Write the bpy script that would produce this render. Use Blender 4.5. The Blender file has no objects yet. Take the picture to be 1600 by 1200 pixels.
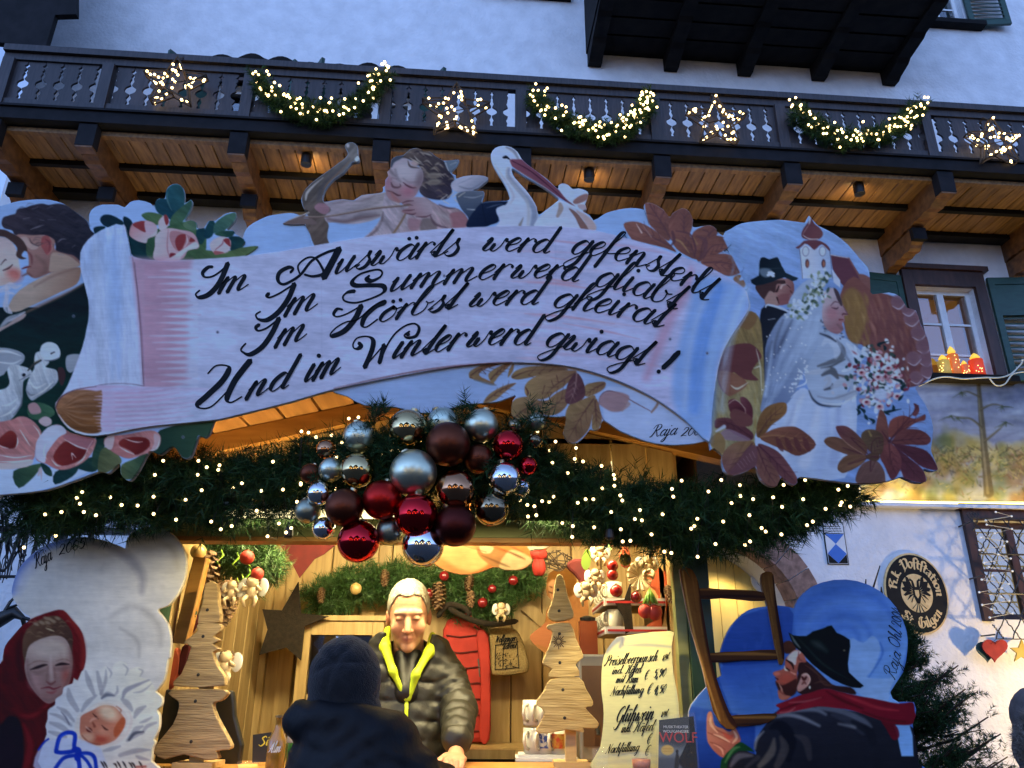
import bpy,math,random
import numpy as np
from mathutils import Vector,Matrix
R=math.radians
random.seed(7)
rng=np.random.default_rng(11)
S=bpy.context.scene
COL=S.collection

# ---------------------------------------------------------------- camera
CAMZ=1.45
FPX=1200.0
_u=np.array([18.0,3090.0,-1200.0]);_u/=np.linalg.norm(_u)
_f=np.array([0,0,-1.0]);_y=_f-_f.dot(_u)*_u;_y/=np.linalg.norm(_y)
_x=np.cross(_y,_u)
CAM_R=np.array([_x,_y,_u])  # camera axes -> world
CAM_P=np.array([0,0,CAMZ])
cd=bpy.data.cameras.new('camera');cam=bpy.data.objects.new('camera',cd);COL.objects.link(cam)
cd.sensor_width=36;cd.lens=36*FPX/1600;cd.clip_start=0.05;cd.clip_end=500
cam.matrix_world=Matrix.Translation(Vector(CAM_P))@Matrix(CAM_R.tolist()).to_4x4()
S.camera=cam

# ---------------------------------------------------------------- sky, sun, exposure
w=bpy.data.worlds.new('World');S.world=w;w.use_nodes=True
nt=w.node_tree;bg=nt.nodes['Background']
sky=nt.nodes.new('ShaderNodeTexSky');sky.sky_type='NISHITA';sky.sun_disc=False
sky.sun_elevation=R(-2.0);sky.sun_rotation=R(200);sky.ozone_density=4;sky.air_density=1.0;sky.dust_density=0.4
tint=nt.nodes.new('ShaderNodeMix');tint.data_type='RGBA';tint.blend_type='MIX'
tint.inputs[0].default_value=0.9
hsv=nt.nodes.new('ShaderNodeRGBToBW')
mulb=nt.nodes.new('ShaderNodeMix');mulb.data_type='RGBA';mulb.blend_type='MULTIPLY';mulb.inputs[0].default_value=1
nt.links.new(sky.outputs[0],hsv.inputs[0]);nt.links.new(hsv.outputs[0],mulb.inputs[6]);mulb.inputs[7].default_value=(0.60,1.02,2.02,1)
nt.links.new(sky.outputs[0],tint.inputs[6]);nt.links.new(mulb.outputs[2],tint.inputs[7])
nt.links.new(tint.outputs[2],bg.inputs[0]);bg.inputs[1].default_value=14.2
sl=bpy.data.lights.new('sun','SUN');sl.energy=0.02;sl.angle=R(20);sl.color=(1,.9,.8)
sun=bpy.data.objects.new('sun',sl);COL.objects.link(sun);sun.rotation_euler=(R(88),0,R(-20))
S.view_settings.view_transform='Standard';S.view_settings.look='None';S.view_settings.exposure=0;S.view_settings.gamma=1
S.view_settings.use_curve_mapping=False
S.render.engine='CYCLES'
cy=S.cycles
cy.use_denoising=True
try:
    cy.denoiser='OPENIMAGEDENOISE';cy.denoising_input_passes='RGB_ALBEDO_NORMAL';cy.denoising_prefilter='ACCURATE'
except Exception:
    pass
cy.max_bounces=7;cy.diffuse_bounces=3;cy.glossy_bounces=4;cy.transmission_bounces=5;cy.transparent_max_bounces=8
cy.sample_clamp_indirect=4;cy.use_light_tree=True;cy.caustics_reflective=False;cy.caustics_refractive=False

# ---------------------------------------------------------------- projection helpers
def ray(px,py):
    return CAM_R@np.array([px-800.0,600.0-py,-FPX])
def onY(px,py,Y):
    d=ray(px,py);return CAM_P+d*(Y/d[1])
def rays(P):
    P=np.asarray(P,float)
    v=np.stack([P[:,0]-800,600-P[:,1],np.full(len(P),-FPX)],1)
    return v@CAM_R.T
def onYs(P,Y):
    d=rays(P);return CAM_P+d*(Y/d[:,1])[:,None]
def mpp(px,py,Y):  # metres per photo pixel at depth Y
    return float(onY(px+1,py,Y)[0]-onY(px,py,Y)[0])
FA=R(4.4)  # the facade runs slightly away to the right
FD=np.array([math.cos(FA),math.sin(FA),0]);FN=np.array([math.sin(FA),-math.cos(FA),0]);FO=np.array([0,7.6,0.0])
def FP(s,h,o):
    return FO+s*FD+o*FN+np.array([0,0,h])
def fac(px,py,o=0.0):  # pixel -> (along, height) on the facade plane pushed out by o
    d=ray(px,py);p0=FO+o*FN
    t=(p0-CAM_P).dot(FN)/d.dot(FN);p=CAM_P+d*t
    return float((p-FO).dot(FD)),float(p[2])
def lin(c):
    c=np.asarray(c,float)/255.0
    return np.where(c<=.04045,c/12.92,((c+.055)/1.055)**2.4)
def L(r,g,b):
    return tuple(float(v)for v in lin((r,g,b)))

# ---------------------------------------------------------------- materials
def nodes(name):
    m=bpy.data.materials.new(name);m.use_nodes=True
    return m,m.node_tree,m.node_tree.nodes['Principled BSDF']
def pmat(name,c1,c2=None,scale=8.0,stretch=(1,1,1),rough=.6,bump=0.0,bscale=None,metal=0.0,rand=0.0,detail=5,spec=None,coat=0,dist=.004,ramp=(.35,.65),sheen=0,island=0.0):
    m,t,b=nodes(name)
    b.inputs['Roughness'].default_value=rough;b.inputs['Metallic'].default_value=metal
    if spec is not None:b.inputs['Specular IOR Level'].default_value=spec
    if coat:b.inputs['Coat Weight'].default_value=coat
    if sheen:b.inputs['Sheen Weight'].default_value=sheen
    tc=t.nodes.new('ShaderNodeTexCoord');mp=t.nodes.new('ShaderNodeMapping');mp.inputs['Scale'].default_value=stretch
    t.links.new(tc.outputs['Object'],mp.inputs[0])
    oi=t.nodes.new('ShaderNodeObjectInfo')
    no=t.nodes.new('ShaderNodeTexNoise');no.noise_dimensions='4D';no.inputs['Scale'].default_value=scale;no.inputs['Detail'].default_value=detail
    mr=t.nodes.new('ShaderNodeMath');mr.operation='MULTIPLY';mr.inputs[1].default_value=37.0
    t.links.new(oi.outputs['Random'],mr.inputs[0]);t.links.new(mr.outputs[0],no.inputs['W']);t.links.new(mp.outputs[0],no.inputs['Vector'])
    rp=t.nodes.new('ShaderNodeValToRGB');rp.color_ramp.elements[0].position=ramp[0];rp.color_ramp.elements[1].position=ramp[1]
    rp.color_ramp.elements[0].color=(*c1,1);rp.color_ramp.elements[1].color=(*(c2 or c1),1)
    t.links.new(no.outputs[0],rp.inputs[0]);out=rp.outputs[0]
    if rand or island:
        hv=t.nodes.new('ShaderNodeHueSaturation');ma=t.nodes.new('ShaderNodeMapRange')
        k=rand or island
        ma.inputs['To Min'].default_value=1-k;ma.inputs['To Max'].default_value=1+k
        if island:
            ge=t.nodes.new('ShaderNodeNewGeometry');t.links.new(ge.outputs['Random Per Island'],ma.inputs[0])
        else:
            t.links.new(oi.outputs['Random'],ma.inputs[0])
        t.links.new(ma.outputs[0],hv.inputs['Value']);t.links.new(out,hv.inputs['Color']);out=hv.outputs[0]
    t.links.new(out,b.inputs['Base Color'])
    if bump:
        n2=no
        if bscale:
            n2=t.nodes.new('ShaderNodeTexNoise');n2.inputs['Scale'].default_value=bscale;n2.inputs['Detail'].default_value=6
            t.links.new(mp.outputs[0],n2.inputs['Vector'])
        bp=t.nodes.new('ShaderNodeBump');bp.inputs['Strength'].default_value=bump;bp.inputs['Distance'].default_value=dist
        t.links.new(n2.outputs[0],bp.inputs['Height']);t.links.new(bp.outputs[0],b.inputs['Normal'])
    return m
def emat(name,c,s):
    m,t,b=nodes(name);b.inputs['Base Color'].default_value=(*c,1)
    b.inputs['Emission Color'].default_value=(*c,1);b.inputs['Emission Strength'].default_value=s
    return m
def vmat(name,rough=.7,grain=.25,spec=.1,gscale=60,stretch=(1,1,6)):
    """painted surface: the colours are the paint itself, held per vertex"""
    m,t,b=nodes(name)
    at=t.nodes.new('ShaderNodeAttribute');at.attribute_name='Col'
    b.inputs['Roughness'].default_value=rough;b.inputs['Specular IOR Level'].default_value=spec
    tc=t.nodes.new('ShaderNodeTexCoord');mp=t.nodes.new('ShaderNodeMapping');mp.inputs['Scale'].default_value=stretch
    no=t.nodes.new('ShaderNodeTexNoise');no.inputs['Scale'].default_value=gscale;no.inputs['Detail'].default_value=5
    t.links.new(tc.outputs['Object'],mp.inputs[0]);t.links.new(mp.outputs[0],no.inputs['Vector'])
    bp=t.nodes.new('ShaderNodeBump');bp.inputs['Strength'].default_value=grain;bp.inputs['Distance'].default_value=.002
    t.links.new(no.outputs[0],bp.inputs['Height']);t.links.new(bp.outputs[0],b.inputs['Normal'])
    n2=t.nodes.new('ShaderNodeTexNoise');n2.inputs['Scale'].default_value=gscale*.35;n2.inputs['Detail'].default_value=6
    t.links.new(mp.outputs[0],n2.inputs['Vector'])
    mr=t.nodes.new('ShaderNodeMapRange');mr.inputs['To Min'].default_value=.86;mr.inputs['To Max'].default_value=1.12
    mx=t.nodes.new('ShaderNodeMix');mx.data_type='RGBA';mx.blend_type='MULTIPLY';mx.inputs[0].default_value=1
    t.links.new(n2.outputs[0],mr.inputs[0]);t.links.new(at.outputs['Color'],mx.inputs[6]);t.links.new(mr.outputs[0],mx.inputs[7])
    t.links.new(mx.outputs[2],b.inputs['Base Color'])
    return m
def glass(name,tintc=(.9,.95,1),rough=0.02):
    m,t,b=nodes(name);b.inputs['Base Color'].default_value=(*tintc,1);b.inputs['Transmission Weight'].default_value=1
    b.inputs['Roughness'].default_value=rough;b.inputs['IOR'].default_value=1.45
    return m

# ---------------------------------------------------------------- objects
ORG={}
def org(o):return ORG.get(o.name,np.zeros(3))
def tag(o,label=None,cat=None,group=None,kind=None):
    if label:o['label']=label
    if cat:o['category']=cat
    if group:o['group']=group
    if kind:o['kind']=kind
    return o
def thing(name,loc,label,cat,group=None):
    o=bpy.data.objects.new(name,None);COL.objects.link(o);o.location=loc;o.empty_display_size=.1
    ORG[o.name]=np.array(loc,float)
    return tag(o,label,cat,group)
def link(name,me,parent=None,o_org=None):
    o=bpy.data.objects.new(name,me);COL.objects.link(o)
    if parent is not None:o.parent=parent
    ORG[o.name]=o_org if o_org is not None else(org(parent)if parent is not None else np.zeros(3))
    return o
def mk(name,V,F,mat,parent=None,smooth=False,col=None,loc=None,label=None):
    """one mesh object from world coordinates; loc gives a top-level mesh its own origin"""
    V=np.asarray(V,float).reshape(-1,3)
    og=org(parent)if parent is not None else(np.array(loc,float)if loc is not None else np.zeros(3))
    me=bpy.data.meshes.new(name)
    if isinstance(F,np.ndarray):
        n,k=F.shape;VV=(V-og).astype(np.float32)
        me.vertices.add(len(VV));me.vertices.foreach_set('co',VV.ravel())
        me.loops.add(n*k);me.loops.foreach_set('vertex_index',F.astype(np.int32).ravel())
        me.polygons.add(n);me.polygons.foreach_set('loop_start',np.arange(0,n*k,k,dtype=np.int32));me.polygons.foreach_set('loop_total',np.full(n,k,np.int32))
        me.update(calc_edges=True)
    else:
        me.from_pydata([tuple(v)for v in(V-og)],[],F)
    if smooth:me.polygons.foreach_set('use_smooth',np.ones(len(me.polygons),bool))
    if col is not None:
        a=me.color_attributes.new('Col','FLOAT_COLOR','POINT')
        c4=np.ones((len(V),4),np.float32);c4[:,:3]=col;a.data.foreach_set('color',c4.ravel())
    if mat is not None:
        for m in(mat if isinstance(mat,(list,tuple))else[mat]):me.materials.append(m)
    o=link(name,me,parent,og)
    if parent is None and loc is not None:o.location=loc
    if label:o['label']=label
    return o
def copy(o,parent=None,name=None):
    c=o.copy();COL.objects.link(c)
    if parent is not None:c.parent=parent
    for k in('label','category','group'):
        if parent is not None and k in c and k=='category':del c[k]
    return c

class MB:
    """collects shapes; frame maps local (a,b,c) to world"""
    def __init__(s,frame=None):s.V=[];s.F=[];s.n=0;s.fr=frame
    def add(s,V,F):
        V=[s.fr(*v)for v in V]if s.fr else[np.asarray(v,float)for v in V]
        s.V+=V;s.F+=[tuple(i+s.n for i in f)for f in F];s.n+=len(V);return s
    def box(s,a,b):
        (x0,y0,z0),(x1,y1,z1)=a,b
        return s.add([(x0,y0,z0),(x1,y0,z0),(x1,y1,z0),(x0,y1,z0),(x0,y0,z1),(x1,y0,z1),(x1,y1,z1),(x0,y1,z1)],
                     [(0,3,2,1),(4,5,6,7),(0,1,5,4),(1,2,6,5),(2,3,7,6),(3,0,4,7)])
    def bar(s,p,q,w,d,up=(0,0,1),bev=0.0):
        p,q=np.array(p,float),np.array(q,float);t=q-p;t/=np.linalg.norm(t)
        a=np.cross(t,up);a/=np.linalg.norm(a);b=np.cross(a,t)
        V=[]
        if bev:
            cs=[(-w/2+bev,-d/2),(w/2-bev,-d/2),(w/2,-d/2+bev),(w/2,d/2-bev),(w/2-bev,d/2),(-w/2+bev,d/2),(-w/2,d/2-bev),(-w/2,-d/2+bev)]
        else:
            cs=[(-w/2,-d/2),(w/2,-d/2),(w/2,d/2),(-w/2,d/2)]
        k=len(cs)
        for e in(p,q):
            for u,v in cs:V.append(e+a*u+b*v)
        F=[tuple(range(k))[::-1],tuple(range(k,2*k))]+[(i,(i+1)%k,k+(i+1)%k,k+i)for i in range(k)]
        return s.add(V,F)
    def prism(s,poly,fn0,fn1):
        """poly: 2-D outline; fn0/fn1 map (u,v) to the two end faces"""
        k=len(poly);V=[fn0(*p)for p in poly]+[fn1(*p)for p in poly]
        F=[tuple(range(k)),tuple(range(2*k-1,k-1,-1))]+[(i,k+i,k+(i+1)%k,(i+1)%k)for i in range(k)]
        return s.add(V,F)
    def tube(s,pts,r,n=8,cap=True):
        P=[np.asarray(p,float)for p in pts];m=len(P)
        rr=r if hasattr(r,'__len__')else[r]*m
        V=[];a=None
        for i in range(m):
            t=P[min(i+1,m-1)]-P[max(i-1,0)];t=t/(np.linalg.norm(t)+1e-12)
            if a is None:
                a=np.cross(t,(0,0,1)if abs(t[2])<.9 else(1,0,0))
            a=a-t*a.dot(t);a/=np.linalg.norm(a)+1e-12;b=np.cross(t,a)
            for j in range(n):
                th=2*math.pi*j/n;V.append(P[i]+rr[i]*(math.cos(th)*a+math.sin(th)*b))
        F=[(i*n+j,i*n+(j+1)%n,(i+1)*n+(j+1)%n,(i+1)*n+j)for i in range(m-1)for j in range(n)]
        if cap:F+=[tuple(range(n))[::-1],tuple(range((m-1)*n,m*n))]
        return s.add(V,F)
    def lathe(s,c,prof,n=20,axis=None):
        """prof: (radius, height) rings about the vertical through c"""
        c=np.asarray(c,float);V=[];m=len(prof)
        for r,h in prof:
            for j in range(n):
                th=2*math.pi*j/n;V.append(c+(r*math.cos(th),r*math.sin(th),h))
        F=[(i*n+j,i*n+(j+1)%n,(i+1)*n+(j+1)%n,(i+1)*n+j)for i in range(m-1)for j in range(n)]
        F+=[tuple(range(n))[::-1],tuple(range((m-1)*n,m*n))]
        return s.add(V,F)
    def ball(s,c,r,n=16,m=10,sc=(1,1,1)):
        prof=[(math.sin(math.pi*i/m)*1,-math.cos(math.pi*i/m))for i in range(m+1)]
        c=np.asarray(c,float);V=[]
        for a,h in prof:
            for j in range(n):
                th=2*math.pi*j/n;V.append(c+np.array((a*math.cos(th),a*math.sin(th),h))*r*np.array(sc))
        F=[(i*n+j,i*n+(j+1)%n,(i+1)*n+(j+1)%n,(i+1)*n+j)for i in range(m)for j in range(n)]
        return s.add(V,F)
    def build(s,name,mat,parent=None,smooth=False,loc=None,label=None):
        return mk(name,s.V,s.F,mat,parent,smooth,None,loc,label)

def crom(P,k=6,closed=False):
    """Catmull-Rom through P"""
    P=np.asarray(P,float);n=len(P)
    if n<3:return P
    out=[]
    idx=range(n)if closed else range(n-1)
    t=np.linspace(0,1,k,endpoint=False)[:,None]
    for i in idx:
        if closed:a,b,c,d=P[(i-1)%n],P[i],P[(i+1)%n],P[(i+2)%n]
        else:a,b,c,d=P[max(i-1,0)],P[i],P[i+1],P[min(i+2,n-1)]
        out.append(.5*(2*b+(c-a)*t+(2*a-5*b+4*c-d)*t*t+(3*b-a-3*c+d)*t**3))
    if not closed:out.append(P[-1:])
    return np.vstack(out)
def T(o,k,*pts):  # zoomed reading -> photo pixels
    return[(o[0]+x/k,o[1]+y/k)for x,y in pts]
# ---------------------------------------------------------------- brush painting on boards (colours as read, turned into paint albedo)
def _vnoise(n,cells,seed):
    g=np.random.default_rng(seed).random((cells+1,cells+1));g[-1]=g[0];g[:,-1]=g[:,0]
    u=np.linspace(0,cells,n,endpoint=False);i=u.astype(int);f=u-i;f=f*f*(3-2*f)
    a=g[i][:,i]*(1-f)[None]+g[i][:,i+1]*f[None];b=g[i+1][:,i]*(1-f)[None]+g[i+1][:,i+1]*f[None]
    return a*(1-f)[:,None]+b*f[:,None]
NZ=sum(_vnoise(512,c,5+c)*wt for c,wt in((8,.4),(24,.3),(64,.2),(128,.1)))
NZ=(NZ-NZ.mean())/NZ.std()

class Canvas:
    def __init__(s,x0,y0,x1,y1,base,k=1.0):
        s.x0,s.y0,s.k=x0,y0,k
        s.W,s.H=int((x1-x0)*k),int((y1-y0)*k)
        s.a=np.empty((s.H,s.W,3),np.float32);s.a[:]=base
    def _win(s,P,m):
        P=np.asarray(P,float)
        ax=max(int((P[:,0].min()-m-s.x0)*s.k),0);bx=min(int((P[:,0].max()+m-s.x0)*s.k)+2,s.W)
        ay=max(int((P[:,1].min()-m-s.y0)*s.k),0);by=min(int((P[:,1].max()+m-s.y0)*s.k)+2,s.H)
        if ax>=bx or ay>=by:return None
        X=(np.arange(ax,bx)+.5)/s.k+s.x0;Y=(np.arange(ay,by)+.5)/s.k+s.y0
        return ax,bx,ay,by,*np.meshgrid(X,Y)
    def _mix(s,w,m,col):
        ax,bx,ay,by=w[:4];m=m[...,None]
        s.a[ay:by,ax:bx]=s.a[ay:by,ax:bx]*(1-m)+np.asarray(col,np.float32)*m
    def _nz(s,X,Y,ang,st):
        c,q=math.cos(ang),math.sin(ang)
        u=((X*c+Y*q)*.9).astype(int)%512;v=((-X*q+Y*c)*st).astype(int)%512
        return NZ[v,u]
    def poly(s,P,col,soft=.7,a=1.0,sm=4,col2=None,d=None,nz=.0,ang=0.0):
        """filled shape; col -> col2 along d=(p,q); nz streaks it along ang"""
        P=crom(P,sm,True)if sm else np.asarray(P,float)
        w=s._win(P,soft*2)
        if w is None:return s
        X,Y=w[4],w[5];ins=np.zeros(X.shape,bool);D=np.full(X.shape,1e9)
        n=len(P)
        for i in range(n):
            (ax,ay),(bx,by)=P[i],P[(i+1)%n]
            if ay!=by:
                c=((ay>Y)!=(by>Y))&(X<(bx-ax)*(Y-ay)/(by-ay)+ax);ins^=c
            ex,ey=bx-ax,by-ay;l2=ex*ex+ey*ey+1e-9
            t=np.clip(((X-ax)*ex+(Y-ay)*ey)/l2,0,1)
            D=np.minimum(D,(X-ax-t*ex)**2+(Y-ay-t*ey)**2)
        D=np.sqrt(D);sd=np.where(ins,D,-D)
        m=np.clip(sd/(2*soft)+.5,0,1);m=m*m*(3-2*m)*a
        c=np.asarray(col,np.float32)
        if col2 is not None:
            (p,q)=d;p=np.array(p,float);q=np.array(q,float);e=q-p
            t=np.clip(((X-p[0])*e[0]+(Y-p[1])*e[1])/e.dot(e),0,1)[...,None]
            c=c*(1-t)+np.asarray(col2,np.float32)*t
        if nz:c=c*(1+nz*.035*s._nz(X,Y,ang,5)[...,None])
        s._mix(w,m.astype(np.float32),c);return s
    def st(s,P,wd,col,a=1.0,soft=.7,sm=6,dry=0.0):
        """brush stroke; wd one width or one per point"""
        P=np.asarray(P,float)
        wv=np.asarray(wd if hasattr(wd,'__len__')else[wd]*len(P),float)
        if len(wv)!=len(P):wv=np.interp(np.linspace(0,1,len(P)),np.linspace(0,1,len(wv)),wv)
        if len(P)>2 and sm:
            q=crom(np.column_stack([P,wv]),sm);P,wv=q[:,:2],np.maximum(q[:,2],.05)
        w=s._win(P,wv.max()/2+soft*2)
        if w is None:return s
        X,Y=w[4],w[5];m=np.zeros(X.shape)
        for i in range(len(P)-1):
            (ax,ay),(bx,by)=P[i],P[i+1];ex,ey=bx-ax,by-ay;l2=ex*ex+ey*ey+1e-9
            t=np.clip(((X-ax)*ex+(Y-ay)*ey)/l2,0,1)
            r=(wv[i]*(1-t)+wv[i+1]*t)/2
            dd=np.sqrt((X-ax-t*ex)**2+(Y-ay-t*ey)**2)
            m=np.maximum(m,np.clip((r-dd)/(2*soft)+.5,0,1))
        m=m*a
        if dry:
            e=P[-1]-P[0];m=m*np.clip(1-dry*(.5+.5*s._nz(X,Y,math.atan2(e[1],e[0]),5)),0,1)
        s._mix(w,m.astype(np.float32),col);return s
    def el(s,cx,cy,rx,ry,col,a=1.0,soft=1.0,rot=0.0):
        w=s._win([(cx-max(rx,ry),cy-max(rx,ry)),(cx+max(rx,ry),cy+max(rx,ry))],soft*2)
        if w is None:return s
        X,Y=w[4]-cx,w[5]-cy;c,q=math.cos(rot),math.sin(rot)
        d=np.sqrt(((X*c+Y*q)/rx)**2+((-X*q+Y*c)/ry)**2)
        m=np.clip((1-d)*min(rx,ry)/(2*soft)+.5,0,1)*a
        s._mix(w,m.astype(np.float32),col);return s
    def weather(s,amt=.03,streak=.02):
        Y,X=np.mgrid[0:s.H,0:s.W]
        s.a*=(1+amt*NZ[Y%512,X%512]+streak*NZ[(Y*3)%512,(X//5)%512])[...,None]
        return s
    def albedo(s,P,white,top=.8):
        x=np.clip((P[:,0]-s.x0)*s.k-.5,0,s.W-1.001);y=np.clip((P[:,1]-s.y0)*s.k-.5,0,s.H-1.001)
        i,j=x.astype(int),y.astype(int);fx,fy=(x-i)[:,None],(y-j)[:,None]
        A=s.a
        c=(A[j,i]*(1-fx)+A[j,i+1]*fx)*(1-fy)+(A[j+1,i]*(1-fx)+A[j+1,i+1]*fx)*fy
        c=138+(c-138)*1.14
        return np.clip(lin(np.clip(c,0,255))/lin(white)*top,.006,.86)

def inside(P,X,Y):
    ins=np.zeros(X.shape,bool);n=len(P)
    for i in range(n):
        (ax,ay),(bx,by)=P[i],P[(i+1)%n]
        if ay!=by:ins^=((ay>Y)!=(by>Y))&(X<(bx-ax)*(Y-ay)/(by-ay)+ax)
    return ins
def cutout(name,outline,canvas,Y,thick,white,mats,parent,step=1.3,holes=(),sm=5,top=.8,label=None,back=True,proj=None,adir=(0,1,0)):
    """a board sawn to an outline and painted from the canvas; stands at depth Y"""
    O=crom(outline,sm,True)if sm else np.asarray(outline,float)
    HS=[crom(h,sm,True)if sm else np.asarray(h,float)for h in holes]
    x0,y0=O.min(0)-step;x1,y1=O.max(0)+step
    gx=np.arange(x0,x1+step,step);gy=np.arange(y0,y1+step,step)
    X,Yp=np.meshgrid(gx,gy);ins=inside(O,X,Yp)
    for h in HS:ins&=~inside(h,X,Yp)
    q=ins[:-1,:-1]|ins[1:,:-1]|ins[:-1,1:]|ins[1:,1:]
    used=np.zeros(X.shape,bool);used[:-1,:-1]|=q;used[1:,:-1]|=q;used[:-1,1:]|=q;used[1:,1:]|=q
    PX=np.stack([X,Yp],-1)
    snap=used&~ins;pts=PX[snap];best=np.full(len(pts),1e9);tgt=pts.copy()
    for Q in[O]+HS:
        for i in range(len(Q)):
            a,b=Q[i],Q[(i+1)%len(Q)];e=b-a;l2=e.dot(e)+1e-9
            t=np.clip((pts-a)@e/l2,0,1);c=a+t[:,None]*e;d=((pts-c)**2).sum(1)
            m=d<best;best[m]=d[m];tgt[m]=c[m]
    PX[snap]=tgt
    idx=np.full(X.shape,-1);idx[used]=np.arange(used.sum());P2=PX[used]
    F=np.stack([idx[:-1,:-1][q],idx[1:,:-1][q],idx[1:,1:][q],idx[:-1,1:][q]],1)
    V=proj(P2)if proj else onYs(P2,Y)
    C=canvas.albedo(P2,white,top)
    E=np.concatenate([F[:,[0,1]],F[:,[1,2]],F[:,[2,3]],F[:,[3,0]]]);key=np.sort(E,1);key=key[:,0]*(len(P2)+1)+key[:,1]
    u,inv,cnt=np.unique(key,return_inverse=True,return_counts=True);B=E[cnt[inv]==1]
    bv=np.unique(B);nv=len(V);mp_=np.full(nv,-1);mp_[bv]=nv+np.arange(len(bv))
    V=np.vstack([V,V[bv]+np.array(adir,float)*thick]);C=np.vstack([C,np.tile(np.array([[.42,.36,.30]]),(len(bv),1))])
    SF=np.stack([B[:,1],B[:,0],mp_[B[:,0]],mp_[B[:,1]]],1)
    if back:
        # the back face reuses the front grid, thinned four times
        V=np.vstack([V,V[:nv]+np.array(adir,float)*thick]);C=np.vstack([C,np.tile(np.array([[.3,.24,.18]]),(nv,1))])
        F=np.vstack([F,SF,F[:,::-1]+nv+len(bv)])
    else:
        F=np.vstack([F,SF])
    return mk(name,V,F,mats,parent,False,C,None,label)

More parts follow.
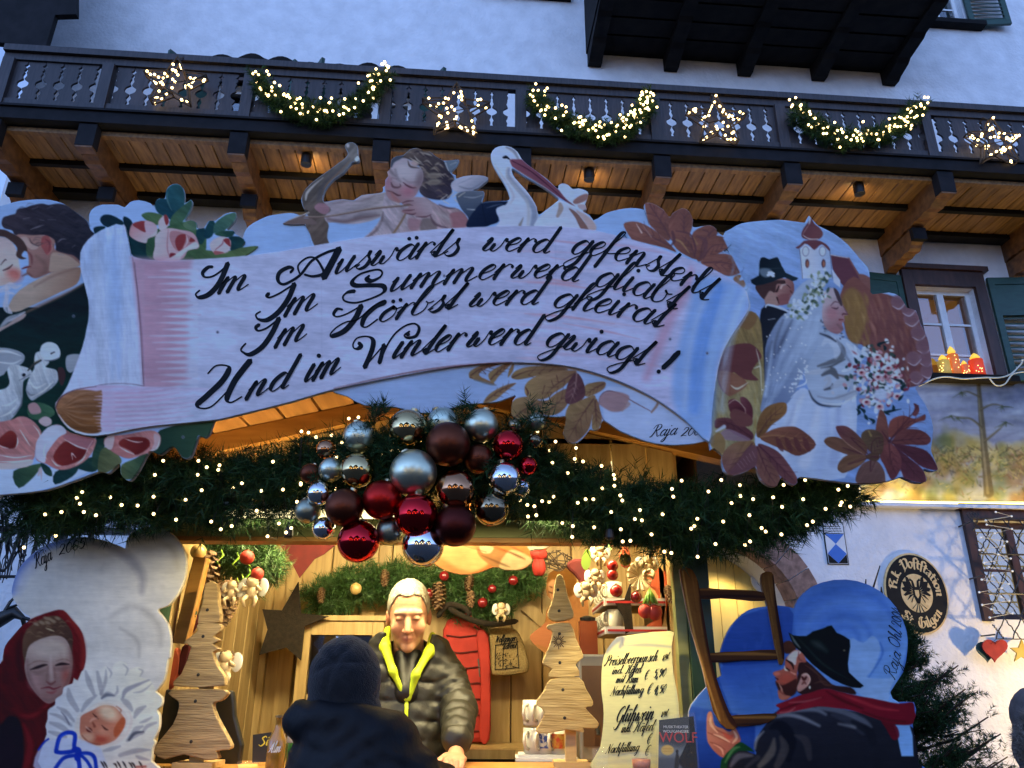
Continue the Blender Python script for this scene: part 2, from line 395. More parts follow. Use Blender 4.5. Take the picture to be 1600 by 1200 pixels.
# ---------------------------------------------------------------- pen lettering: each glyph is a few strokes on the writing line
_bowl=[(.72,.82),(.46,1),(.14,.68),(.1,.24),(.3,0),(.56,.2),(.76,.8)]
GL={
 'a':(.98,[_bowl,[(.82,1),(.72,.5),(.7,.12),(.82,.0),(1.02,.28)]]),
 'b':(.86,[[(-.02,.35),(.3,1.35),(.44,1.95),(.26,1.9),(.1,1.1),(.08,.25),(.3,0),(.6,.25),(.62,.72),(.46,.9),(.66,.74),(.86,.82)]]),
 'c':(.72,[[(.62,.82),(.4,1),(.12,.68),(.1,.24),(.34,0),(.7,.3)]]),
 'd':(1.0,[_bowl,[(.84,1.95),(.76,.9),(.7,.2),(.8,.0),(.98,.16)]]),
 'e':(.74,[[(.06,.4),(.5,.62),(.6,.88),(.42,1),(.14,.68),(.1,.24),(.34,0),(.74,.36)]]),
 'f':(.62,[[(-.05,.3),(.4,1.4),(.5,1.9),(.32,1.8),(.2,1.0),(.1,0),(.02,-.75)],[(.05,.35),(.3,.3),(.62,.42)]]),
 'g':(.95,[_bowl,[(.84,1),(.74,.2),(.62,-.6),(.3,-.95),(.04,-.72),(.34,-.32),(.95,.2)]]),
 'h':(.98,[[(0,.4),(.3,1.35),(.44,1.9),(.26,1.85),(.16,1.2),(.08,0)],[(.12,.5),(.42,.98),(.62,.86),(.56,.3),(.66,0),(.96,.28)]]),
 'i':(.46,[[(.16,1),(.08,.3),(.16,.0),(.46,.36)],[(.2,1.5),(.2,1.44)]]),
 'j':(.5,[[(.2,1),(.14,.1),(.05,-.7),(-.2,-.95),(-.36,-.72),(.5,.2)],[(.24,1.5),(.24,1.44)]]),
 'k':(.9,[[(0,.4),(.3,1.35),(.44,1.9),(.26,1.85),(.16,1.2),(.08,0)],[(.12,.45),(.5,.98),(.56,.75),(.2,.52),(.5,.3),(.62,0),(.9,.25)]]),
 'l':(.48,[[(-.02,.3),(.32,1.35),(.42,1.92),(.24,1.82),(.12,1),(.08,.25),(.2,0),(.48,.34)]]),
 'm':(1.5,[[(-.04,.55),(.1,.84),(.18,1),(.1,.5),(.06,0)],[(.12,.5),(.46,.98),(.58,.86),(.54,.45),(.5,0)],[(.56,.5),(.92,.98),(1.06,.86),(1.0,.3),(1.08,.0),(1.46,.3)]]),
 'n':(1.04,[[(-.04,.55),(.1,.84),(.18,1),(.1,.5),(.06,0)],[(.12,.5),(.48,.98),(.62,.86),(.56,.3),(.64,0),(1.02,.3)]]),
 'o':(.86,[[(.46,1),(.14,.68),(.1,.24),(.34,0),(.66,.3),(.66,.78),(.44,1),(.54,.8),(.88,.86)]]),
 'p':(.92,[[(.2,1.05),(.12,.2),(.04,-.9)],[(.14,.5),(.46,1),(.72,.8),(.68,.25),(.4,0),(.16,.2)]]),
 'r':(.66,[[(-.04,.45),(.14,.9),(.2,1),(.1,.4),(.07,0)],[(.12,.5),(.4,.98),(.56,.96),(.64,.8)]]),
 's':(.72,[[(-.04,.2),(.34,.88),(.42,1.12),(.42,.8),(.58,.45),(.5,.08),(.26,-.02),(.06,.14),(.16,.3)]]),
 't':(.6,[[(-.06,.3),(.36,1.2),(.54,1.75),(.36,.9),(.26,.02)],[(.1,.1),(.02,.28),(.16,.34),(.2,.06),(.34,.0),(.62,.22)]]),
 'u':(1.0,[[(-.02,.7),(.14,1),(.1,.4),(.16,.02),(.4,.2),(.62,.7)],[(.7,1),(.6,.4),(.66,.0),(1.0,.36)]]),
 'w':(1.12,[[(.02,.72),(.14,1),(.22,.8),(.06,.2),(.2,0),(.42,.22),(.5,.5)],[(.5,.5),(.46,.1),(.66,0),(.86,.4),(.9,.9),(.98,.92),(1.04,.72),(1.16,.74)]]),
 'z':(.74,[[(.1,.86),(.3,1),(.5,.86),(.64,.98)],[(.64,.98),(.1,.04)],[(.1,.04),(.3,.14),(.5,0),(.7,.14)]]),
 'v':(.8,[[(.02,.72),(.14,1),(.2,.4),(.2,.02),(.56,.6),(.62,1)]]),
 'x':(.8,[[(.0,.8),(.16,1),(.4,.4),(.56,0),(.78,.2)],[(.66,.98),(.04,.02)]]),
 'y':(.9,[[(-.02,.7),(.14,1),(.1,.4),(.16,.02),(.4,.2),(.62,.7)],[(.7,1),(.62,.2),(.5,-.6),(.2,-.95),(-.02,-.72),(.9,.2)]]),
 'I':(.9,[[(.1,1.5),(-.08,1.2),(.2,1.1),(.66,1.8),(.5,.7),(.2,.0),(-.2,-.1),(-.28,.25)]]),
 'P':(1.15,[[(.5,1.75),(.36,.8),(.1,.1),(-.16,.0),(-.1,.3)],[(-.05,1.2),(.2,1.75),(.8,1.9),(1.1,1.5),(.9,1.05),(.5,.95)]]),
 'N':(1.3,[[(-.15,.05),(0,.0),(.3,1.0),(.42,1.8)],[(.42,1.8),(.6,.9),(.74,0)],[(.74,0),(1.0,1.1),(1.16,1.75),(1.34,1.8)]]),
 'G':(1.2,[[(1.0,1.55),(.8,1.85),(.3,1.55),(.06,.8),(.3,.1),(.76,.2),(.96,.8)],[(.98,.85),(.86,.1),(.6,-.7),(.2,-.8),(.02,-.5)]]),
 'R':(1.3,[[(.46,1.75),(.34,.8),(.1,.1),(-.12,.0)],[(-.05,1.3),(.2,1.8),(.8,1.9),(1.04,1.5),(.8,1.08),(.44,1.0)],[(.5,1.0),(.8,.4),(1.0,0),(1.3,.2)]]),
 'H':(1.5,[[(-.05,1.5),(.1,1.8),(.5,1.7),(.36,.8),(.1,.1),(-.16,.0),(-.2,.2)],[(1.3,1.9),(1.06,1.6),(.92,.6),(1.0,.02),(1.4,.3)],[(.2,.9),(.7,.95),(1.1,1.0)]]),
 'O':(1.3,[[(.7,1.8),(.2,1.4),(.1,.5),(.5,0),(1.0,.4),(1.1,1.3),(.7,1.8),(.5,1.5)]]),
 'K':(1.2,[[(.4,1.8),(.24,.8),(.1,0)],[(1.0,1.8),(.3,.9),(.7,.5),(1.0,0),(1.2,.1)]]),
 'S':(1.1,[[(.95,1.5),(.7,1.85),(.3,1.5),(.6,1.0),(.8,.5),(.4,0),(.0,.3)]]),
 'W':(1.6,[[(.0,1.5),(.14,1.8),(.3,1.5),(.3,.1)],[(.3,.1),(.8,1.4)],[(.8,1.4),(.86,.1)],[(.86,.1),(1.3,1.4),(1.6,1.8)]]),
 'A':(1.4,[[(-.1,.1),(.3,.3),(.9,1.8),(.9,.9),(.96,0),(1.3,.2)],[(.3,.7),(1.1,.75)]]),
 '0':(.95,[[(.5,1.5),(.16,1.1),(.1,.5),(.4,0),(.74,.4),(.78,1.1),(.5,1.5)]]),
 '2':(.95,[[(.1,1.1),(.3,1.5),(.7,1.4),(.66,.9),(.08,.04)],[(.08,.04),(.4,.14),(.86,.02)]]),
 '4':(.95,[[(.5,1.5),(.08,.5),(.84,.55)],[(.66,1.1),(.5,-.1)]]),
 '5':(.95,[[(.3,1.45),(.2,.85),(.6,.95),(.74,.5),(.5,.02),(.1,.12)],[(.3,1.45),(.9,1.52)]]),
 '9':(.95,[[(.74,1.1),(.4,1.5),(.14,1.1),(.36,.75),(.7,1.0),(.76,1.3),(.66,.6),(.36,0)]]),
 '1':(.6,[[(.1,1.1),(.4,1.5),(.3,.0)]]),
 '€':(1.0,[[(.86,1.3),(.6,1.5),(.24,1.1),(.2,.4),(.5,0),(.84,.2)],[(.02,.9),(.66,.94)],[(.0,.58),(.6,.62)]]),
 ',':(.4,[[(.16,.12),(.2,.0),(.06,-.3)]]),'.':(.4,[[(.14,.1),(.14,.02)]]),'/':(.7,[[(.6,1.6),(.0,-.1)]]),
 "'":(.3,[[(.2,1.7),(.16,1.4)]]),' ':(.6,[]),
}
for _c,_b in(('ä','a'),('ö','o'),('ü','u')):
    GL[_c]=(GL[_b][0],GL[_b][1]+[[(.26,1.42),(.26,1.36)],[(.6,1.42),(.6,1.36)]])

def ribbon(P,wv):
    """outline strips of a pen stroke in photo pixels -> verts, faces"""
    P=np.asarray(P,float);t=np.gradient(P,axis=0);t/=np.linalg.norm(t,axis=1)[:,None]+1e-9
    nrm=np.stack([-t[:,1],t[:,0]],1);h=np.asarray(wv)[:,None]/2
    A,B=P+nrm*h,P-nrm*h;n=len(P)
    cap0=P[0]-t[0]*wv[0]*.45;cap1=P[-1]+t[-1]*wv[-1]*.45
    V=np.vstack([A,B,cap0[None],cap1[None]])
    F=[(i,i+1,n+i+1,n+i)for i in range(n-1)]+[(2*n,0,n),(2*n+1,2*n-1,n-1)]
    return V,F
def pen(P,thick,thin,slant=None,k=7,pw=1.25):
    """copperplate pressure: down strokes swell, up strokes stay thin (pixel y grows downwards)"""
    Q=crom(P,k)if len(P)>2 else np.array([np.asarray(P[0])*(1-u)+np.asarray(P[1])*u for u in np.linspace(0,1,6)])
    t=np.gradient(Q,axis=0);t/=np.linalg.norm(t,axis=1)[:,None]+1e-9
    sx,sy=slant or(-.5,.87)
    d=np.clip(t[:,0]*sx+t[:,1]*sy,0,1)**pw
    wv=thin+(thick-thin)*d
    ker=np.array([1,2,3,2,1])/9;wv=np.convolve(np.pad(wv,2,'edge'),ker,'valid')
    return Q,wv
class Ink:
    def __init__(s):s.V=[];s.F=[];s.n=0
    def put(s,V,F):
        s.L=getattr(s,'L',[]);s.L.append(np.full(len(V),len(s.L)*1.2e-5));s.V.append(V);s.F+=[tuple(i+s.n for i in f)for f in F];s.n+=len(V)
    def stroke(s,P,thick,thin,slant=None,pw=1.25):
        s.put(*ribbon(*pen(P,thick,thin,slant,7,pw)))
    def dot(s,x,y,r):
        th=np.linspace(0,2*math.pi,12,endpoint=False);s.put(np.stack([x+r*np.cos(th),y+r*.95*np.sin(th)],1),[tuple(range(12))])
    def word(s,txt,base,xh,shear=.55,thick=None,thin=None,wide=None,rot=False,squash=1.0,slant=None):
        """base: pixel points of the writing line the word is fitted to"""
        B=crom(base,8)if len(base)>2 else np.array(base,float)
        ln=np.concatenate([[0],np.cumsum(np.linalg.norm(np.diff(B,axis=0),axis=1))])
        thick=thick or xh*.34;thin=thin or xh*.085
        tot=sum(GL[c][0]for c in txt);k=(wide or ln[-1])/tot;u=0
        for c in txt:
            adv,sts=GL[c]
            for q in sts:
                P=[]
                for x,y in q:
                    y*=squash if y>1 else 1
                    d=u+x*k;bx=np.interp(d,ln,B[:,0])+(d-np.clip(d,0,ln[-1]))*(B[-1,0]-B[0,0])/ln[-1]
                    by=np.interp(d,ln,B[:,1])
                    if rot:
                        i=min(max(np.searchsorted(ln,d)-1,0),len(B)-2);e=B[i+1]-B[i];e/=np.linalg.norm(e)
                        up=np.array([e[1],-e[0]]);p=np.array([bx,by])+(up+e*shear)*y*xh;P.append(tuple(p))
                    else:
                        P.append((bx+y*xh*shear,by-y*xh))
                if len(P)==2 and abs(q[0][0]-q[1][0])<1e-6 and abs(q[0][1]-q[1][1])<.1:
                    s.dot(P[0][0],P[0][1],thick*.55)
                else:s.stroke(P,thick,thin,slant)
            u+=adv*k
    def build(s,name,Y,mat,parent,lift=.003,proj=None,label=None):
        P=np.vstack(s.V);V=proj(P)if proj else onYs(P,Y)
        if proj is None:V=V+np.array((0,-1.0,0))*(lift+np.concatenate(s.L))[:,None]
        m=mk(name,V,s.F,mat,parent,label=label)
        return m
# ================================================================ materials of the place
M={}
M['plaster']=pmat('white_plaster',(.68,.68,.68),(.80,.80,.80),5,(1,1,1),.85,.55,26,dist=.02)
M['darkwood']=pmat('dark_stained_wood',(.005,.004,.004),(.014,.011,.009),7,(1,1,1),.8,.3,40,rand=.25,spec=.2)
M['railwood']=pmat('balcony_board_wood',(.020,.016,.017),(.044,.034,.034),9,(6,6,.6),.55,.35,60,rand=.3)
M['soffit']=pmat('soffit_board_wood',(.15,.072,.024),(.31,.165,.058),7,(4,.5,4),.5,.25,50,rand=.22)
M['beam']=pmat('brown_beam_wood',(.10,.04,.013),(.22,.095,.03),7,(2,2,2),.55,.4,40,rand=.15)
M['blackend']=pmat('black_painted_end',(.005,.005,.006),(.012,.011,.013),8,rough=.8,spec=.25)
M['black']=pmat('black_iron',(.008,.008,.008),(.02,.018,.016),20,rough=.45,bump=.1)
M['green']=pmat('dark_green_paint',(.010,.045,.032),(.018,.066,.046),9,(1,1,4),.45,.15,50)
M['wframe']=pmat('white_window_paint',(.66,.66,.64),(.78,.78,.76),9,rough=.45,bump=.1)
M['brownframe']=pmat('brown_frame_wood',(.035,.014,.009),(.07,.028,.018),9,(2,2,.5),.5,.3,40)
M['glass']=glass('window_glass');M['glass'].node_tree.nodes['Principled BSDF'].inputs['IOR'].default_value=2.1
M['roomlit']=emat('lit_room_wall',L(205,160,80),.10)
M['roomcurt']=emat('lit_curtain',L(205,185,110),.20)
M['roomdim']=pmat('dim_room',(.05,.045,.04),(.09,.08,.07),3,rough=.9)
M['led']=emat('led_strip_light',(1,.78,.20),6)
M['stone']=pmat('red_brown_stone',(.16,.09,.065),(.34,.2,.15),14,rough=.85,bump=.6,bscale=60,rand=.12)
M['ground']=pmat('paving',(.03,.03,.03),(.06,.058,.055),6,rough=.9,bump=.4,bscale=40)
M['cable']=pmat('pale_cable',(.7,.66,.5),(.8,.75,.6),9,rough=.5)
M['paint']=vmat('board_paint')
M['mural']=vmat('mural_paint',.9,.5,.2,30,(1,1,1))

def inst(name,me,parent,loc,rz=0.0,mat_rot=None,sc=None):
    o=bpy.data.objects.new(name,me);COL.objects.link(o);o.parent=parent
    o.location=np.asarray(loc,float)-org(parent);ORG[o.name]=np.asarray(loc,float)
    if mat_rot is not None:o.rotation_euler=mat_rot
    else:o.rotation_euler=(0,0,rz)
    if sc is not None:o.scale=sc
    return o
def local_mesh(name,mb,mat,smooth=False):
    me=bpy.data.meshes.new(name);me.from_pydata([tuple(v)for v in mb.V],[],mb.F);me.materials.append(mat)
    if smooth:me.polygons.foreach_set('use_smooth',np.ones(len(me.polygons),bool))
    return me

def area(name,loc,rot,sx,sy,power,col,spread=180):
    l=bpy.data.lights.new(name,'AREA');l.shape='RECTANGLE';l.size=sx;l.size_y=sy;l.energy=power;l.color=col;l.spread=R(spread)
    o=bpy.data.objects.new(name,l);COL.objects.link(o);o.location=loc;o.rotation_euler=rot;return o
def aim(o,tgt):
    o.rotation_euler=(Vector(tgt)-o.location).to_track_quat('-Z','Y').to_euler()
def spot(name,loc,tgt,power,col,ang,blend=.6,rad=.05):
    l=bpy.data.lights.new(name,'SPOT');l.energy=power;l.color=col;l.spot_size=R(ang);l.spot_blend=blend;l.shadow_soft_size=rad
    o=bpy.data.objects.new(name,l);COL.objects.link(o);o.location=loc;aim(o,tgt);o.visible_camera=False;return o
# ================================================================ ground
g=MB();g.add([(-60,-60,0),(60,-60,0),(60,60,0),(-60,60,0)],[(0,1,2,3)])
tag(g.build('ground',M['ground'],loc=(0,0,0)),'grey paved market square in front of the inn',None,None,'structure')

# ================================================================ the inn
inn=thing('inn_building',tuple(FP(0,0,0)),'white plastered alpine inn with long carved dark wooden balcony','building')
WIN1=(4.70,5.44,4.66,5.80);WIN2=(5.62,6.26,9.92,11.1);BAR=(4.80,6.2,2.06,3.05);ARCH=(1.37,2.87,0,2.80)
WL,WM=(-3.55,-2.65,6.9,8.15),(-2.15,-1.25,6.9,8.12);WN=(-.35,.55,9.93,10.9)
OPEN=[WIN1,WIN2,BAR,ARCH,WL,WM,WN]
ss=sorted({-5.67,12.0}|{v for o in OPEN for v in o[:2]});hh=sorted({-.2,13.0}|{v for o in OPEN for v in o[2:]})
wb=MB(FP)
for i in range(len(ss)-1):
    for j in range(len(hh)-1):
        cx,ch=(ss[i]+ss[i+1])/2,(hh[j]+hh[j+1])/2
        if any(o[0]<cx<o[1]and o[2]<ch<o[3]for o in OPEN):continue
        wb.add([(ss[i],hh[j],0),(ss[i+1],hh[j],0),(ss[i+1],hh[j+1],0),(ss[i],hh[j+1],0)],[(0,1,2,3)])
for o in OPEN:
    d=-.9 if o is ARCH else-.32
    wb.add([(o[0],o[2],0),(o[1],o[2],0),(o[1],o[3],0),(o[0],o[3],0),(o[0],o[2],d),(o[1],o[2],d),(o[1],o[3],d),(o[0],o[3],d)],
           [(0,4,5,1),(1,5,6,2),(2,6,7,3),(3,7,4,0)])
wb.add([(-5.67,-.2,0),(-5.67,13,0),(-5.67,13,-9),(-5.67,-.2,-9),(12,-.2,0),(12,13,0),(12,13,-9),(12,-.2,-9)],[(0,1,2,3),(4,7,6,5),(1,5,6,2),(3,2,6,7)])
wall=wb.build('wall',M['plaster'],inn)

def room(o,mat,depth=1.6,parent=inn,name='room'):
    r=MB(FP);a,b,c,e=o;a-=.3;b+=.3;c-=.3;e+=.3
    r.add([(a,c,-.33),(b,c,-.33),(b,e,-.33),(a,e,-.33),(a,c,-depth),(b,c,-depth),(b,e,-depth),(a,e,-depth)],
          [(4,5,6,7),(0,1,5,4),(1,2,6,5),(2,3,7,6),(3,0,4,7)])
    return r.build(name,mat,parent)
def window(o,rows,lit,leaf=2,dep=-.14,fw=.05,case=.13,head=.2,sill=True,fmat='wframe'):
    a,b,c,e=o
    f=MB(FP)  # dark timber surround
    if case:
        f.box((a-case,c-.02,-.02),(a-.002,e+head,.05));f.box((b+.002,c-.02,-.02),(b+case,e+head,.05))
        f.box((a-.002,e+.002,-.02),(b+.002,e+head,.052))
        f.box((a-case-.05,e+head,-.02),(b+case+.05,e+head+.06,.09))
    else:f.box((a,e-.03,-.05),(b,e,.01))
    wn=f.build('window',M['brownframe'],inn)
    g=MB(FP);g.box((a,c,dep),(a+fw,e,dep+.05));g.box((b-fw,c,dep),(b,e,dep+.05))
    g.box((a+fw,c,dep),(b-fw,c+fw,dep+.048));g.box((a+fw,e-fw,dep),(b-fw,e,dep+.048))
    for k in range(1,leaf):
        m=a+(b-a)*k/leaf;g.box((m-.04,c+fw,dep),(m+.04,e-fw,dep+.056))
    for t in rows:g.box((a+fw,c+(e-c)*t-.013,dep+.008),(b-fw,c+(e-c)*t+.013,dep+.036))
    g.build('window_frame',M[fmat],wn)
    p=MB(FP);p.box((a+fw*.6,c+fw*.6,dep+.018),(b-fw*.6,e-fw*.6,dep+.024));p.build('pane',M['glass'],wn)
    if sill:
        s=MB(FP);s.box((a-.2,c-.075,-.02),(b+.2,c-.004,.13));s.build('sill',M['darkwood'],wn)
    room(o,lit,parent=wn,name='room')
    return wn
def shutter(s0,s1,h0,h1,o0,o1,slats=True,lab=None):
    """louvred shutter between two plan points"""
    L_=math.hypot(s1-s0,o1-o0);u=((s1-s0)/L_,(o1-o0)/L_)
    fr=lambda t,h,n:FP(s0+u[0]*t-u[1]*n,h,o0+u[1]*t+u[0]*n)
    b=MB(fr);e=.07
    b.box((0,h0,0),(e,h1,.04));b.box((L_-e,h0,0),(L_,h1,.04))
    hm=h0+(h1-h0)*.62
    b.box((e,h0,0),(L_-e,h0+.09,.038));b.box((e,h1-.09,0),(L_-e,h1,.038));b.box((e,hm,0),(L_-e,hm+.07,.038))
    b.box((e,hm+.07,.008),(L_-e,h1-.09,.024))
    sh=b.build('shutter',M['green'],inn,label=lab)
    n=10
    for k in range(n):
        z=h0+.12+(hm-h0-.14)*k/(n-1)
        q=MB(fr);q.add([(e,z,.002),(L_-e,z,.002),(L_-e,z+.012,0),(e,z+.012,0),(e,z-.03,.044),(L_-e,z-.03,.044),(L_-e,z-.018,.046),(e,z-.018,.046)],
                          [(0,3,2,1),(4,5,6,7),(0,1,5,4),(1,2,6,5),(2,3,7,6),(3,0,4,7)])
        q.build('slat',M['green'],sh)
    return sh
window(WIN1,(.28,.62),M['roomlit'])
shutter(4.56,3.98,4.62,5.92,.03,.10);shutter(5.60,6.16,4.62,5.92,.03,.10)
window(WIN2,(.34,.68),M['roomdim'],case=0);shutter(6.28,6.82,9.88,11.1,.03,.1);shutter(5.58,5.1,9.88,11.1,.03,.1)
window(WN,(.5,),M['roomdim'],case=0)
for o in(WL,WM):
    window(o,(.33,.66),M['roomdim'],case=.1,head=.0,sill=False)
    a,b,c,e=o
    for s0,s1,q in((a-.1,a-.42,.5),(b+.1,b+.42,.5)):shutter(s0,s1,c,e+.02,.04,q,False)
    # scrolled head board over the window
    pr=[(a-.2,e+.12)];n=24
    for k in range(n+1):
        u=k/n;pr.append((a-.2+(b-a+.4)*u,e+.24+.10*abs(math.sin(u*math.pi*3.5))*(1-.5*abs(u-.5))+.06*math.sin(u*math.pi)))
    pr.append((b+.2,e+.12))
    q=MB();q.prism(pr,lambda u,v:FP(u,v,.05),lambda u,v:FP(u,v,.12));q.build('head_board',M['darkwood'],inn)

# ---------------------------------------------------------------- long balcony
BO=1.2  # how far it stands out
fb=MB(FP);fb.box((-5.2,6.485,BO-.06),(9.5,6.615,BO+.06));fb.box((-5.2,6.615,BO-.09),(9.5,6.64,BO+.085))
fb.box((-5.2,6.476,.02),(9.5,6.492,BO-.061));fb.box((-5.26,6.485,0),(-5.2,6.615,BO+.06))
balc=fb.build('balcony',M['blackend'],inn)
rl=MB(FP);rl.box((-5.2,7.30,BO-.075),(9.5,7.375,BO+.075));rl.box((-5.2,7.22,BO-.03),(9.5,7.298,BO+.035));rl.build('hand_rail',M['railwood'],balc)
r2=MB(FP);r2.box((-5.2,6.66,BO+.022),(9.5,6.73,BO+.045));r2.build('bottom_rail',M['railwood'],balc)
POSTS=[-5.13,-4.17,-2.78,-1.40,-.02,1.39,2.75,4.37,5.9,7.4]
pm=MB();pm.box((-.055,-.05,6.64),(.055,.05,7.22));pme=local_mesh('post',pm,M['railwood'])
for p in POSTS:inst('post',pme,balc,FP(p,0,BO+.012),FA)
# cut boards: the gaps between neighbours form apples and diamonds
H0,H1,BW=6.645,7.215,.172
def halfgap(t):
    g=.004
    g+=.052*max(0,1-((t-.52)/.085)**2)**.5 if abs(t-.52)<.085 else 0
    g+=.019*max(0,1-abs(t-.70)/.085)+.016*max(0,1-abs(t-.80)/.03)
    g+=.026*max(0,1-abs(t-.91)/.035)
    g+=.022*max(0,1-abs(t-.33)/.08)+.016*max(0,1-abs(t-.22)/.05)
    return g
tt=np.linspace(0,1,46)
prof=[(BW/2-halfgap(t),H0+(H1-H0)*t)for t in tt]+[(-(BW/2-halfgap(t)),H0+(H1-H0)*t)for t in tt[::-1]]
bmb=MB()
k=len(tt)
Vf=[(x,-.011,z)for x,z in prof]+[(x,.011,z)for x,z in prof];n2=len(prof)
Fb=[(i,n2-1-i,n2-2-i,i+1)for i in range(k-1)]
Fb+=[tuple(n2+v for v in f[::-1])for f in Fb]+[(i,(i+1)%n2,n2+(i+1)%n2,n2+i)for i in range(n2)]
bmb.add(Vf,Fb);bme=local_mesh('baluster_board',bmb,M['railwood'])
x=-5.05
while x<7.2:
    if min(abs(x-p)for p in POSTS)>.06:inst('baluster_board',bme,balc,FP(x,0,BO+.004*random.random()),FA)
    x+=BW
# soffit boards in two rows, dark joists between, carved double brackets
SH=6.452
PW=.163
def plank_mesh(ln):
    m=MB();w=PW-.008;d=.02;c=.006
    cs=[(-w/2,d),(w/2,d),(w/2,c),(w/2-c,0),(-w/2+c,0),(-w/2,c)]
    V=[(a,y,z)for y in(0,ln)for a,z in cs];m.add(V,[tuple(range(6)),tuple(range(11,5,-1))]+[(i,6+i,6+(i+1)%6,(i+1)%6)for i in range(6)])
    return m
pA,pB=local_mesh('soffit_plank',plank_mesh(.46),M['soffit']),local_mesh('soffit_plank',plank_mesh(.42),M['soffit'])
x=-5.15
while x<7.4:
    inst('soffit_plank',pA,balc,FP(x,SH+.003*random.random(),BO-.065),FA)
    inst('soffit_plank',pB,balc,FP(x+.03,SH+.003*random.random(),.60),FA)
    x+=PW
for o0,o1 in((.61,.665),(.02,.17)):
    j=MB(FP);j.box((-5.2,SH-.05,o0),(7.5,SH+.02,o1));j.build('joist',M['blackend'],balc)
fl=MB(FP);fl.box((-5.2,SH-.025,BO-.125),(7.5,SH+.03,BO-.062));fl.build('edge_strip',M['soffit'],balc)
def wavy(o0,o1,h,n=9,a=.012):
    return[(o0+(o1-o0)*i/n,h+(a if i%2 else 0))for i in range(n+1)]
up=[(0,6.449),(0,6.17)]+wavy(.05,1.0,6.185,10,.016)+[(1.04,6.20),(1.10,6.215),(1.13,6.23),(1.13,6.449)]
lo=[(0,6.165),(0,5.93)]+wavy(.05,.5,5.95,6,.018)+[(.54,5.97),(.56,6.0),(.6,6.02),(.6,6.165)]
for s in(-5.12,-4.23,-2.80,-1.41,0.0,1.43,2.80,4.45,6.0,7.4):
    b=MB();w=.075
    b.prism(up,lambda o,h:FP(s-w,h,o),lambda o,h:FP(s+w,h,o))
    br=b.build('bracket',M['beam'],balc);b=MB();b.prism(lo,lambda o,h:FP(s-w*.9,h,o),lambda o,h:FP(s+w*.9,h,o))
    b.build('corbel',M['beam'],br)
    e=MB(FP);e.box((s-.085,6.23,1.132),(s+.085,6.478,1.24));e.build('beam_end',M['blackend'],br)
    e=MB(FP);e.box((s-.078,6.02,.602),(s+.078,6.164,.66));e.build('beam_end',M['blackend'],br)
    e=MB(FP);e.box((s-.08,6.212,1.12),(s+.08,6.228,1.235));e.build('beam_edge',M['beam'],br)
for px,py in((481,232),(920,260),(1340,285)):
    s,h=fac(px,py,.98);l=MB();l.lathe(FP(s,SH-.16,.98),[(.03,.03),(.055,.035),(.055,.15),(.04,.155)],14);l.lathe(FP(s,SH-.01,.98),[(.012,-.03),(.012,.02)],8)
    l.build('soffit_lamp',M['black'],balc);spot('soffit_light',FP(s+.02,SH-.13,.87),FP(s,SH-3,.2),2.2,(1,.66,.26),165,.3,.03).rotation_euler=(R(150),0,FA)
# ---------------------------------------------------------------- upper bay, roof eave
ub=MB(FP);ub.box((.93,8.99,.0),(5.05,9.03,1.45));ub.box((.93,9.03,1.38),(5.05,10.4,1.45));ub.box((.93,9.03,0),(.99,10.4,1.38));ub.box((4.99,9.03,0),(5.05,10.4,1.38))
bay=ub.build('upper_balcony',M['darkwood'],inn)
bp_=[(0,8.985),(0,8.78),(.10,8.77),(.16,8.80),(.34,8.83),(.40,8.87),(.7,8.89),(.76,8.92),(1.2,8.93),(1.3,8.985)]
for s in(1.03,2.02,2.99,3.98,4.94):
    b=MB();b.prism(bp_,lambda o,h:FP(s-.085,h,o),lambda o,h:FP(s+.085,h,o));b.build('bracket',M['darkwood'],bay)
for i in range(5):
    b=MB(FP);b.box((.95,8.965,.1+i*.28),(5.03,8.988,.35+i*.28));b.build('soffit_plank',M['darkwood'],bay)
pr=[fac(px,py,1.0)for px,py in((-260,-260),(120,-260),(119,22),(86,23),(71,73),(0,66),(-260,30))]
e=MB();e.prism(pr,lambda u,v:FP(u,v,1.0),lambda u,v:FP(u,v,.93));e.build('roof_eave',M['blackend'],inn)  # black colour puts the under-roof shade into the eave
# ---------------------------------------------------------------- cornice with light strip, right part of the front
c=MB(FP);c.box((-5.6,3.155,.0),(1.0,3.19,.13));c.box((2.9,3.155,0),(11.5,3.19,.13));corn=c.build('cornice',M['plaster'],inn)
c=MB(FP);c.box((-5.5,3.192,.05),(1.0,3.222,.075));c.box((2.9,3.192,.05),(11.4,3.222,.075));c.build('led_strip',M['led'],corn)
a=area('strip_lamp',FP(3.0,3.24,.11),(R(180),0,FA),15,.03,72,(1,.70,.16));a.rotation_euler=(R(172),0,FA)
spot('flood_lamp',FP(5.7,1.15,1.1),FP(4.7,1.9,0),170,(1,.68,.26),120)

